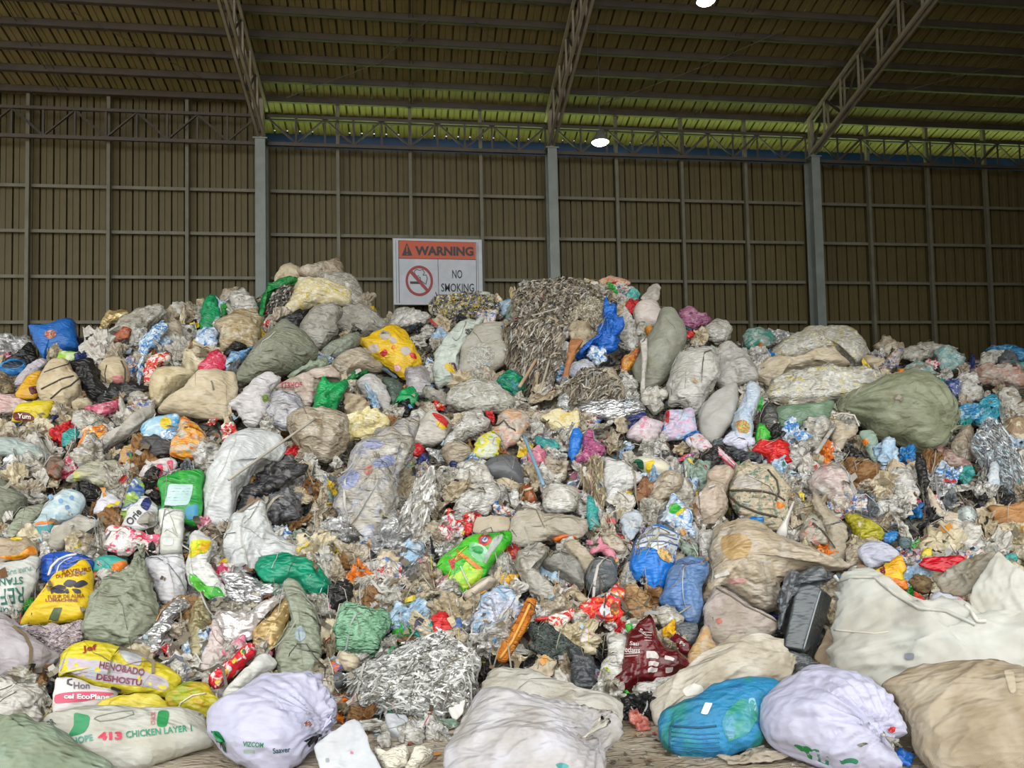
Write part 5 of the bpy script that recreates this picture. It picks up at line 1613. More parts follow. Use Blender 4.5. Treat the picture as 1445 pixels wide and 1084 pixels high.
B('N', 'dark_film', 'bag', 'dark grey-green bag end below the slate blue bag', '650,800 700,770 790,775 800,840 770,900 700,890 660,850', M_dgrey, T=.3, cr=.05)
B('N', 'clear_bag', 'bag', 'big translucent beige bag twisted to a tail on its right', '860,430 880,330 905,160 1000,90 1150,100 1300,180 1445,235 1620,300 1780,345 1840,385 1720,410 1560,395 1420,420 1350,500 1320,640 1290,700 1160,660 1000,560 900,620 830,660 800,600', mk('b0a594', 'b59f78', 'a39c92', sc=2.2, r=.3, b=.4, soft=.2, dirt=.25, coat=.3), T=.26, cr=.03, lump=.06, neck=(1780, 375), nf=20, na=.12, ctr=(1100, 380), lm='the big translucent beige bag')
flo = bpy.data.objects[[k for k in REG][-1]]
decal(flo, 'N', '960,180 1080,160 1160,220 1120,320 1020,340 960,280', mk('b5996a', 'a98e60', sc=5, r=.3, b=.4, soft=.2), name='stain', label='tan stain')
decal(flo, 'N', '1000,470 1080,460 1130,480 1080,500 1010,500', mk('b88a84', r=.3, b=.3), name='stain')
B('N', 'white_tube', 'tube', 'milky upright plastic sleeve left of the big translucent beige bag', '800,140 850,130 895,150 885,260 865,355 845,330 800,310', M_clearw, T=.3, cr=.02)
o = B('N', 'woven_sack', 'sack', 'dirty pinkish woven sack with a pointed corner under the big translucent bag', '830,640 915,530 1010,580 1120,650 1240,705 1355,765 1330,820 1270,855 1130,870 1020,930 945,945 870,880 845,760', mk('b5aba0', 'a79a90', 'c2b5b0', sc=5, r=.65, b=.4, soft=.12, dirt=.4, weave=.4), T=.26, cr=.02, lump=.05, lm='the pinkish woven sack', neck=(1345, 775), na=.08)
cord(o, 'N', '920,532 1010,580 1120,655 1240,712 1340,765', .007, mk('6f655c', r=.8, b=0), name='sewn_seam')
decal(o, 'N', '915,745 945,735 960,765 930,775', mk('b5685c'), name='stain')
B('N', 'striped_bag', 'bag', 'cream bag with faint red and yellow stripes below the pinkish woven sack', '715,1040 735,960 790,860 830,780 870,810 890,880 930,950 870,990 800,1050 760,1110', mk('c2b294', 'c9a05a', 'b57a6a', sc=9, r=.4, b=.35, soft=.1, t2=.55, dirt=.25), T=.26, cr=.03, sag=.03)
o = slab('wrapped_box', 'box', 'dark grey box wrapped in shiny plastic film left of the white bulk bag', 'O', '85,735 192,752 298,398 165,350', '66,748 130,790 255,812 318,660 372,440 330,335 215,310 110,330 75,600'.replace('66,748 130,790 255,812 318,660 372,440 330,335 215,310 110,330 75,600', '66,752 255,812 375,425 120,318'),
         mk('4b5154', '434a4d', '596063', sc=2.5, r=.28, b=.28, soft=.2, dirt=.05, coat=.3), .16, lm='the dark grey wrapped box', bev=.016)
B('O', 'film_top', None, 'gathered film over the top of the box', '35,520 50,430 110,335 200,308 300,308 350,350 300,370 200,380 140,430 90,560 60,640', mk('4f5457', '3c4144', '7a7f82', sc=6, r=.22, b=.5, soft=.15, dirt=.03, coat=.4), parent=o, T=.14, cr=.09, fw=.12, ctr=(130, 420))
cord(o, 'O', '298,400 262,520 225,650 196,750', .006, plain('8f9599', .25), name='edge_highlight')  # pale strip painting a highlight along the box's front edge
B('O', 'wrap_tail', 'film', 'dark grey film tail below the wrapped box', '80,770 180,770 260,810 330,870 400,925 330,910 240,920 170,880', mk('54585a', '43474a', '6a6e70', sc=5, r=.28, b=.5, soft=.15), T=.2, cr=.06)
B('O', 'box_flap', 'board', 'tan cardboard corner between the wrapped box and the bulk bag', '262,800 300,700 340,620 365,680 365,800 400,900 330,860', mk('b0a088', '9c8a70', sc=4, r=.7, b=.2, dirt=.25), T=.12, cr=.02, tight=.2)
# contents of the bulk bag
BF = .34
o = B('O', 'chip_pack', 'pack', 'yellow and orange snack pack with a red 8 in the bulk bag', '592,312 640,280 690,250 750,222 775,290 765,350 740,400 690,375 640,340', mk('e0c020', 'dd7a24', sc=4, r=.35, b=.4, soft=.12, t2=.6, dirt=.03), T=.18, cr=.05, lm='the yellow pack with an 8', tight=.3, fw=BF)
lettering(o, 'O', '8', (643, 302), 50, 10, plain('7a1f2a'), bold=.05, width=32)
B('O', 'chip_pack', 'pack', 'orange crumpled pack tail below the yellow pack with an 8', '655,345 720,345 790,360 790,395 740,400', M_orange, T=.25, cr=.08, fw=BF)
B('O', 'red_sheet', 'film', 'glossy red plastic sheet behind the bulk bag', '845,268 890,235 960,222 1120,222 1080,262 1005,312 940,310 890,290', mk('cc1226', 'b50f22', sc=4, r=.25, b=.35), T=.14, cr=.05, lm='the glossy red sheet', tight=.3, fw=BF)
B('O', 'blue_cloth', 'cloth', 'pale blue-white cloth above the yellow pack with an 8', '500,200 540,145 640,138 700,175 745,222 680,250 620,275 570,290 530,250', mk('b9bccb', 'a9acbb', 'cbced9', sc=4, r=.5, b=.4, soft=.2, dirt=.1), T=.2, cr=.04, fw=.2, lm='the pale blue cloth')
B('O', 'paper_roll', 'roll', 'white plastic roll lying in the mouth of the bulk bag', '912,475 925,435 965,418 1040,438 1095,490 1120,515 1040,520 940,512', mk('cfd3dc', 'c0c5d0', sc=4, r=.35, b=.2), T=.4, cr=.02, fw=BF, lm='the white roll in the bulk bag')
B('O', 'red_pack', 'pack', 'orange-red wrapper stub in the mouth of the bulk bag', '820,425 845,430 870,470 855,495 830,460', mk('d2502a', 'c23a24', sc=7), T=.3, cr=.05, fw=BF)
B('O', 'brown_rag', 'rag', 'brown rag in the mouth of the bulk bag', '800,360 850,335 920,370 920,420 870,440 820,410', mk('77603f', '5f4a30', '8f7a54', sc=9, r=.7, b=.6), T=.3, cr=.1, fw=BF)
pole('O', 'stick', 'stick', 'thin pale stick poking across the mouth of the bulk bag', (825, 355), (905, 455), .008, M_cordl, up=.55)
B('J', 'cloth_sheet', 'cloth', 'long taupe cloth hanging down behind the big translucent beige bag', '0,500 40,520 90,590 150,650 215,700 245,780 250,880 215,970 140,990 110,900 100,800 60,690 10,600', mk('a09682', '918670', 'aea593', sc=4, r=.6, b=.45, soft=.15, dirt=.3), T=.2, cr=.05, sag=.04, ctr=(150, 780), lm='the long taupe cloth')
B('J', 'net_bag', 'bag', 'clear bag of mixed scraps left of the long taupe cloth', '-80,800 -60,700 -10,660 60,700 100,780 105,860 40,880 -40,870', mk('a39f90', '8f9a84', 'b87f74', sc=10, r=.3, b=.5, soft=.08, coat=.3), T=.3, cr=.05)
B('O', 'cloth_sheet', 'cloth', 'crumpled grey-beige cloth beside the pale blue cloth', '430,200 470,150 540,150 550,220 530,270 480,285 440,250', M_clearbeige, T=.25, cr=.08)
B('J', 'ribbed_bag', 'bag', 'olive yellow ribbed bag on the right slope', '222,660 260,655 340,685 440,735 492,790 475,832 400,835 330,830 280,770', mk('b5ad2c', '8f8a24', 'cbc44a', sc=5, r=.4, b=.6, soft=.1), T=.28, cr=.05, neck=(235, 662), nf=16, na=.2, lm='the olive yellow ribbed bag')
B('J', 'blue_scrap', 'film', 'sky blue film scrap right of the olive yellow ribbed bag', '490,800 520,770 580,775 580,810 540,850 500,840', M_blue2, T=.25, cr=.08)
B('J', 'brown_paper', 'paper', 'brown packing paper at the right photo edge', '1190,615 1240,600 1320,600 1460,570 1560,580 1560,800 1445,810 1340,770 1230,700', mk('a87a48', '8f6236', 'b98c5a', sc=3, r=.55, b=.4, soft=.15, dirt=.15), T=.18, cr=.05, lm='the brown packing paper')
o = B('J', 'milky_bag', 'bag', 'round milky white bag in the middle of the right slope', '530,400 560,350 620,335 680,390 722,490 705,545 650,580 600,592 550,545 535,470', M_clearw, T=.36, cr=.05, lm='the round milky bag')
B('J', 'clear_bag', 'bag', 'plump clear bag with pinkish contents on the right slope', '-10,420 60,345 170,330 250,400 310,490 325,550 260,585 195,600 80,550 0,490', mk('b5aea4', 'c2a8a4', 'cbc8c2', sc=4, r=.25, b=.45, soft=.15, dirt=.2, coat=.35), T=.3, cr=.04, lm='the plump pinkish clear bag')
B('J', 'beige_bag', 'bag', 'pale beige gathered bag under the big olive sack', '945,200 990,110 1050,55 1090,70 1105,190 1090,290 1040,310 990,270', M_clearbeige, T=.3, cr=.04, neck=(960, 270), na=.14)
B('J', 'pinkish_film', 'film', 'brownish pink film heaped under the pale beige gathered bag', '760,280 820,240 880,200 980,260 1090,310 1060,350 960,340 860,330 780,330', mk('a08a80', '8a6a64', 'b5a39c', sc=6, r=.35, b=.5), T=.22, cr=.07)
B('J', 'black_bag', 'bag', 'narrow black bag strip hanging down the right slope', '710,290 745,262 775,285 790,430 785,540 830,630 800,655 755,600 725,470', M_black, T=.2, cr=.06, lm='the black bag strip')
B('J', 'cloth_strip', 'cloth', 'long pale printed strip curling down the right slope', '795,480 830,520 860,590 920,640 990,640 985,720 1025,800 1000,815 930,760 860,700 815,600', mk('bfb29c', 'ad8f7c', 'cfc6b4', sc=12, r=.5, b=.4, t2=.6, dirt=.2), T=.14, cr=.06, ctr=(900, 690))
B('J', 'black_bag', 'bag', 'fuzzy black clump under the pale beige scraps', '215,300 235,240 275,210 350,245 368,300 330,345 280,365 240,350', M_black, T=.3, cr=.12)
B('J', 'green_bag', 'bag', 'sage green long bag with an orange spot', '325,110 360,88 420,90 455,170 475,270 465,305 410,290 375,220', M_sage, T=.28, cr=.03, lm='the sage green long bag')
flo = bpy.data.objects[[k for k in REG][-1]]
decal(flo, 'J', '345,150 380,145 385,180 355,185', M_orange, name='print')
B('J', 'beige_bag', 'bag', 'beige torn bag with an open rim left of the big olive sack', '60,95 95,20 160,15 250,50 335,55 310,115 270,150 200,200 150,210 110,110', mk('bdb09a', 'a99b82', 'cec5b4', sc=4, r=.5, b=.4, soft=.12, dirt=.3), T=.22, cr=.06, lm='the beige torn bag')
cord(bpy.data.objects[[k for k in REG][-1]], 'E', '480,560 520,552 590,555 615,610', .01, plain('d0c8b8'), name='bag_rim')
pole('J', 'plastic_pipe', 'pipe', 'grey plastic pipe with a forked end on the right slope', (120, 130), (0, 330), .02, mk('c2bfb8', r=.4, b=0), up=.15)
B('O', 'box_scrap', 'box', 'red and white cigarette-like carton on the right slope above the bulk bag', '1095,135 1120,118 1155,130 1145,180 1110,175', mk('d2c8c0', 'd0301f', sc=6, t2=.5), T=.3, cr=.02)
B('J', 'tomato_pack', 'pack', 'yellow and green striped pack by the glossy red sheet', '725,945 760,900 790,880 820,895 820,940 780,985 735,980', mk('d9c23a', '2f7f5a', sc=9, r=.35, t2=.5), T=.25, cr=.04)
B('J', 'white_can', 'cup', 'crushed clear cup right of the small red and white carton', '1090,850 1140,790 1180,840 1200,900 1150,925 1100,910', M_clearw, T=.35, cr=.05)
B('J', 'clear_tub', 'tub', 'clear plastic food tub by the long pale printed strip', '985,650 1030,600 1110,625 1120,690 1060,730 985,725', mk('8f9a96', 'b9c2be', sc=6, r=.2, b=.3, coat=.4), T=.3, cr=.05)
B('J', 'grey_ball', 'bag', 'dark teal-grey ball of film near the olive yellow ribbed bag', '590,840 620,815 670,825 680,870 640,890 600,880', mk('4f6266', '3f5054', sc=9), T=.4, cr=.06)

o = B('L', 'snack_bag', 'bag', 'yellow, white and green printed pack above the crinkled silver foil', '-60,130 -20,100 80,108 95,170 60,240 100,300 190,440 195,545 110,555 -20,430 -75,330 -70,220', mk('cfd0cb', 'bcbdb8', sc=5, r=.3, b=.4, dirt=.1), T=.22, cr=.05, lm='the yellow and green printed pack')
decal(o, 'L', '-55,130 -20,105 80,112 90,170 30,200 -60,230', mk('d2cc28', 'd9a02a', '9ab52a', sc=9, r=.35, b=.3), name='print', label='yellow top')
decal(o, 'L', '-60,335 0,365 60,420 150,440 185,540 110,548 20,480 -60,400', mk('2f9a2a', '56b53a', sc=6, r=.35, b=.3), name='print', label='green lower corner')
B('L', 'striped_rag', 'rag', 'brown and grey curled rag above the yellow and green printed pack', '10,60 60,10 120,15 165,90 205,175 150,165 90,110 40,100', mk('8a7a66', '4f463c', 'b5a894', sc=14, r=.6, b=.5), T=.3, cr=.08)

# ================================================================== middle band
o = B('G', 'white_sack', 'sack', 'big torn white plastic sack spilling dark rags, left of the middle', '28,870 40,680 65,500 170,310 300,240 440,222 555,268 602,345 565,430 485,440 395,480 335,590 275,680 245,800 205,900 60,890',
      mk('c6c9c8', 'b7bab8', 'd3d6d6', sc=2.5, r=.35, b=.35, soft=.2, dirt=.12, coat=.2), T=.3, cr=.03, lump=.06, lm='the torn white sack', ctr=(220, 520), sag=.015, neck=(560, 420), nf=26, na=.06, fw=.05)
B('G', 'torn_half', None, 'lower torn half of the sack', '200,890 240,800 330,740 430,690 465,780 490,870 560,930 640,1000 720,1090 640,1180 500,1240 380,1250 250,1220 190,1120 185,1000', mk('c6c9c8', 'b7bab8', 'd3d6d6', sc=2.5, r=.35, b=.4, soft=.2, dirt=.12, coat=.2), parent=o, T=.16, cr=.04, fw=.26, ctr=(360, 1000), fold=(80, 2.2))
B('G', 'dark_rag', 'rag', 'dark crumpled rag inside the mouth of the torn white sack', '260,690 330,600 390,500 500,440 590,400 700,420 760,470 640,560 540,600 450,650 400,690 340,760 280,800', mk('3a3a3c', '6b6a68', '24242a', sc=9, r=.5, b=.6), T=.16, cr=.12)
B('G', 'dark_bag', 'bag', 'grey-black film bag in front of the torn white sack mouth', '470,740 520,660 600,610 680,660 700,760 650,850 560,850 500,880', mk('55565a', '77777a', '35363a', sc=7, r=.3, b=.6), T=.28, cr=.08)
pole('G', 'stick', 'stick', 'long pale stick lying across the torn white sack', (215, 885), (760, 430), .011, mk('b9b3a6', r=.6, b=0), up=.42)
o = B('G', 'clear_bag', 'bag', 'round translucent beige bag left of the cream patterned paper', '598,200 615,130 700,85 800,75 900,100 1000,140 1030,230 1020,330 975,395 880,442 780,420 660,330', M_clearbeige, T=.34, cr=.025, lump=.05, neck=(970, 400), na=.08, lm='the round translucent beige bag')
B('G', 'patterned_paper', 'paper', 'cream crumpled paper with a small yellow pattern', '845,270 900,220 960,190 1060,110 1150,65 1240,75 1295,130 1250,240 1190,275 1100,300 1000,312 925,322 880,300', mk('d6c88a', 'e0d8b4', 'b59a3a', sc=16, r=.55, b=.45, t2=.5, t3=.62, dirt=.1), T=.12, cr=.07, lm='the cream patterned paper', fw=.12, tight=.35)
o = B('G', 'clear_bag', 'bag', 'tall clear bag with blue printed wrappers inside', '958,620 985,520 1030,420 1110,320 1250,220 1390,170 1470,200 1500,300 1450,420 1380,560 1330,740 1280,880 1200,1020 1140,1050 1040,1000 975,840', mk('a6a196', '8089ac', 'c2bfb8', sc=7, r=.18, b=.55, soft=.12, t2=.62, dirt=.3, coat=.5, bs=11), T=.24, cr=.05, lump=.08, lm='the tall clear bag with blue prints')
decal(o, 'G', '1190,440 1260,405 1330,400 1330,460 1250,485 1195,480', mk('8d96b4', '7482b0', 'a9a9ac', sc=18, r=.2, b=.7, soft=.1), name='print', label='blue print showing through')
decal(o, 'G', '975,600 990,530 1060,500 1100,540 1060,610 1000,630', mk('7a88b4', '9a9db0', sc=18, r=.2, b=.7, soft=.1), name='print')
decal(o, 'G', '1115,330 1190,290 1260,310 1230,350 1150,360', mk('9a9eb4', '8a90b0', sc=18, r=.2, b=.7, soft=.1), name='print')
decal(o, 'G', '1120,500 1150,460 1185,470 1175,520 1140,530', mk('a98478', 'b5705f', sc=18, r=.2, b=.6), name='print')
ribbons('shredded_film', 'curtain of clear shredded plastic film right of the tall clear bag', 'P', '560,775 566,735 578,700 598,665 614,655 617,690 608,730 594,765 580,790', [mk('c6c4be', r=.25, b=0, dirt=0), mk('aaa79d', r=.3, b=0, dirt=0), mk('d9d8d4', r=.25, b=0, dirt=0)], 500, .4, .022, 62, .25, seed=9, curl=.4)
o = B('H', 'bowl', 'bowl', 'upturned dark grey plastic bowl in the middle of the heap', '568,470 600,410 650,375 720,358 790,370 838,418 862,550 780,548 700,525 620,512', mk('5f6164', '575a5d', '686a6c', sc=5, r=.4, b=.1, soft=.2, dirt=.15), T=.42, cr=.006, lump=.01, q=.5, lm='the dark grey bowl', fw=.08)
cord(o, 'H', '580,500 640,512 710,530 780,545 855,548', .012, mk('77797a', r=.4, b=0), name='rim')
B('H', 'clear_bag', 'bag', 'long clear bag with white shreds below the dark grey bowl', '388,690 420,640 480,590 570,540 680,555 725,600 710,660 640,735 560,755 470,765 410,740', M_clearw, T=.3, cr=.05, lm='the clear bag below the bowl')
B('H', 'clear_bag', 'bag', 'greyish stuffed clear bag right of the dark grey bowl', '982,690 990,620 1020,575 1090,548 1180,570 1225,610 1245,680 1205,735 1120,752 1030,745', M_clear, T=.34, cr=.03, lm='the stuffed grey clear bag')
B('H', 'lime_pack', 'pack', 'lime yellow and white printed pack above the dark grey bowl', '508,352 530,290 570,225 655,178 700,250 695,345 600,362', mk('d6cc3a', 'c9d0c4', '9cba3a', sc=8, r=.35, b=.3, t2=.5, dirt=.1), T=.16, cr=.04, tight=.25, lm='the lime printed pack')
B('H', 'pink_pack', 'pack', 'clear pack with a peach card behind the lime printed pack', '650,170 720,60 790,30 870,60 900,150 820,260 740,300 715,260', mk('b5ab9c', 'c9a07a', 'b58a90', sc=5, r=.25, b=.4, coat=.3), T=.22, cr=.05)
B('H', 'pink_cloth', 'cloth', 'dusty pink cloth clump right of the dark grey bowl', '885,365 920,320 965,295 1005,335 1022,415 980,430 925,425', M_pink, T=.3, cr=.08, lm='the dusty pink clump')
B('H', 'blue_bag', 'bag', 'bright blue plastic scrap hanging right of the cream torn paper', '1165,320 1180,230 1195,178 1255,175 1260,270 1240,350 1205,395 1178,380', M_blue, T=.28, cr=.07, lm='the bright blue scrap')
B('H', 'teal_scrap', 'film', 'teal film scrap below the cream torn paper', '945,225 1010,240 1080,245 1115,300 1060,325 1000,310 965,285', M_teal, T=.25, cr=.08)
B('H', 'torn_paper', 'paper', 'cream torn paper with yellow stains below the shredded heap top', '988,110 1050,55 1140,45 1245,55 1240,120 1195,190 1150,235 1085,190 1005,170', mk('d9d0a8', 'd2b95a', 'c9bd94', sc=9, r=.6, b=.4, t2=.58, dirt=.15), T=.12, cr=.06, tight=.25, lm='the cream torn paper')
B('H', 'magenta_net', 'net', 'crushed magenta netting right of the bright blue scrap', '1265,250 1300,180 1360,230 1380,320 1330,370 1220,420 1205,400 1260,330', mk('a8507c', '8a3f66', 'c28aa4', sc=11, r=.5, b=.6), T=.22, cr=.12)
B('H', 'brown_bottle', 'bottle', 'small amber brown bottle standing right of the dark grey bowl', '853,560 895,545 930,600 952,660 935,682 885,688 868,630', mk('8a4a24', '6a3418', 'b57a4a', sc=7, r=.2, b=.1, coat=.4), T=.45, cr=.01, tight=.25)
cord(bpy.data.objects[[k for k in REG][-1]], 'H', '870,590 900,580 925,572', .012, plain('c9b59a'), name='label_band')
o = B('H', 'ball_bag', 'bag', 'round white bag with a red and yellow flash', '105,240 130,170 170,110 240,60 320,90 362,155 345,225 255,285 180,285 130,270', mk('c6c2ba', 'b5b0a5', sc=4, r=.35, b=.35, soft=.2, dirt=.2), T=.36, cr=.03, lm='the round white bag with a red flash', neck=(180, 280), na=.08)
decal(o, 'H', '238,65 290,72 335,105 365,150 325,160 290,125', M_red, name='print', label='red flash')
decal(o, 'H', '262,118 300,130 335,165 310,178 280,155', M_yellow, name='print', label='yellow flash')
B('H', 'grey_bag', 'bag', 'pale grey bag with a yellow crumple on top, right of the round white bag', '300,290 350,220 420,150 470,70 540,40 600,80 605,150 560,200 470,230 400,270 340,300', M_clearw, T=.24, cr=.05, ctr=(450, 170))
B('H', 'yellow_wrapper', 'wrapper', 'small yellow and white wrapper on the pale grey bag', '450,130 510,120 545,150 570,190 520,195 470,165', mk('d9c43a', 'd9d6c4', sc=14, r=.35, b=.5, t2=.55), T=.25, cr=.08, fw=.15)
B('H', 'red_knot', 'bag', 'small red knotted bag under the round white bag', '98,320 120,270 160,265 185,310 170,350 120,355', M_red, T=.36, cr=.07, lm='the small red knotted bag')
B('H', 'beige_bag', 'bag', 'brownish clear bag left of the lime printed pack', '305,305 370,265 440,270 500,320 450,370 390,420 330,380', M_clearbeige, T=.26, cr=.06)
B('H', 'white_pouch', 'bag', 'clear wrinkled bag left of the dark grey bowl', '400,440 450,400 540,380 600,400 560,470 540,520 470,510', M_clearw, T=.25, cr=.06)
B('H', 'dark_bottle', 'bottle', 'tiny navy bottle cap end left of the dark grey bowl', '358,410 385,390 415,410 415,445 380,455', M_navy, T=.5, cr=.02)
pole('H', 'strap', 'strap', 'pale blue flat strap running down right of the dark grey bowl', (850, 340), (980, 690), .016, mk('7fa4bd', r=.4, b=0), up=.2)
B('H', 'teal_cloth', 'cloth', 'narrow teal cloth strip right of the stuffed grey clear bag', '1290,660 1320,640 1360,700 1370,800 1400,860 1340,870 1300,820', M_teal, T=.22, cr=.06, lm='the narrow teal strip')
ribbons('shredded_strips', 'sheaf of dull beige straw-like strips left of the white pack', 'I', '0,470 60,360 120,330 160,420 160,600 150,760 100,790 60,700 20,600', [mk('a5977a', r=.6, b=0, dirt=0), mk('8f8163', r=.6, b=0, dirt=0), mk('b9ad92', r=.6, b=0, dirt=0)], 420, .5, .014, 78, .22, seed=12, curl=.4)
o = B('I', 'picture_bag', 'bag', 'pink and pale blue printed carrier bag with blue trim', '518,235 545,160 575,115 575,45 650,30 770,28 790,120 800,190 720,225 650,245 580,245', mk('c9b3c9', 'a9c0d6', 'd08aa4', sc=8, r=.35, b=.4, t2=.52, soft=.1, dirt=.05), T=.2, cr=.05, lm='the pink and pale blue carrier bag', tight=.3)
decal(o, 'I', '575,60 600,50 595,130 572,120', M_red, name='print')
decal(o, 'I', '690,230 795,185 795,205 710,248', M_blue, name='trim', label='blue trim')
decal(o, 'I', '525,225 560,150 565,165 540,225', M_blue, name='trim')
B('I', 'purple_pack', 'pack', 'dark violet plastic flap left of the pink and pale blue carrier bag', '310,140 345,75 430,65 440,95 385,115 378,190 335,188', M_navy, T=.2, cr=.06)
B('I', 'white_pack', 'pack', 'white and pink long pack under the dark violet flap', '310,220 380,130 430,95 520,120 565,150 530,220 500,262 400,252 330,245', mk('c9bcc2', 'd07a98', 'd9d2d6', sc=8, r=.35, b=.4, t2=.6), T=.25, cr=.05)
o = B('I', 'striped_pouch', 'pouch', 'white and red striped pouch below the pink and pale blue carrier bag', '705,255 790,208 880,270 905,330 925,410 880,400 820,350 760,310', mk('c9c0c4', 'c9566a', 'd9d6d9', sc=9, r=.35, b=.4, t2=.58), T=.2, cr=.04)
o = B('I', 'pink_tube', 'tube', 'long pink striped sleeve pointing down to the pinkish beige bag', '878,310 920,292 970,330 1050,420 1118,480 1095,492 1020,455 940,390', mk('d2a8b0', 'c04a5f', sc=5, r=.35, b=.3, t2=.6), T=.3, cr=.03, lm='the long pink sleeve', tight=.25, fw=.06)
cord(o, 'I', '900,320 960,370 1030,430', .008, plain('b52a3a'), name='stripe')
cord(o, 'I', '930,305 1000,370 1080,455', .006, plain('d9d0d2'), name='stripe')
B('I', 'red_tape', 'wrapper', 'red and blue wrapper strip under the white and red striped pouch', '590,400 650,380 720,340 790,330 720,385 640,410', mk('c23a44', '3a5fa0', 'd9d4d0', sc=14, r=.35), T=.25, cr=.06)
B('I', 'bottle', 'bottle', 'white and green plastic bottle on its side', '342,405 385,370 480,382 560,400 605,440 600,490 540,508 460,500 400,440', mk('c9c6b4', 'd2ccb4', sc=3, r=.3, b=.1, dirt=.1), T=.45, cr=.015, lm='the white and green bottle', tight=.35)
flo = bpy.data.objects[[k for k in REG][-1]]
decal(flo, 'I', '345,405 385,375 420,390 425,450 395,440', mk('2f6a4a'), name='cap', label='green bottle end')
decal(flo, 'I', '440,400 490,385 500,400 470,460 455,480 440,450', M_yellow, name='label', label='yellow band')
B('I', 'small_red_can', 'can', 'small red drink can beside the pinkish beige bag', '775,460 800,420 850,425 860,460 820,492 790,495', mk('b51a20', '8f1418', sc=6, r=.25, b=.1), T=.45, cr=.01)
o = B('I', 'tied_sack', 'sack', 'pinkish beige stuffed bag, narrow at the top, in the middle right', '728,705 775,650 830,570 855,510 850,470 920,430 985,440 1030,475 1010,540 995,620 1005,700 960,780 905,842 850,840 795,800', mk('b3a391', 'a39280', 'c2b5a6', sc=3, r=.4, b=.4, soft=.2, dirt=.2, coat=.2), T=.34, cr=.03, neck=(930, 500), na=.1, lm='the pinkish beige bag')
o = B('I', 'tied_bundle', 'bundle', 'round bundle of patterned packs tied with dark cord', '1000,650 1020,540 1060,450 1130,420 1290,430 1345,490 1385,580 1392,700 1335,825 1180,805 1080,770 1010,720', mk('b0a68e', '5f7a6a', 'c9b59a', sc=17, r=.45, b=.5, t2=.54, t3=.56, dirt=.2), T=.32, cr=.05, lm='the cord-tied patterned bundle')
cord(o, 'I', '1005,590 1120,590 1230,595 1330,620 1385,660', .010, M_cord)
cord(o, 'I', '1000,620 1080,690 1200,740 1330,770', .010, M_cord)
cord(o, 'I', '1270,450 1330,520 1345,600 1320,660', .009, M_cord)
decal(o, 'I', '1150,770 1235,770 1235,815 1150,812', M_blue2, name='print')
decal(o, 'I', '1330,665 1390,690 1340,715', M_orange, name='print')
decal(o, 'I', '1040,500 1160,490 1220,530 1200,580 1050,570', mk('b9b3aa', 'a5a096', sc=9), name='print', label='whitish pack side')
B('I', 'white_pack', 'pack', 'white ribbed plastic pack standing left of the brown scraps', '152,420 165,365 290,378 350,440 412,508 360,570 300,610 240,660 165,710 150,560', mk('c9c9c6', 'b9b9b4', 'd6d6d6', sc=5, r=.3, b=.5, soft=.15, dirt=.12), T=.2, cr=.04, tight=.25, lm='the white ribbed pack')
B('I', 'brown_scrap', 'paper', 'rust brown crumpled scrap right of the white ribbed pack', '365,600 400,530 450,500 490,560 480,640 420,660 380,680', mk('8a6242', '6f4a2e', 'a88462', sc=8, r=.6, b=.6), T=.25, cr=.12)
B('I', 'beige_bag', 'bag', 'beige clear bag above the blue printed pointed bag', '465,660 490,560 540,490 620,470 690,490 690,560 620,620 560,700 510,730', M_clearbeige, T=.3, cr=.04)
o = B('I', 'printed_bag', 'bag', 'white pointed bag with blue, green and yellow print', '535,815 570,720 600,640 640,620 700,690 745,790 785,930 690,880 600,830', M_bluepack, T=.2, cr=.05, lm='the white pointed printed bag', tight=.3)
decal(o, 'I', '600,690 650,680 690,720 640,745 600,740', M_green2, name='print')
decal(o, 'I', '645,745 700,705 715,720 660,760', M_yellow, name='print')
B('I', 'printed_bag', 'bag', 'small white and blue sachet left of the pinkish beige bag', '690,540 740,510 800,500 790,560 740,640 715,650 720,580', M_bluepack, T=.22, cr=.05)
B('I', 'clear_sachet', 'bag', 'pale blue clear film above the blue and white striped sack', '275,790 310,740 400,735 420,800 370,900 310,980 290,900', mk('b9c2cc', 'a3b5c2', 'c9cdd0', sc=8, r=.3, b=.5), T=.22, cr=.07)
B('I', 'black_rag', 'rag', 'black crumpled rag left of the red plastic bag', '990,305 1080,320 1200,345 1255,380 1230,410 1140,415 1050,385', mk('33363a', '4a4e52', '222428', sc=8, r=.4, b=.6), T=.25, cr=.1)
B('I', 'white_scrap', 'paper', 'white paper scrap below the black crumpled rag', '1095,430 1160,395 1225,425 1190,465 1120,480', plain('c9c8c4'), T=.15, cr=.06)
B('I', 'fork', 'spoon', 'white plastic spoon standing above the big translucent beige bag', '1320,895 1345,840 1375,800 1420,700 1450,660 1430,740 1400,830 1400,910 1360,915', mk('cfccc4', r=.35, b=0, dirt=.1), T=.25, cr=.01)
B('I', 'pink_scrap', 'wrapper', 'pink torn plastic star shape left of the blue and white striped sack', '40,930 100,945 130,890 150,940 220,1010 250,1070 190,1050 130,1010 70,1020', mk('d98a9c', 'c9788a', sc=5, r=.4), T=.15, cr=.06, lm='the pink torn plastic')
B('I', 'beige_film', 'film', 'beige film fold right of the pink torn plastic', '150,910 220,890 280,940 300,1010 250,1020 190,980', M_clearbeige, T=.25, cr=.08)

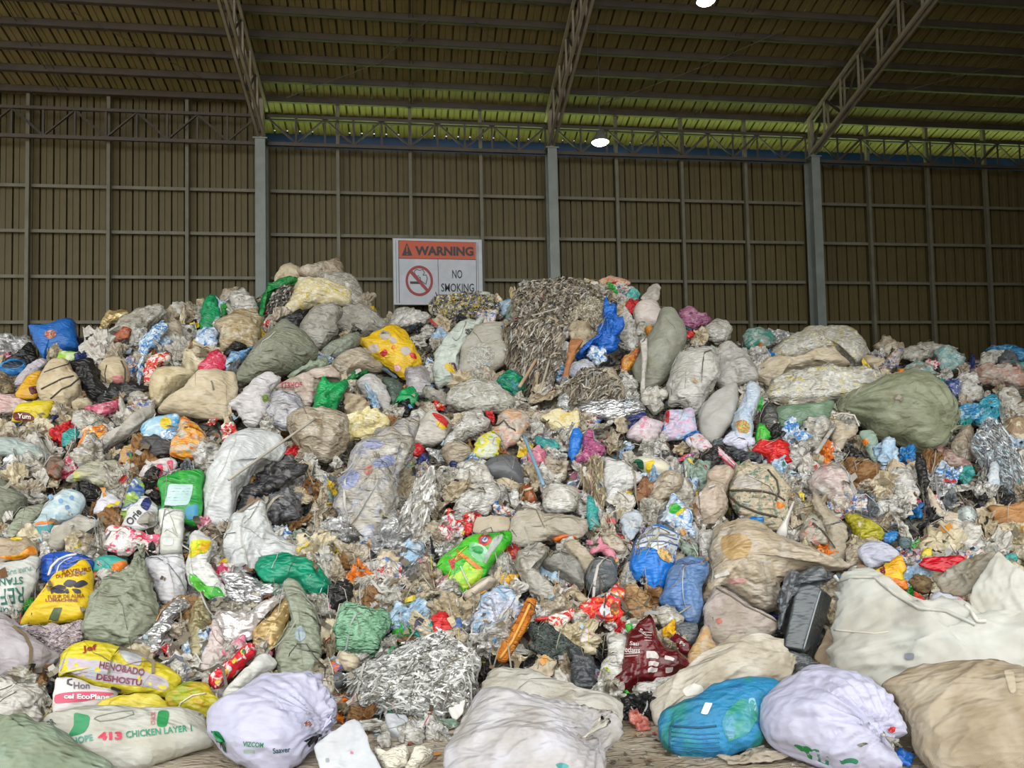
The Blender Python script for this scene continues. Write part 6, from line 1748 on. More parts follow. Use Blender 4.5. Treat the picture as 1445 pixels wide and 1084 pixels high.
# ================================================================== upper left of the crest
B('B', 'cream_bag', 'bag', 'small rounded cream bag at the very top left of the big patterned sack', '512,195 530,135 560,90 615,62 680,85 700,120 690,155 610,160 550,180', M_cream, T=.32, cr=.04, d=11.9)
B('B', 'beige_bag', 'bag', 'beige film bag with a pointed ear on the left summit', '685,115 760,95 880,75 930,40 962,28 975,75 985,120 960,160 860,165 750,150', M_clearbeige, T=.25, cr=.05, d=12.0, lm='the pointed beige bag on the summit')
B('B', 'clear_bag', 'bag', 'grey translucent bag bulging right of the big patterned sack', '790,135 860,125 940,128 1040,150 1105,230 1122,345 1060,350 990,330 900,250', M_clear, T=.28, cr=.03, d=11.8)
o = B('B', 'patterned_sack', 'sack', 'large cream and yellow patterned sack draped over the left summit', '522,412 600,330 640,240 680,158 740,148 800,158 880,170 960,205 1025,245 1012,340 930,338 850,345 720,378 640,420 570,432', mk('d2c69c', 'd6c23c', 'e0dac4', sc=12, r=.5, b=.35, t2=.58, t3=.53, dirt=.2), T=.18, cr=.03, sag=.02, lm='the cream and yellow patterned sack', fw=.25, tight=.35, ctr=(780, 270))
B('B', 'green_net', 'net', 'bright green net strip left of the cream and yellow patterned sack', '400,450 415,360 440,280 470,215 560,165 670,148 660,190 580,215 520,240 480,300 450,400 425,470', mk('17803c', '0f6a30', '2a9a4e', sc=8, r=.45, b=.6, dirt=.05), T=.22, cr=.08, lm='the green net strip', ctr=(478, 275), fw=.1)
ribbons('shredded_film', 'grey and black shreds between the green net and the patterned sack', 'B', '450,450 470,360 500,290 560,220 640,200 630,260 590,350 530,420 490,480', [mk('55524a', r=.5, b=0, dirt=0), mk('8f8b80', r=.4, b=0, dirt=0), mk('b5b1a6', r=.4, b=0, dirt=0), mk('2a2a28', r=.5, b=0, dirt=0)], 320, .3, .016, 50, .6, seed=21, curl=.8)
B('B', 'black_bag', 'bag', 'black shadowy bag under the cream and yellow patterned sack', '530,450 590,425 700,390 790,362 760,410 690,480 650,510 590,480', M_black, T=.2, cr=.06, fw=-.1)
o = B('B', 'grey_bag', 'bag', 'full grey bag under the cream and yellow patterned sack', '680,510 710,440 765,375 880,342 960,355 990,400 955,450 955,520 900,570 840,640 780,620 720,560', M_grey, T=.32, cr=.03, lm='the full grey bag under the patterned sack')
o = B('B', 'grey_bag', 'bag', 'full grey bag tied with a black shredded knot', '920,440 970,365 1060,345 1150,365 1220,415 1285,480 1240,530 1160,540 1090,570 1010,540 940,490', M_grey, T=.3, cr=.03, neck=(1050, 470), na=.16, nf=22, lm='the grey bag with a black knot', fw=.08)
knot(o, 'B', (1050, 470), (1070, 540), 30, mk('3a3936', '6f6b62', sc=20, r=.4, dirt=0), seed=9)
o = B('B', 'olive_sack', 'sack', 'big olive-grey sack lying left of the yellow spotted sheet bag', '262,810 310,710 380,640 450,570 560,472 640,490 720,550 790,620 815,665 790,725 700,760 620,790 540,812 400,852 300,856', M_olive, T=.30, cr=.014, lump=.05, sag=.012, fold=(25, 2.0), lm='the big olive-grey sack', q=.42, neck=(280, 830), na=.08)
B('B', 'green_bag', 'bag', 'slack sage bag tucked right of the big olive-grey sack', '810,670 870,625 940,580 1050,535 1092,560 1090,600 1010,670 960,700 890,715 850,745', mk('8c9484', '7e8676', '99a192', sc=3, r=.35, b=.45, soft=.2), T=.25, cr=.05)
B('B', 'sage_bag', 'bag', 'greenish clear bag below the big olive-grey sack', '590,830 660,790 760,745 850,705 890,730 880,775 800,790 700,800 640,840', mk('8f9c86', '829078', '9fab97', sc=4, r=.3, b=.45, soft=.2), T=.22, cr=.05)
B('B', 'beige_bag', 'bag', 'grey-beige bag below the yellow spotted sheet bag', '900,760 980,680 1060,635 1130,640 1190,700 1240,775 1160,790 1060,790 960,840 930,800', M_clearbeige, T=.26, cr=.04, sag=.02)
o = B('B', 'printed_film', 'film', 'pinkish white film bag with red lettering in the upper left', '535,880 620,830 760,788 900,775 965,800 960,850 860,850 830,920 790,1000 740,1040 690,1000 620,960 560,940', mk('b9a99c', 'ab998a', 'c6bab0', sc=4, r=.35, b=.45, soft=.15, dirt=.15), T=.2, cr=.05, lm='the film bag with red lettering')
lettering(o, 'B', 'YEBHOF', (630, 885), 40, 2, mk('b54a5a', r=.5, b=0, dirt=0), bold=.02, width=150)
o = B('B', 'white_bag', 'bag', 'white plastic bag with a folded top left of the film bag with red lettering', '212,1030 260,960 340,880 440,812 550,808 565,845 520,900 490,960 480,1040 470,1120 400,1180 320,1160 270,1060', mk('c9c6c6', 'b9b5b4', 'd6d3d4', sc=3, r=.35, b=.45, soft=.2, dirt=.12), T=.26, cr=.04, lm='the white folded bag', sag=.02)
decal(o, 'B', '430,960 465,950 480,985 445,1000', mk('7f9a4a'), name='stain')
B('B', 'clear_bag', 'bag', 'bluish clear bag with bits of paper right of the white folded bag', '480,950 540,925 640,930 690,1000 720,1080 690,1180 560,1200 490,1130 475,1030', mk('aeadb0', '8f8f98', 'c6c9cf', sc=8, r=.25, b=.5, soft=.08, coat=.3), T=.26, cr=.05)
o = B('B', 'green_bag', 'bag', 'crumpled bright green bag in the upper left middle', '778,1020 810,930 835,870 840,828 920,860 1000,882 985,960 960,1030 880,1068 820,1070', M_green, T=.28, cr=.07, lm='the bright green bag')
B('B', 'green_flap', 'film', 'dark green film strip above the bright green bag', '985,890 1030,820 1090,785 1148,778 1155,810 1100,840 1050,865', mk('17803f', '116a34', sc=6, r=.35, b=.6), T=.22, cr=.07)
B('B', 'white_bag', 'bag', 'milky twisted bag right of the bright green bag', '1085,880 1120,820 1180,808 1260,870 1305,960 1300,1050 1235,1050 1180,960 1110,930', mk('bdbcba', 'aaa8a4', 'cfd0d0', sc=4, r=.3, b=.45, soft=.2), T=.26, cr=.05, sag=.03)
B('B', 'dark_green_bag', 'bag', 'dark grey-green bag beside the milky twisted bag', '1240,850 1290,835 1355,855 1385,905 1340,1040 1290,985 1265,910', mk('4f5c52', '445046', '5c6a60', sc=4, r=.35, b=.4), T=.26, cr=.05)
B('B', 'green_bag', 'bag', 'small bright green bag corner below the yellow spotted sheet bag', '1335,1015 1380,915 1450,890 1500,950 1480,1020 1400,1030', M_green, T=.25, cr=.06)
o = B('P', 'yellow_sheet', 'bag', 'bright yellow sheet bag with grey and red spots', '506,481 525,470 553,460 568,469 578,480 592,502 599,518 588,524 574,536 556,526 535,511 519,496', mk('dcb41c', 'cfa616', 'e3c43c', sc=4, r=.38, b=.35, soft=.15, dirt=.05), T=.16, cr=.04, lm='the yellow spotted sheet bag', fw=.15, tight=.3)
for pl in ('535,472 545,468 552,474 541,480', '520,489 532,486 535,496 525,498', '565,492 575,489 580,497 570,502', '549,478 556,476 560,482 553,485'):
    decal(o, 'P', pl, mk('b3a9a0', r=.4, b=.1), name='print', n=16, R=3)
for pl, mm in (('536,498 544,493 547,500 540,504', M_red), ('578,499 586,500 588,507 581,506', M_red), ('556,517 563,515 565,523 559,525', M_pink), ('553,488 558,487 557,492 552,493', M_orange)):
    decal(o, 'P', pl, mm, name='print', n=14, R=3)
B('B', 'clear_bag', 'bag', 'large brownish clear bag stuffed with papers on the upper left', '138,560 150,470 215,400 300,372 380,385 430,460 420,560 385,620 320,645 240,650 160,655', mk('b0a388', 'a08a5a', 'c9c1ae', sc=6, r=.25, b=.5, soft=.08, coat=.3), T=.3, cr=.05, lm='the brownish clear bag')
B('B', 'green_bag', 'bag', 'dark green plastic bag on the left crest', '35,340 60,290 105,275 140,350 155,400 130,470 60,500 5,490 20,420', mk('17915a', '0f7748', '2aa66c', sc=5, r=.35, b=.6, dirt=.05), T=.26, cr=.07, lm='the green bag on the left crest')
B('B', 'green_leaf', 'film', 'leaf green film tip right of the dark green bag on the crest', '150,370 180,325 240,325 235,360 190,410 165,430', M_green2, T=.25, cr=.07)
B('B', 'blue_film', 'film', 'light blue speckled film under the dark green bag on the crest', '0,510 60,490 130,490 140,580 100,640 40,650 -10,600', M_bluepack, T=.22, cr=.07)
B('B', 'black_rag', 'rag', 'small black rag on the light blue strip left of the big olive-grey sack', '178,695 205,630 260,592 325,605 335,640 250,680', M_black, T=.28, cr=.08)
B('B', 'blue_film', 'film', 'light blue strip running under the small black rag', '150,795 200,700 300,660 375,628 350,660 300,730 250,785', mk('5f95c6', 'a9c3d6', '3f74ac', sc=10, r=.35, b=.5), T=.22, cr=.07)
B('B', 'crumpled_bag', 'bag', 'crumpled grey bag with soft peaks on the left crest', '215,310 250,260 310,236 350,262 390,290 392,370 320,400 260,420 240,360', M_clearw, T=.3, cr=.06)
B('B', 'crumpled_bag', 'bag', 'dull beige crumpled bag beside the leaf green film tip', '150,290 200,230 270,215 280,260 220,310 170,330', M_clearbeige, T=.28, cr=.06, d=11.9)

# ================================================================== top middle
SH = [mk(h, r=.4, b=0, dirt=0) for h in ('948a76', '7d7362', 'b3aa98', '5f5749', 'a39582', '8f8f88', 'c2bdb1', '3f3a33')]
ribbons('shredded_strips', 'mass of grey-beige shredded strips matted on the central summit', 'P', '708,440 728,412 770,400 820,398 862,410 868,440 850,470 815,480 770,470 735,468',
        SH, 1700, .34, .020, 25, .8, mound=.16, seed=31, curl=1.2, lm='the matted strips on the central summit', mask=False)
ribbons('shredded_strips', 'sheaf of long grey strips hanging down the left of the central summit', 'P', '712,470 740,450 790,455 800,500 785,545 770,575 745,568 728,540 716,510',
        SH, 1100, .55, .016, 62, .22, mound=.16, seed=32, curl=.5, lm='the hanging grey strips', mask=False)
ribbons('shredded_strips', 'loose sheaf of pale strips hanging below the orange-brown cardboard strip', 'P', '790,540 830,520 870,540 880,575 840,590 800,580',
        SH, 500, .4, .012, 50, .5, mound=.15, seed=34, curl=.7, mask=False)
ribbons('shredded_paper', 'mass of fine white paper shreds left of the bright blue feathery strip', 'D', '0,380 40,290 120,200 200,180 260,250 240,340 190,440 120,470 40,470', [mk('c2b9a4', r=.6, b=0, dirt=0), mk('a3987f', r=.6, b=0, dirt=0), mk('d2cbb9', r=.6, b=0, dirt=0)], 1500, .16, .016, 40, 1.0, mound=.18, seed=33, curl=1.2, mask=False)
ribbons('shredded_strips', 'tangle of colourful litter strips right of the warning sign base', 'C', '230,300 250,230 330,190 450,170 560,200 700,190 720,260 740,330 640,350 520,330 420,350 320,330', [mk('b5ad9c', r=.5, b=0, dirt=0), mk('8f8878', r=.5, b=0, dirt=0), mk('d2ccbc', r=.5, b=0, dirt=0), mk('c9b23a', r=.5, b=0, dirt=0), mk('5a6a8a', r=.5, b=0, dirt=0), mk('3a3833', r=.5, b=0, dirt=0)], 1500, .25, .028, 20, .9, mound=.25, seed=35, curl=1.0, lm='the litter strips by the sign')
B('C', 'board_scrap', 'board', 'tan cardboard corner against the lower edge of the warning sign', '240,225 265,195 335,192 320,225 275,240', mk('b98a4a', 'a5783c', sc=4, r=.7, b=.2), T=.15, cr=.02, tight=.15, d=11.6)
B('C', 'yellow_scrap', 'wrapper', 'yellow crumpled wrapper below the warning sign corner', '478,250 500,220 570,225 585,260 530,285 490,280', mk('d2c43a', 'b5a83a', sc=7), T=.3, cr=.08)
B('C', 'white_scrap', 'wrapper', 'white and black crumpled wrapper at the right corner of the warning sign', '545,200 580,160 635,165 640,200 600,225 565,225', mk('c9ccc2', '3f423f', '8fae9c', sc=14, t2=.6), T=.3, cr=.08, d=11.7)
B('C', 'yellow_pack', 'pack', 'yellow and white pack standing right of the warning sign', '640,205 680,168 715,205 710,245 665,240', mk('d9b83a', 'd9d6ca', '2f2f2c', sc=12, t2=.5, t3=.62), T=.25, cr=.06, d=11.6)
B('C', 'clear_film', 'film', 'crumpled clear film lying left of the litter strips by the sign', '-60,380 0,290 60,265 150,280 215,310 190,360 100,385 0,410', M_clearw, T=.24, cr=.08, lm='the clear film under the sign')
o = B('C', 'woven_sack', 'sack', 'pale grey woven sack standing open in the upper middle', '425,745 430,650 445,560 480,470 525,395 640,380 745,375 748,500 775,580 745,630 690,680 600,725 500,755', mk('aeab9f', 'a09d91', 'bab7ac', sc=3, r=.55, b=.3, soft=.2, dirt=.3, weave=.3), T=.24, cr=.02, sag=.012, lm='the pale grey woven sack', tight=.35, q=.42)
decal(o, 'C', '500,540 590,500 660,560 650,650 560,690 480,640', mk('b3b1a6', 'c9c8c2', sc=30, r=.35, b=.5, bs=35), name='print', label='glittery see-through patch')
o = B('C', 'printed_bag', 'bag', 'pale mint bag with a yellow flower print left of the pale grey woven sack', '238,700 265,600 310,510 370,430 470,355 590,335 560,400 500,470 445,560 425,650 415,730 350,790 270,800', mk('bcc6bc', 'aab5aa', 'cbd2ca', sc=4, r=.4, b=.4, soft=.2, dirt=.15), T=.22, cr=.05, lm='the pale mint bag', ctr=(350, 590))
decal(o, 'C', '325,650 370,640 400,690 385,720 345,690', M_yellow, name='flower_print', label='yellow flower')
decal(o, 'C', '355,640 395,640 412,700 400,705', mk('4a3a5a'), name='flower_print')
decal(o, 'C', '465,410 520,405 520,430 490,460 470,440', mk('3a3c38', 'aab5aa', sc=30, t2=.55), name='print')
B('C', 'grey_sack', 'sack', 'grey sack of white chips lying below the pale grey woven sack', '335,895 370,840 420,790 560,758 660,775 740,830 795,905 730,980 620,965 500,975 390,950', mk('a8a699', 'c6c6bf', '97958a', sc=14, r=.4, b=.6, t2=.55, soft=.08, dirt=.2, coat=.2), T=.3, cr=.04, lm='the grey sack of white chips')
B('C', 'cloth_strip', 'cloth', 'grey twisted cloth left of the grey sack of white chips', '160,810 200,790 280,830 340,830 330,920 260,900 200,880', M_grey, T=.28, cr=.08)
B('C', 'grey_bag', 'bag', 'lilac-grey clear bag below the yellow spotted sheet bag', '40,690 90,665 180,665 220,740 240,830 180,870 100,880 60,800', mk('aaa5a6', '989397', 'bab7b8', sc=4, r=.3, b=.45), T=.26, cr=.05)
B('C', 'teal_bag', 'bag', 'dark teal and green bag right of the grey sack of white chips', '668,775 730,720 810,705 862,760 855,860 810,905 770,860 720,830', mk('176a5a', '0f8a55', '2f7f8a', sc=8, r=.35, b=.6, t2=.52, dirt=.05), T=.3, cr=.08, lm='the dark teal bag')
B('C', 'red_cloth', 'cloth', 'red cloth tip right of the pale grey woven sack', '735,420 790,420 860,405 850,440 790,460 780,515 745,510', M_red, T=.25, cr=.08, lm='the red cloth tip')
B('C', 'pink_cloth', 'cloth', 'dull red-pink rag among the shredded strips of the summit', '1030,270 1080,235 1140,260 1130,305 1080,315', mk('b06a68', 'c9a096', sc=9), T=.25, cr=.1, fw=.2)
B('C', 'blue_strip', 'strip', 'pale turquoise plastic strip hanging down the shredded strips', '918,460 950,450 945,540 930,640 915,640 922,550', mk('8fb3b5'), T=.25, cr=.02, fw=.22)
B('C', 'cardboard_strip', 'board', 'orange-brown cardboard strip hanging below the fine white paper shreds', '1180,480 1225,470 1270,480 1220,560 1190,640 1160,780 1110,790 1140,680 1160,580', mk('b07a4c', '9c6840', sc=4, r=.7, b=.3), T=.14, cr=.04, ctr=(1185, 600), fw=.1, lm='the orange-brown cardboard strip')
pole('C', 'stick', 'stick', 'flat pale wooden lath left of the orange-brown cardboard strip', (830, 925), (975, 705), .02, mk('b59d80', r=.7, b=0), up=.22)
pole('C', 'stick', 'stick', 'thin grey lath right of the flat wooden lath', (975, 970), (1050, 725), .014, mk('b3aa9a', r=.7, b=0), up=.22)
pole('C', 'stick', 'stick', 'thin white strap across the shredded strips on the summit', (940, 455), (1110, 405), .008, mk('c9c3b4', r=.7, b=0), up=.3)
o = B('D', 'feather_strip', 'film', 'bright blue feathery plastic strip on the central summit', '255,240 330,232 325,320 372,365 368,440 330,540 260,570 215,580 195,525 120,570 60,650 40,620 130,530 210,470 245,370', mk('1f66c4', '1a58ac', '3a80d6', sc=6, r=.4, b=.7, dirt=.03), T=.2, cr=.09, ctr=(265, 460), lm='the bright blue feathery strip', fw=.25)
B('D', 'blue_clear', 'bag', 'whitish clear bag below the bright blue feathery strip', '15,700 40,640 110,620 180,640 190,690 120,745 50,745', mk('b5b9c6', 'a3a8b5', 'c9ccd6', sc=6, r=.25, b=.5), T=.3, cr=.05)
B('D', 'film_strips', 'film', 'hanging grey film strips right of the bright blue feathery strip', '370,300 400,260 440,320 480,420 490,520 430,540 380,500 360,440', M_clearw, T=.2, cr=.1)
B('D', 'orange_pack', 'pack', 'orange, brown and clear pack below the hanging grey film strips', '365,640 400,580 450,555 490,545 470,620 420,700 385,745', mk('c98a2a', 'b5572a', 'c2bdb0', sc=12, r=.3, b=.4, t2=.52), T=.2, cr=.06)
o = B('D', 'white_bag', 'bag', 'knotted white bag with a fan-shaped top on the central summit', '462,370 450,290 470,235 540,215 610,225 642,290 625,370 560,398 500,395', mk('c9beb6', 'bdb0a6', 'd4ccc6', sc=3, r=.4, b=.3, soft=.2, dirt=.12), T=.36, cr=.02, lm='the knotted white bag on the summit', fw=.3)
B('D', 'fan_top', None, 'fanned mouth of the bag', '495,200 520,170 570,125 612,92 628,140 632,190 600,215 560,225', mk('b3afa6', 'a39f95', sc=4, r=.4, b=.4), parent=o, T=.12, cr=.06, tight=.25)
o = B('D', 'olive_sack', 'sack', 'tall olive-grey sack slumped on the right of the central summit', '440,680 500,560 545,470 600,390 640,285 720,275 775,350 802,440 790,530 745,640 690,730 640,785 560,815 510,795', mk('8f9183', '85877a', '9b9d8e', sc=2.5, r=.5, b=.25, soft=.2, dirt=.3, weave=.15), T=.3, cr=.014, lump=.05, neck=(530, 800), na=.1, lm='the tall olive-grey sack', ctr=(650, 550))
B('D', 'white_strap', 'strap', 'wide white plastic strap hanging over the tall olive-grey sack', '498,480 545,465 548,600 535,720 530,830 498,832 505,700 505,580', mk('bfbcb4', 'b0ada4', sc=6, r=.35, b=.4), T=.2, cr=.02, tight=.2, fw=.35)
B('D', 'orange_film', 'film', 'orange plastic claw on the tall olive-grey sack', '525,400 570,392 620,460 655,490 600,495 550,455', mk('cf8a20', 'b56f14', sc=9, r=.35), T=.25, cr=.06, fw=.3)
B('D', 'teal_film', 'film', 'turquoise tulle scrap left of the knotted white bag', '395,180 430,145 485,160 490,210 450,235 410,215', mk('5fb0aa', '3f9690', '8fc6c0', sc=9, r=.4), T=.3, cr=.08, fw=.1)
B('D', 'red_pack', 'pack', 'red and clear packs at the top of the central summit', '220,95 250,60 320,48 390,70 440,100 400,110 320,100 260,115', mk('c9a890', 'd2303f', 'b59a5a', sc=10, r=.3, b=.4, t2=.55), T=.25, cr=.07, d=11.6, lm='the red packs at the summit top')
flo = bpy.data.objects[[k for k in REG][-1]]
B('D', 'white_tub', 'tub', 'small white square tub on the central summit', '150,95 212,90 215,180 152,180', mk('cfcac0', r=.5, b=0, dirt=.1), T=.3, cr=.01, q=.3, pw=5, tight=.1, fw=.25)
B('D', 'black_bag', 'bag', 'black film clump left of the small white square tub', '55,165 85,120 145,118 150,170 110,190', M_black, T=.3, cr=.08, fw=.15)
B('C', 'teal_scrap', 'film', 'turquoise scrap at the left end of the central summit top', '1075,90 1110,70 1165,80 1170,105 1115,115', M_teal, T=.35, cr=.08, d=11.7)
B('C', 'pink_strip', 'wrapper', 'pink strip below the turquoise scrap at the summit', '1030,125 1080,115 1135,125 1130,150 1080,145', mk('b5566a'), T=.3, cr=.06, d=11.6)
o = B('D', 'beige_bag', 'bag', 'beige full bag below the whitish clear bag', '95,830 130,770 190,700 280,668 340,700 375,760 402,810 395,870 330,895 200,880 130,868', M_clearbeige, T=.32, cr=.03, lump=.05, lm='the beige full bag')
o = B('D', 'foil_bale', 'bale', 'flat silver film bale in the middle right of the heap', '55,960 110,910 180,888 350,892 500,898 542,955 535,1000 460,1010 380,1035 280,1025 190,1005 95,990', M_silver, T=.24, cr=.05, q=.42, lm='the flat silver bale')
B('D', 'striped_bag', 'bag', 'purple and magenta ribbed bag right of the central summit', '745,300 790,265 850,270 910,312 985,345 950,385 880,408 800,380 780,345', mk('9a5a7c', 'b58aa0', '6f3a58', sc=11, r=.35, b=.6, t2=.52), T=.25, cr=.06, lm='the magenta ribbed bag')
B('D', 'ribbed_bag', 'bag', 'white ribbed plastic roll right of the magenta ribbed bag', '920,430 970,370 1020,345 1085,370 1125,445 1090,490 1020,492 950,475', mk('bdbbb4', '9f9c92', 'd0cfcb', sc=7, r=.3, b=.7), T=.32, cr=.04, sag=.08, lm='the white ribbed roll')
B('D', 'red_scrap', 'scrap', 'small red wrapper below the magenta ribbed bag', '808,440 840,425 870,440 860,465 820,465', M_red, T=.35, cr=.06)
o = B('D', 'white_sack', 'sack', 'stuffed whitish plastic sack right of the tall olive-grey sack', '685,935 690,850 660,800 720,680 775,575 880,552 980,560 1020,640 1018,740 1000,830 930,920 870,1005 780,950', mk('b9b8b1', 'aaa8a0', 'c6c5c0', sc=3, r=.35, b=.45, soft=.15, dirt=.2, coat=.2), T=.28, cr=.04, lump=.08, lm='the stuffed whitish sack')
o = B('D', 'grey_bag', 'bag', 'stuffed grey plastic bag with a twisted top right of the stuffed whitish sack', '1000,570 1040,515 1110,505 1190,560 1255,640 1290,735 1230,770 1170,790 1090,840 1030,800 1010,680', mk('adaaa4', '9b9891', 'bbb9b4', sc=3, r=.35, b=.45, soft=.15, dirt=.2, coat=.2), T=.28, cr=.04, neck=(1060, 590), na=.16, lm='the stuffed grey bag')
B('D', 'grey_sheet', 'sheet', 'smooth grey sleeve bag standing below the stuffed grey bag', '888,985 940,900 1010,845 1090,790 1155,770 1165,880 1140,980 1080,1100 1000,1190 930,1160 895,1080', mk('a9a8a2', 'a09f99', 'b2b1ac', sc=2, r=.5, b=.15, soft=.2, dirt=.15), T=.2, cr=.015, lm='the smooth grey sleeve bag', tight=.3)
B('D', 'teal_film', 'film', 'teal and grey film on the right crest', '1195,460 1230,430 1290,408 1370,430 1420,480 1400,530 1300,545 1225,545', mk('8fa09a', '2f8a7a', 'b5b9b2', sc=7, r=.35, b=.5, t2=.53), T=.25, cr=.07, lm='the teal and grey film')
B('D', 'red_scrap', 'scrap', 'small red cap on the right crest below the teal and grey film', '1262,565 1300,550 1345,555 1352,590 1300,595', M_red, T=.3, cr=.03)
B('P', 'detergent_pack', 'pack', 'pale blue slim pack with printed base left of the dark green bag', '1031,628 1038,590 1050,560 1054,543 1068,541 1073,556 1065,590 1062,618 1060,640 1042,642', mk('b9c6d4', 'a3b5c9', 'cdd6de', sc=6, r=.35, b=.4), T=.3, cr=.04, lm='the pale blue slim pack')
flo = bpy.data.objects[[k for k in REG][-1]]
decal(flo, 'I', '1050,130 1110,110 1150,150 1130,200 1070,190', mk('c9624a', 'c9b53a', '4a8f5a', sc=40, t2=.5, t3=.55), name='print')
B('I', 'lilac_pack', 'pack', 'white and violet pack at the foot of the pale blue slim pack', '960,250 1030,180 1090,170 1170,235 1175,270 1100,310 1020,290', mk('c6c9d9', '7f86b8', 'd9d9e2', sc=8, r=.35, b=.4, t2=.58), T=.22, cr=.05)
B('I', 'green_pack', 'pack', 'small leaf green pack left of the red plastic bag', '1178,260 1185,190 1215,140 1275,180 1290,240 1240,268', M_green2, T=.28, cr=.06, lm='the small leaf green pack')

# ================================================================== right side
B('E', 'clear_bag', 'bag', 'big clear bag on the right crest, cloudy with yellow scraps', '155,250 220,185 320,145 420,122 540,118 610,150 648,195 652,250 615,315 560,260 440,250 300,272 220,275', M_clearyel, T=.26, cr=.04, lump=.06, lm='the big clear bag on the right crest', fw=.1, d=10.9)
B('E', 'twisted_film', 'film', 'long twisted cream film neck between the two big clear bags', '88,345 130,290 200,275 280,268 430,248 470,222 530,240 565,295 510,312 400,318 300,332 230,365 175,420 110,392', mk('c6b9a0', 'b3a488', 'd4cab6', sc=4, r=.45, b=.4, soft=.15, dirt=.2), T=.3, cr=.05, lm='the twisted cream film', ctr=(270, 310), fw=.15)
B('E', 'clear_bag', 'bag', 'long clear bag with yellow wrappers below the twisted cream film', '148,445 190,375 300,332 420,318 560,312 660,325 742,375 710,420 640,450 560,482 400,500 260,512 180,490', M_clearyel, T=.28, cr=.045, lump=.06, lm='the long clear bag with yellow wrappers')
o = B('E', 'olive_sack', 'sack', 'big olive green tied sack on the right slope', '488,540 530,505 600,460 680,420 760,380 870,348 960,365 1040,430 1100,520 1112,575 1080,640 1050,700 990,738 900,742 800,695 700,665 620,590', mk('868c72', '7c8268', '92977e', sc=2.2, r=.5, b=.25, soft=.2, dirt=.25, weave=.1), T=.33, cr=.014, lump=.05, neck=[(500, 530), (1075, 640)], nf=30, na=.2, sag=.006, fold=(-25, 1.8), lm='the big olive green sack', fw=.1)
knot(o, 'E', (1075, 640), (1105, 610), 20, mk('8a8f78', r=.5), seed=11)
knot(o, 'E', (505, 530), (475, 510), 14, mk('8a8f78', r=.5), seed=12)
B('E', 'green_sack', 'sack', 'dark sage green bag under the long clear bag with yellow wrappers', '190,590 200,520 360,508 485,488 470,540 440,580 360,625 240,655', mk('6f8a70', '5f7a62', '7d977e', sc=3, r=.4, b=.3, soft=.2, dirt=.15), T=.26, cr=.03, lm='the dark sage green bag')
B('E', 'dark_bag', 'bag', 'black-grey bag left of the dark sage green bag', '120,540 150,490 195,520 210,600 170,650 130,620', mk('3c3e3c', '4c4e4a', sc=4, r=.4), T=.26, cr=.04)
o = B('E', 'red_bag', 'bag', 'bright red knotted plastic bag on the right slope', '80,745 130,695 180,682 230,685 278,765 240,805 160,818 150,770', mk('cf2222', 'b51a1c', 'e03a34', sc=4, r=.35, b=.55, soft=.15, dirt=.02), T=.32, cr=.06, neck=(85, 745), na=.16, nf=18, lm='the red plastic bag')
ribbons('shredded_foil', 'waterfall of silvery shredded film at the right edge', 'J', '1090,180 1100,60 1180,10 1260,20 1330,90 1390,250 1400,420 1380,600 1320,560 1250,520 1200,480 1180,360 1110,300', [mk('cdcfd1', r=.3, b=0, dirt=0), mk('b0b3b3', r=.3, b=0, dirt=0), mk('e4e6e7', r=.3, b=0, dirt=0), mk('8f9090', r=.4, b=0, dirt=0), mk('b5ccd6', r=.3, b=0, dirt=0)], 1900, .42, .016, 115, .32, mound=.25, seed=41, curl=.5, lm='the silvery shredded film')
B('J', 'white_strip', 'film', 'pale blue-white film sleeve in the silvery shredded film', '1195,420 1210,330 1240,300 1280,360 1275,480 1225,500', mk('b9c6d4', 'cfd6dc', sc=6, r=.3), T=.2, cr=.05, fw=.1)
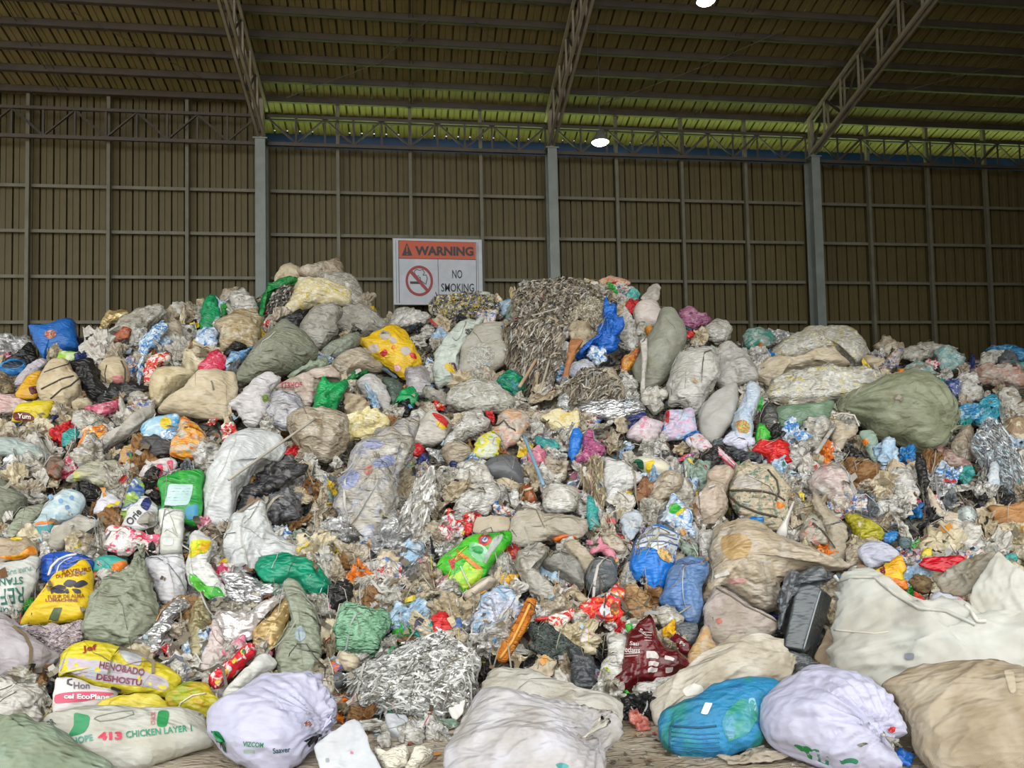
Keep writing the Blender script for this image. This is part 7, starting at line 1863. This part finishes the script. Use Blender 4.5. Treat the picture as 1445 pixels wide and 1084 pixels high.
for i, (s, l, mm) in enumerate((('1190,540 1240,480 1300,470 1330,540 1280,600 1210,600', 'turquoise film clump on the far right slope', mk('3fa0b8', '2a86a4', '8fc3cc', sc=7, r=.35, b=.6)),
                                ('1100,520 1180,490 1220,500 1230,570 1170,590 1110,560', 'blue film clump right of the big olive green sack', mk('3a86b8', '5fa5c8', 'a9c6d0', sc=7, r=.35, b=.6)),
                                ('1040,370 1110,380 1150,430 1100,470 1050,430', 'navy film clump above the big olive green sack', mk('2f3a6a', '5a6a9a', 'b5b8c0', sc=8, r=.35, b=.6)),
                                ('990,250 1080,225 1150,260 1130,320 1040,330', 'pale aqua film bag behind the big olive green sack', mk('9fb9b5', '7fa8a8', 'c2cfcb', sc=5, r=.3, b=.5)),
                                ('1250,230 1340,210 1460,230 1470,270 1360,280', 'bright blue film ridge on the far right crest', mk('2f7fae', '1f6a9a', '6aa5c2', sc=6, r=.35, b=.6)),
                                ('1230,265 1290,225 1380,235 1370,280 1280,290', 'whitish film hump on the far right crest', M_clearw),
                                ('830,260 860,215 960,195 1060,205 1110,225 1010,255 900,290', 'grey crumpled film along the right crest', M_clear),
                                ('690,210 730,170 800,185 840,230 830,280 740,260', 'brownish film hump right of the big clear bag', M_clearbeige),
                                ('640,260 720,270 770,310 740,330 650,310', 'beige film below the brownish film hump', M_beige),
                                ('720,330 760,325 775,365 740,375', 'cream disc-like scrap above the big olive green sack', M_cream),
                                ('1180,330 1300,310 1440,330 1450,420 1300,400 1200,390', 'pinkish film heap at the far right', mk('b5a79c', 'b08a7c', 'c6bfb8', sc=8, r=.35, b=.5)),
                                ('1310,450 1420,440 1460,560 1400,570 1330,510', 'grey film sheet at the far right edge', M_clear),
                                ('1110,370 1190,360 1240,430 1200,480 1130,470', 'cloudy white film right of the navy film clump', M_clearw),
                                ('1330,590 1400,560 1460,610 1450,690 1370,680', 'brown and cream scraps bag at the right edge', mk('9a8468', 'cfc4aa', sc=9)),
                                ('820,330 900,295 980,310 1010,350 940,355 860,345', 'clear teal-tinted film just above the big olive green sack', mk('9aaca4', '6f9a92', 'c2c6c0', sc=8, r=.3, b=.5)),
                                ('1350,300 1445,290 1460,320 1400,325', 'green-teal film strip on the far right crest', M_teal))):
    B('E', 'film_clump', 'film', l, s, mm, T=.26, cr=.08, lump=.12)

# ================================================================== smaller countable litter in the gaps
FILL = dict(
    white=('white', mk('cfccc4', 'bbb7ac', sc=6, r=.4, b=.5, soft=.15, dirt=.15)), clear=('clear grey', M_clear), cloudy=('cloudy clear', M_clearw), beige=('beige', M_beige), tan=('translucent beige', M_clearbeige),
    cream=('cream', M_cream), pblue=('pale blue', M_lblue), teal=('teal', M_teal), blue=('blue', M_blue2), navy=('navy', M_navy), red=('red', M_red), pink=('pink', M_pink), orange=('orange', M_orange), yellow=('yellow', M_yellow),
    green=('green', M_green2), sage=('pale green', M_sage), black=('black', M_black), dgrey=('dark grey', M_dgrey), brown=('brown', M_brown), silver=('silver', M_silverf), redw=('red and white', M_redwhite),
    mixp=('multicoloured', M_mixpack), bluew=('blue and white', M_bluepack), pinkw=('pink and white', M_pinkwhite))
BASEW = dict(white=6, clear=6, cloudy=5, beige=6, tan=7, cream=3, pblue=2, teal=1, blue=1, navy=.7, red=1, pink=.8, orange=.7, yellow=.8, green=.7, sage=1, black=2, dgrey=1.5, brown=2.5, silver=2, redw=.8, mixp=2, bluew=1.2, pinkw=.7)


def zone_w(x, y):
    w = dict(BASEW)
    if x > 1060 and y < 700:
        for k in ('pblue', 'teal', 'blue', 'bluew', 'cloudy'):
            w[k] *= 2.6
    if x < 330 and y < 700:
        for k in ('red', 'orange', 'yellow', 'pinkw', 'mixp', 'navy', 'green', 'redw'):
            w[k] *= 2.0
    if 450 < x < 1000 and y > 720:
        for k in ('brown', 'red', 'redw', 'dgrey', 'black', 'tan'):
            w[k] *= 1.8
    if 330 < x < 1000 and y > 660:
        for k in ('pblue', 'bluew', 'silver'):
            w[k] *= .35
    if 560 < x < 860 and y < 560:
        for k in ('tan', 'beige', 'brown', 'clear'):
            w[k] *= 2.2
        for k in ('red', 'blue', 'orange', 'green', 'yellow', 'navy', 'bluew'):
            w[k] *= .4
    return w


FORMS = [('film_scrap', 'film scrap', 'film', 4), ('crumpled_wrapper', 'crumpled wrapper', 'wrapper', 3), ('small_bag', 'small bag', 'bag', 2.2), ('torn_strip', 'torn strip', 'strip', 2)]
LM = np.array([(a, b) for a, b, _ in LMS])


def auto_label(px, py, col, form):
    dd = np.hypot(LM[:, 0] - px, LM[:, 1] - py)
    for k in np.argsort(dd)[:7]:
        dx, dy = px - LM[k, 0], py - LM[k, 1]
        ax, ay = abs(dx), abs(dy)
        hz = 'right' if dx > 0 else 'left'
        if ay < .4 * ax:
            rel = hz + ' of'
        elif ax < .4 * ay:
            rel = 'above' if dy < 0 else 'below'
        else:
            rel = ('above and ' if dy < 0 else 'below and ') + hz + ' of'
        for art in ('', 'small ', 'tiny '):
            lab = '%s%s %s %s %s' % (art, col, form, rel, LMS[k][2])
            if lab not in USED and len(lab.split()) <= 16:
                if art == 'tiny ':
                    break
                USED.add(lab)
                return lab
    return None


def in_heap(px, py):
    ys = np.interp(px, [c[0] for c in crest_px], [c[1] for c in crest_px])
    yb = np.interp(px, [0, 300, 420, 480, 620, 690, 880, 960, 1100, 1200, 1445], [1040, 1000, 1000, 1035, 1045, 940, 1025, 960, 920, 940, 940])
    return ys + 4 < py < yb


frg = np.random.default_rng(77)
made = {f[0]: 0 for f in FORMS}
tries = 0
nfill = 0
while nfill < 640 and tries < 9000:
    tries += 1
    px, py = frg.uniform(-8, 1453), frg.uniform(395, 1040)
    if not in_heap(px, py):
        continue
    mx_, my_ = int(np.clip(px / 2, 0, 722)), int(np.clip(py / 2, 0, 541))
    if MASK[my_, mx_]:
        continue
    depth_s = np.interp(py, [400, 560, 700, 850, 1000], [.60, .72, .9, 1.1, 1.3])
    prog = tries / 9000
    s = frg.uniform(12, 27) * depth_s * (1.25 - .6 * prog)
    fw_ = np.array([f[3] for f in FORMS])
    fi = frg.choice(len(FORMS), p=fw_ / fw_.sum())
    fname, fword, fcat, _ = FORMS[fi]
    if made[fname] >= 290:
        continue
    zw = zone_w(px, py)
    ks = list(zw)
    pw_ = np.array([zw[k] for k in ks])
    ck = ks[frg.choice(len(ks), p=pw_ / pw_.sum())]
    lab = auto_label(px, py, FILL[ck][0], fword)
    if lab is None:
        continue
    if ck in ('orange', 'red', 'yellow', 'green', 'blue', 'teal', 'pink', 'redw', 'navy'):
        s *= .68
    n = int(frg.integers(6, 10))
    asp = dict(film_scrap=.62, crumpled_wrapper=.7, small_bag=.85, torn_strip=.28)[fname] * frg.uniform(.8, 1.2)
    an = frg.uniform(0, math.pi)
    th_ = np.sort(np.linspace(0, 2 * math.pi, n, endpoint=False) + frg.uniform(-.2, .2, n))
    rr = frg.uniform(.72, 1.2, n)
    if fname == 'small_bag':
        rr = frg.uniform(.9, 1.1, n)
    lx, ly = np.cos(th_) * s * rr * (1.5 if fname == 'torn_strip' else 1), np.sin(th_) * s * asp * rr
    X = px + lx * math.cos(an) - ly * math.sin(an)
    Y = py + lx * math.sin(an) + ly * math.cos(an)
    Tq, cq = dict(film_scrap=(.2, .20), crumpled_wrapper=(.24, .20), small_bag=(.30, .12), torn_strip=(.22, .14))[fname]
    B('P', fname, fcat, lab, list(zip(X, Y)), FILL[ck][1], T=Tq, cr=cq, lump=.14, wcam=frg.uniform(.2, .75), tight=.5 if fname == 'small_bag' else frg.uniform(.2, .45), fw=frg.uniform(-.06, .0), clear=-.10, smooth=fname == 'small_bag', res=1.25, group=fword + 's scattered in the heap')
    made[fname] += 1
    nfill += 1
print('FILL', made, 'tries', tries, 'cover', MASK[200:520].mean())

# ------------------------------------------------------------------ the uncountable fine litter: strips and chips fallen over the heap
PAL = ['96917f', '776d59', 'b5b1a8', '5a5244', '857e6c', '453e35', '7f7159', '2c2b2a', '9fb5c2', '3f7fae', 'b53a3a', 'c98a3a', 'c9b53a', '3f8a5a', 'b5738a', '9a9a98', '7a5a3c', '4a4c58']
PW = np.array([9, 8, 8, 7, 8, 6, 6, 4, 3, 1.6, 1.5, 1.2, 1.2, 1.3, 1.2, 5, 3, 2.])
PMATS = [mk(h, r=.4, b=0, dirt=0) for h in PAL]
bpy.context.view_layer.update()
DG = bpy.context.evaluated_depsgraph_get()


SMALL = {'plastic_litter', 'film_scrap', 'crumpled_wrapper', 'small_bag', 'torn_strip', 'shredded_strips', 'film_clump'}


def drop(x, y, z0):
    """where something falling at x, y comes to rest"""
    ok, loc, nrm, _, ob, _ = scene.ray_cast(DG, Vector((x, y, z0)), Vector((0, 0, -1)))
    if not ok:
        return None
    return np.array(loc), np.array(nrm), ob.name.split('.')[0]


def litter_spots(n, rg, over):
    cnt = 0
    while cnt < n:
        px, py = rg.uniform(-260, 1760), rg.uniform(388, 1045)
        ii = MASK[int(np.clip(py / 2, 0, 541)), int(np.clip(px / 2, 0, 722))]
        if (ii and rg.uniform() > over) or not in_heap(px, py):
            continue
        cnt += 1
        yield px, py, hit(px, py)


v, f, mi = [], [], []
rg = np.random.default_rng(5)
for px, py, p in litter_spots(32000, rg, .25):
    h = drop(p[0], p[1], p[2] + 1.0)
    if h is None:
        continue
    c, nn, on_ = h
    lim = 1.0 if on_ == 'plastic_litter' else (.16 if on_ in SMALL else .012)
    if rg.uniform() > lim:
        continue
    if nn[2] < 0:
        nn = -nn
    sc_ = .5 + .08 * p[1]
    u = rg.normal(size=3)
    u -= nn * (u @ nn) * rg.uniform(.6, 1)
    u /= np.linalg.norm(u)
    w_ = np.cross(nn, u)
    w_ /= np.linalg.norm(w_)
    L_, W_ = rg.uniform(.02, .12) * sc_, rg.uniform(.006, .03) * sc_
    b0 = len(v)
    q = c + nn * rg.uniform(.0, .03) - u * L_ / 2
    k = 3
    for s_ in range(k + 1):
        t = s_ / k
        cc = q + nn * .025 * rg.uniform(-.6, 1)
        v.append(tuple(cc + w_ * W_ * rg.uniform(.4, 1.4)))
        v.append(tuple(cc - w_ * W_ * rg.uniform(.4, 1.4)))
        q = q + u * L_ / k
    m_ = int(rg.choice(len(PAL), p=PW / PW.sum()))
    for s_ in range(k):
        e = b0 + 2 * s_
        f.append((e, e + 1, e + 3, e + 2))
        mi.append(m_)
o = mesh_obj('loose_chips', v, f, PMATS, mat_idx=mi)
tag(o, 'loose chips of torn film and paper filling the gaps of the heap', None, None, 'stuff')

v, f, mi = [], [], []
rg = np.random.default_rng(6)
STR = np.array([5, 3, 7, 2, 3, 1, 2, 1.5, 1.5, .3, .3, .2, .3, .3, .3, 5, 1, 1.])
for px, py, p in litter_spots(6500, rg, .5):
    zone = (560 < px < 1010 and py < 860) or (px > 1060 and 600 < py < 790)
    if not zone and rg.uniform() < .45:
        continue
    a = rg.uniform(0, 2 * math.pi)
    L_ = rg.uniform(.2, .8)
    k = 9
    W_ = rg.choice([.002, .003, .005, .010], p=[.35, .35, .2, .1])
    x, y = p[0], p[1]
    cu = rg.normal() * .22
    pts = []
    z0 = p[2] + 1.0
    for s_ in range(k + 1):
        h = drop(x, y, z0)
        if h is None:
            break
        if not pts and h[2] not in SMALL and rg.uniform() > (.45 if zone else .12):
            break
        c = h[0] + np.array([0, 0, rg.uniform(.004, .022)])
        if pts and abs(c[2] - pts[-1][2]) > .22:
            break
        pts.append(c)
        a += cu + rg.normal() * .18
        x += math.cos(a) * L_ / k
        y += math.sin(a) * L_ / k
    if len(pts) < 4:
        continue
    m_ = int(rg.choice(len(PAL), p=STR / STR.sum()))
    b0 = len(v)
    tw = rg.uniform(0, 3)
    for s_, c in enumerate(pts):
        d = pts[min(s_ + 1, len(pts) - 1)] - pts[max(s_ - 1, 0)]
        d /= np.linalg.norm(d) + 1e-9
        sd = np.cross(d, [0, 0, 1.0])
        sd /= np.linalg.norm(sd) + 1e-9
        up = np.cross(sd, d)
        e = sd * math.cos(tw + s_ * .3) + up * math.sin(tw + s_ * .3)
        v.append(tuple(c + e * W_))
        v.append(tuple(c - e * W_))
    for s_ in range(len(pts) - 1):
        e = b0 + 2 * s_
        f.append((e, e + 1, e + 3, e + 2))
        mi.append(m_)
o = mesh_obj('loose_strips', v, f, PMATS, mat_idx=mi)
tag(o, 'loose thin plastic strips and strings strewn over the heap', None, None, 'stuff')

# crumbs on the bare floor at the foot of the heap
rg = np.random.default_rng(8)
cv, cf, cm = [], [], []
for i in range(420):
    px, py = rg.uniform(470, 1300), rg.uniform(1030, 1084)
    d = ray(px, py)
    p = CAM + d * ((0.0 - CAM[2]) / d[2])
    s = rg.uniform(.004, .022)
    b0 = len(cv)
    a = rg.uniform(0, 6)
    for k in range(4):
        cv.append((p[0] + s * rg.uniform(.5, 1.2) * math.cos(a + k * 1.57), p[1] + s * rg.uniform(.5, 1.2) * math.sin(a + k * 1.57), .004 + rg.uniform(0, .012)))
    cf.append((b0, b0 + 1, b0 + 2, b0 + 3))
    cm.append(int(rg.choice(len(PAL), p=PW / PW.sum())))
o = mesh_obj('floor_crumbs', cv, cf, PMATS, mat_idx=cm)
tag(o, 'tiny litter crumbs strewn on the bare floor before the heap', None, None, 'stuff')

# ------------------------------------------------------------------ light: overcast sky through the open front, sun on the grass behind
w = bpy.data.worlds.new('sky')
scene.world = w
w.use_nodes = True
nt = w.node_tree
bg = nt.nodes['Background']
tcn = nt.nodes.new('ShaderNodeTexCoord')
sep = nt.nodes.new('ShaderNodeSeparateXYZ')
nt.links.new(tcn.outputs['Generated'], sep.inputs[0])
rp = nt.nodes.new('ShaderNodeValToRGB')
rp.color_ramp.elements[0].position = 0.0
rp.color_ramp.elements[0].color = (.44, .45, .46, 1)
rp.color_ramp.elements[1].position = 0.55
rp.color_ramp.elements[1].color = (.66, .69, .74, 1)
nt.links.new(sep.outputs[2], rp.inputs[0])
# brighter patch added to the unseen sky for more directional light
dt = nt.nodes.new('ShaderNodeVectorMath')
dt.operation = 'DOT_PRODUCT'
dt.inputs[1].default_value = (-0.10, -0.74, 0.66)
nt.links.new(tcn.outputs['Generated'], dt.inputs[0])
mr = nt.nodes.new('ShaderNodeMapRange')
mr.interpolation_type = 'SMOOTHSTEP'
mr.inputs[1].default_value = 0.55
mr.inputs[2].default_value = 1.0
nt.links.new(dt.outputs['Value'], mr.inputs[0])
mxc = nt.nodes.new('ShaderNodeMix')
mxc.data_type = 'RGBA'
mxc.inputs[7].default_value = (2.5, 2.5, 2.45, 1)
nt.links.new(mr.outputs[0], mxc.inputs[0])
nt.links.new(rp.outputs[0], mxc.inputs[6])
nt.links.new(mxc.outputs[2], bg.inputs[0])
bg.inputs[1].default_value = 2.9
sun = bpy.data.lights.new('sun', 'SUN')
sun.energy = 30.0
sun.angle = math.radians(3)
sun.color = (1, .95, .86)
so = bpy.data.objects.new('sun', sun)
so.rotation_euler = (math.radians(-40), 0, math.radians(12))
COL.objects.link(so)

scene.view_settings.view_transform = 'Standard'
scene.view_settings.look = 'None'
scene.view_settings.exposure = -0.93
scene.view_settings.gamma = 1.0
scene.view_settings.use_curve_mapping = False
scene.cycles.max_bounces = 6
scene.cycles.diffuse_bounces = 2
scene.cycles.glossy_bounces = 2
scene.cycles.transmission_bounces = 2
scene.cycles.use_denoising = True
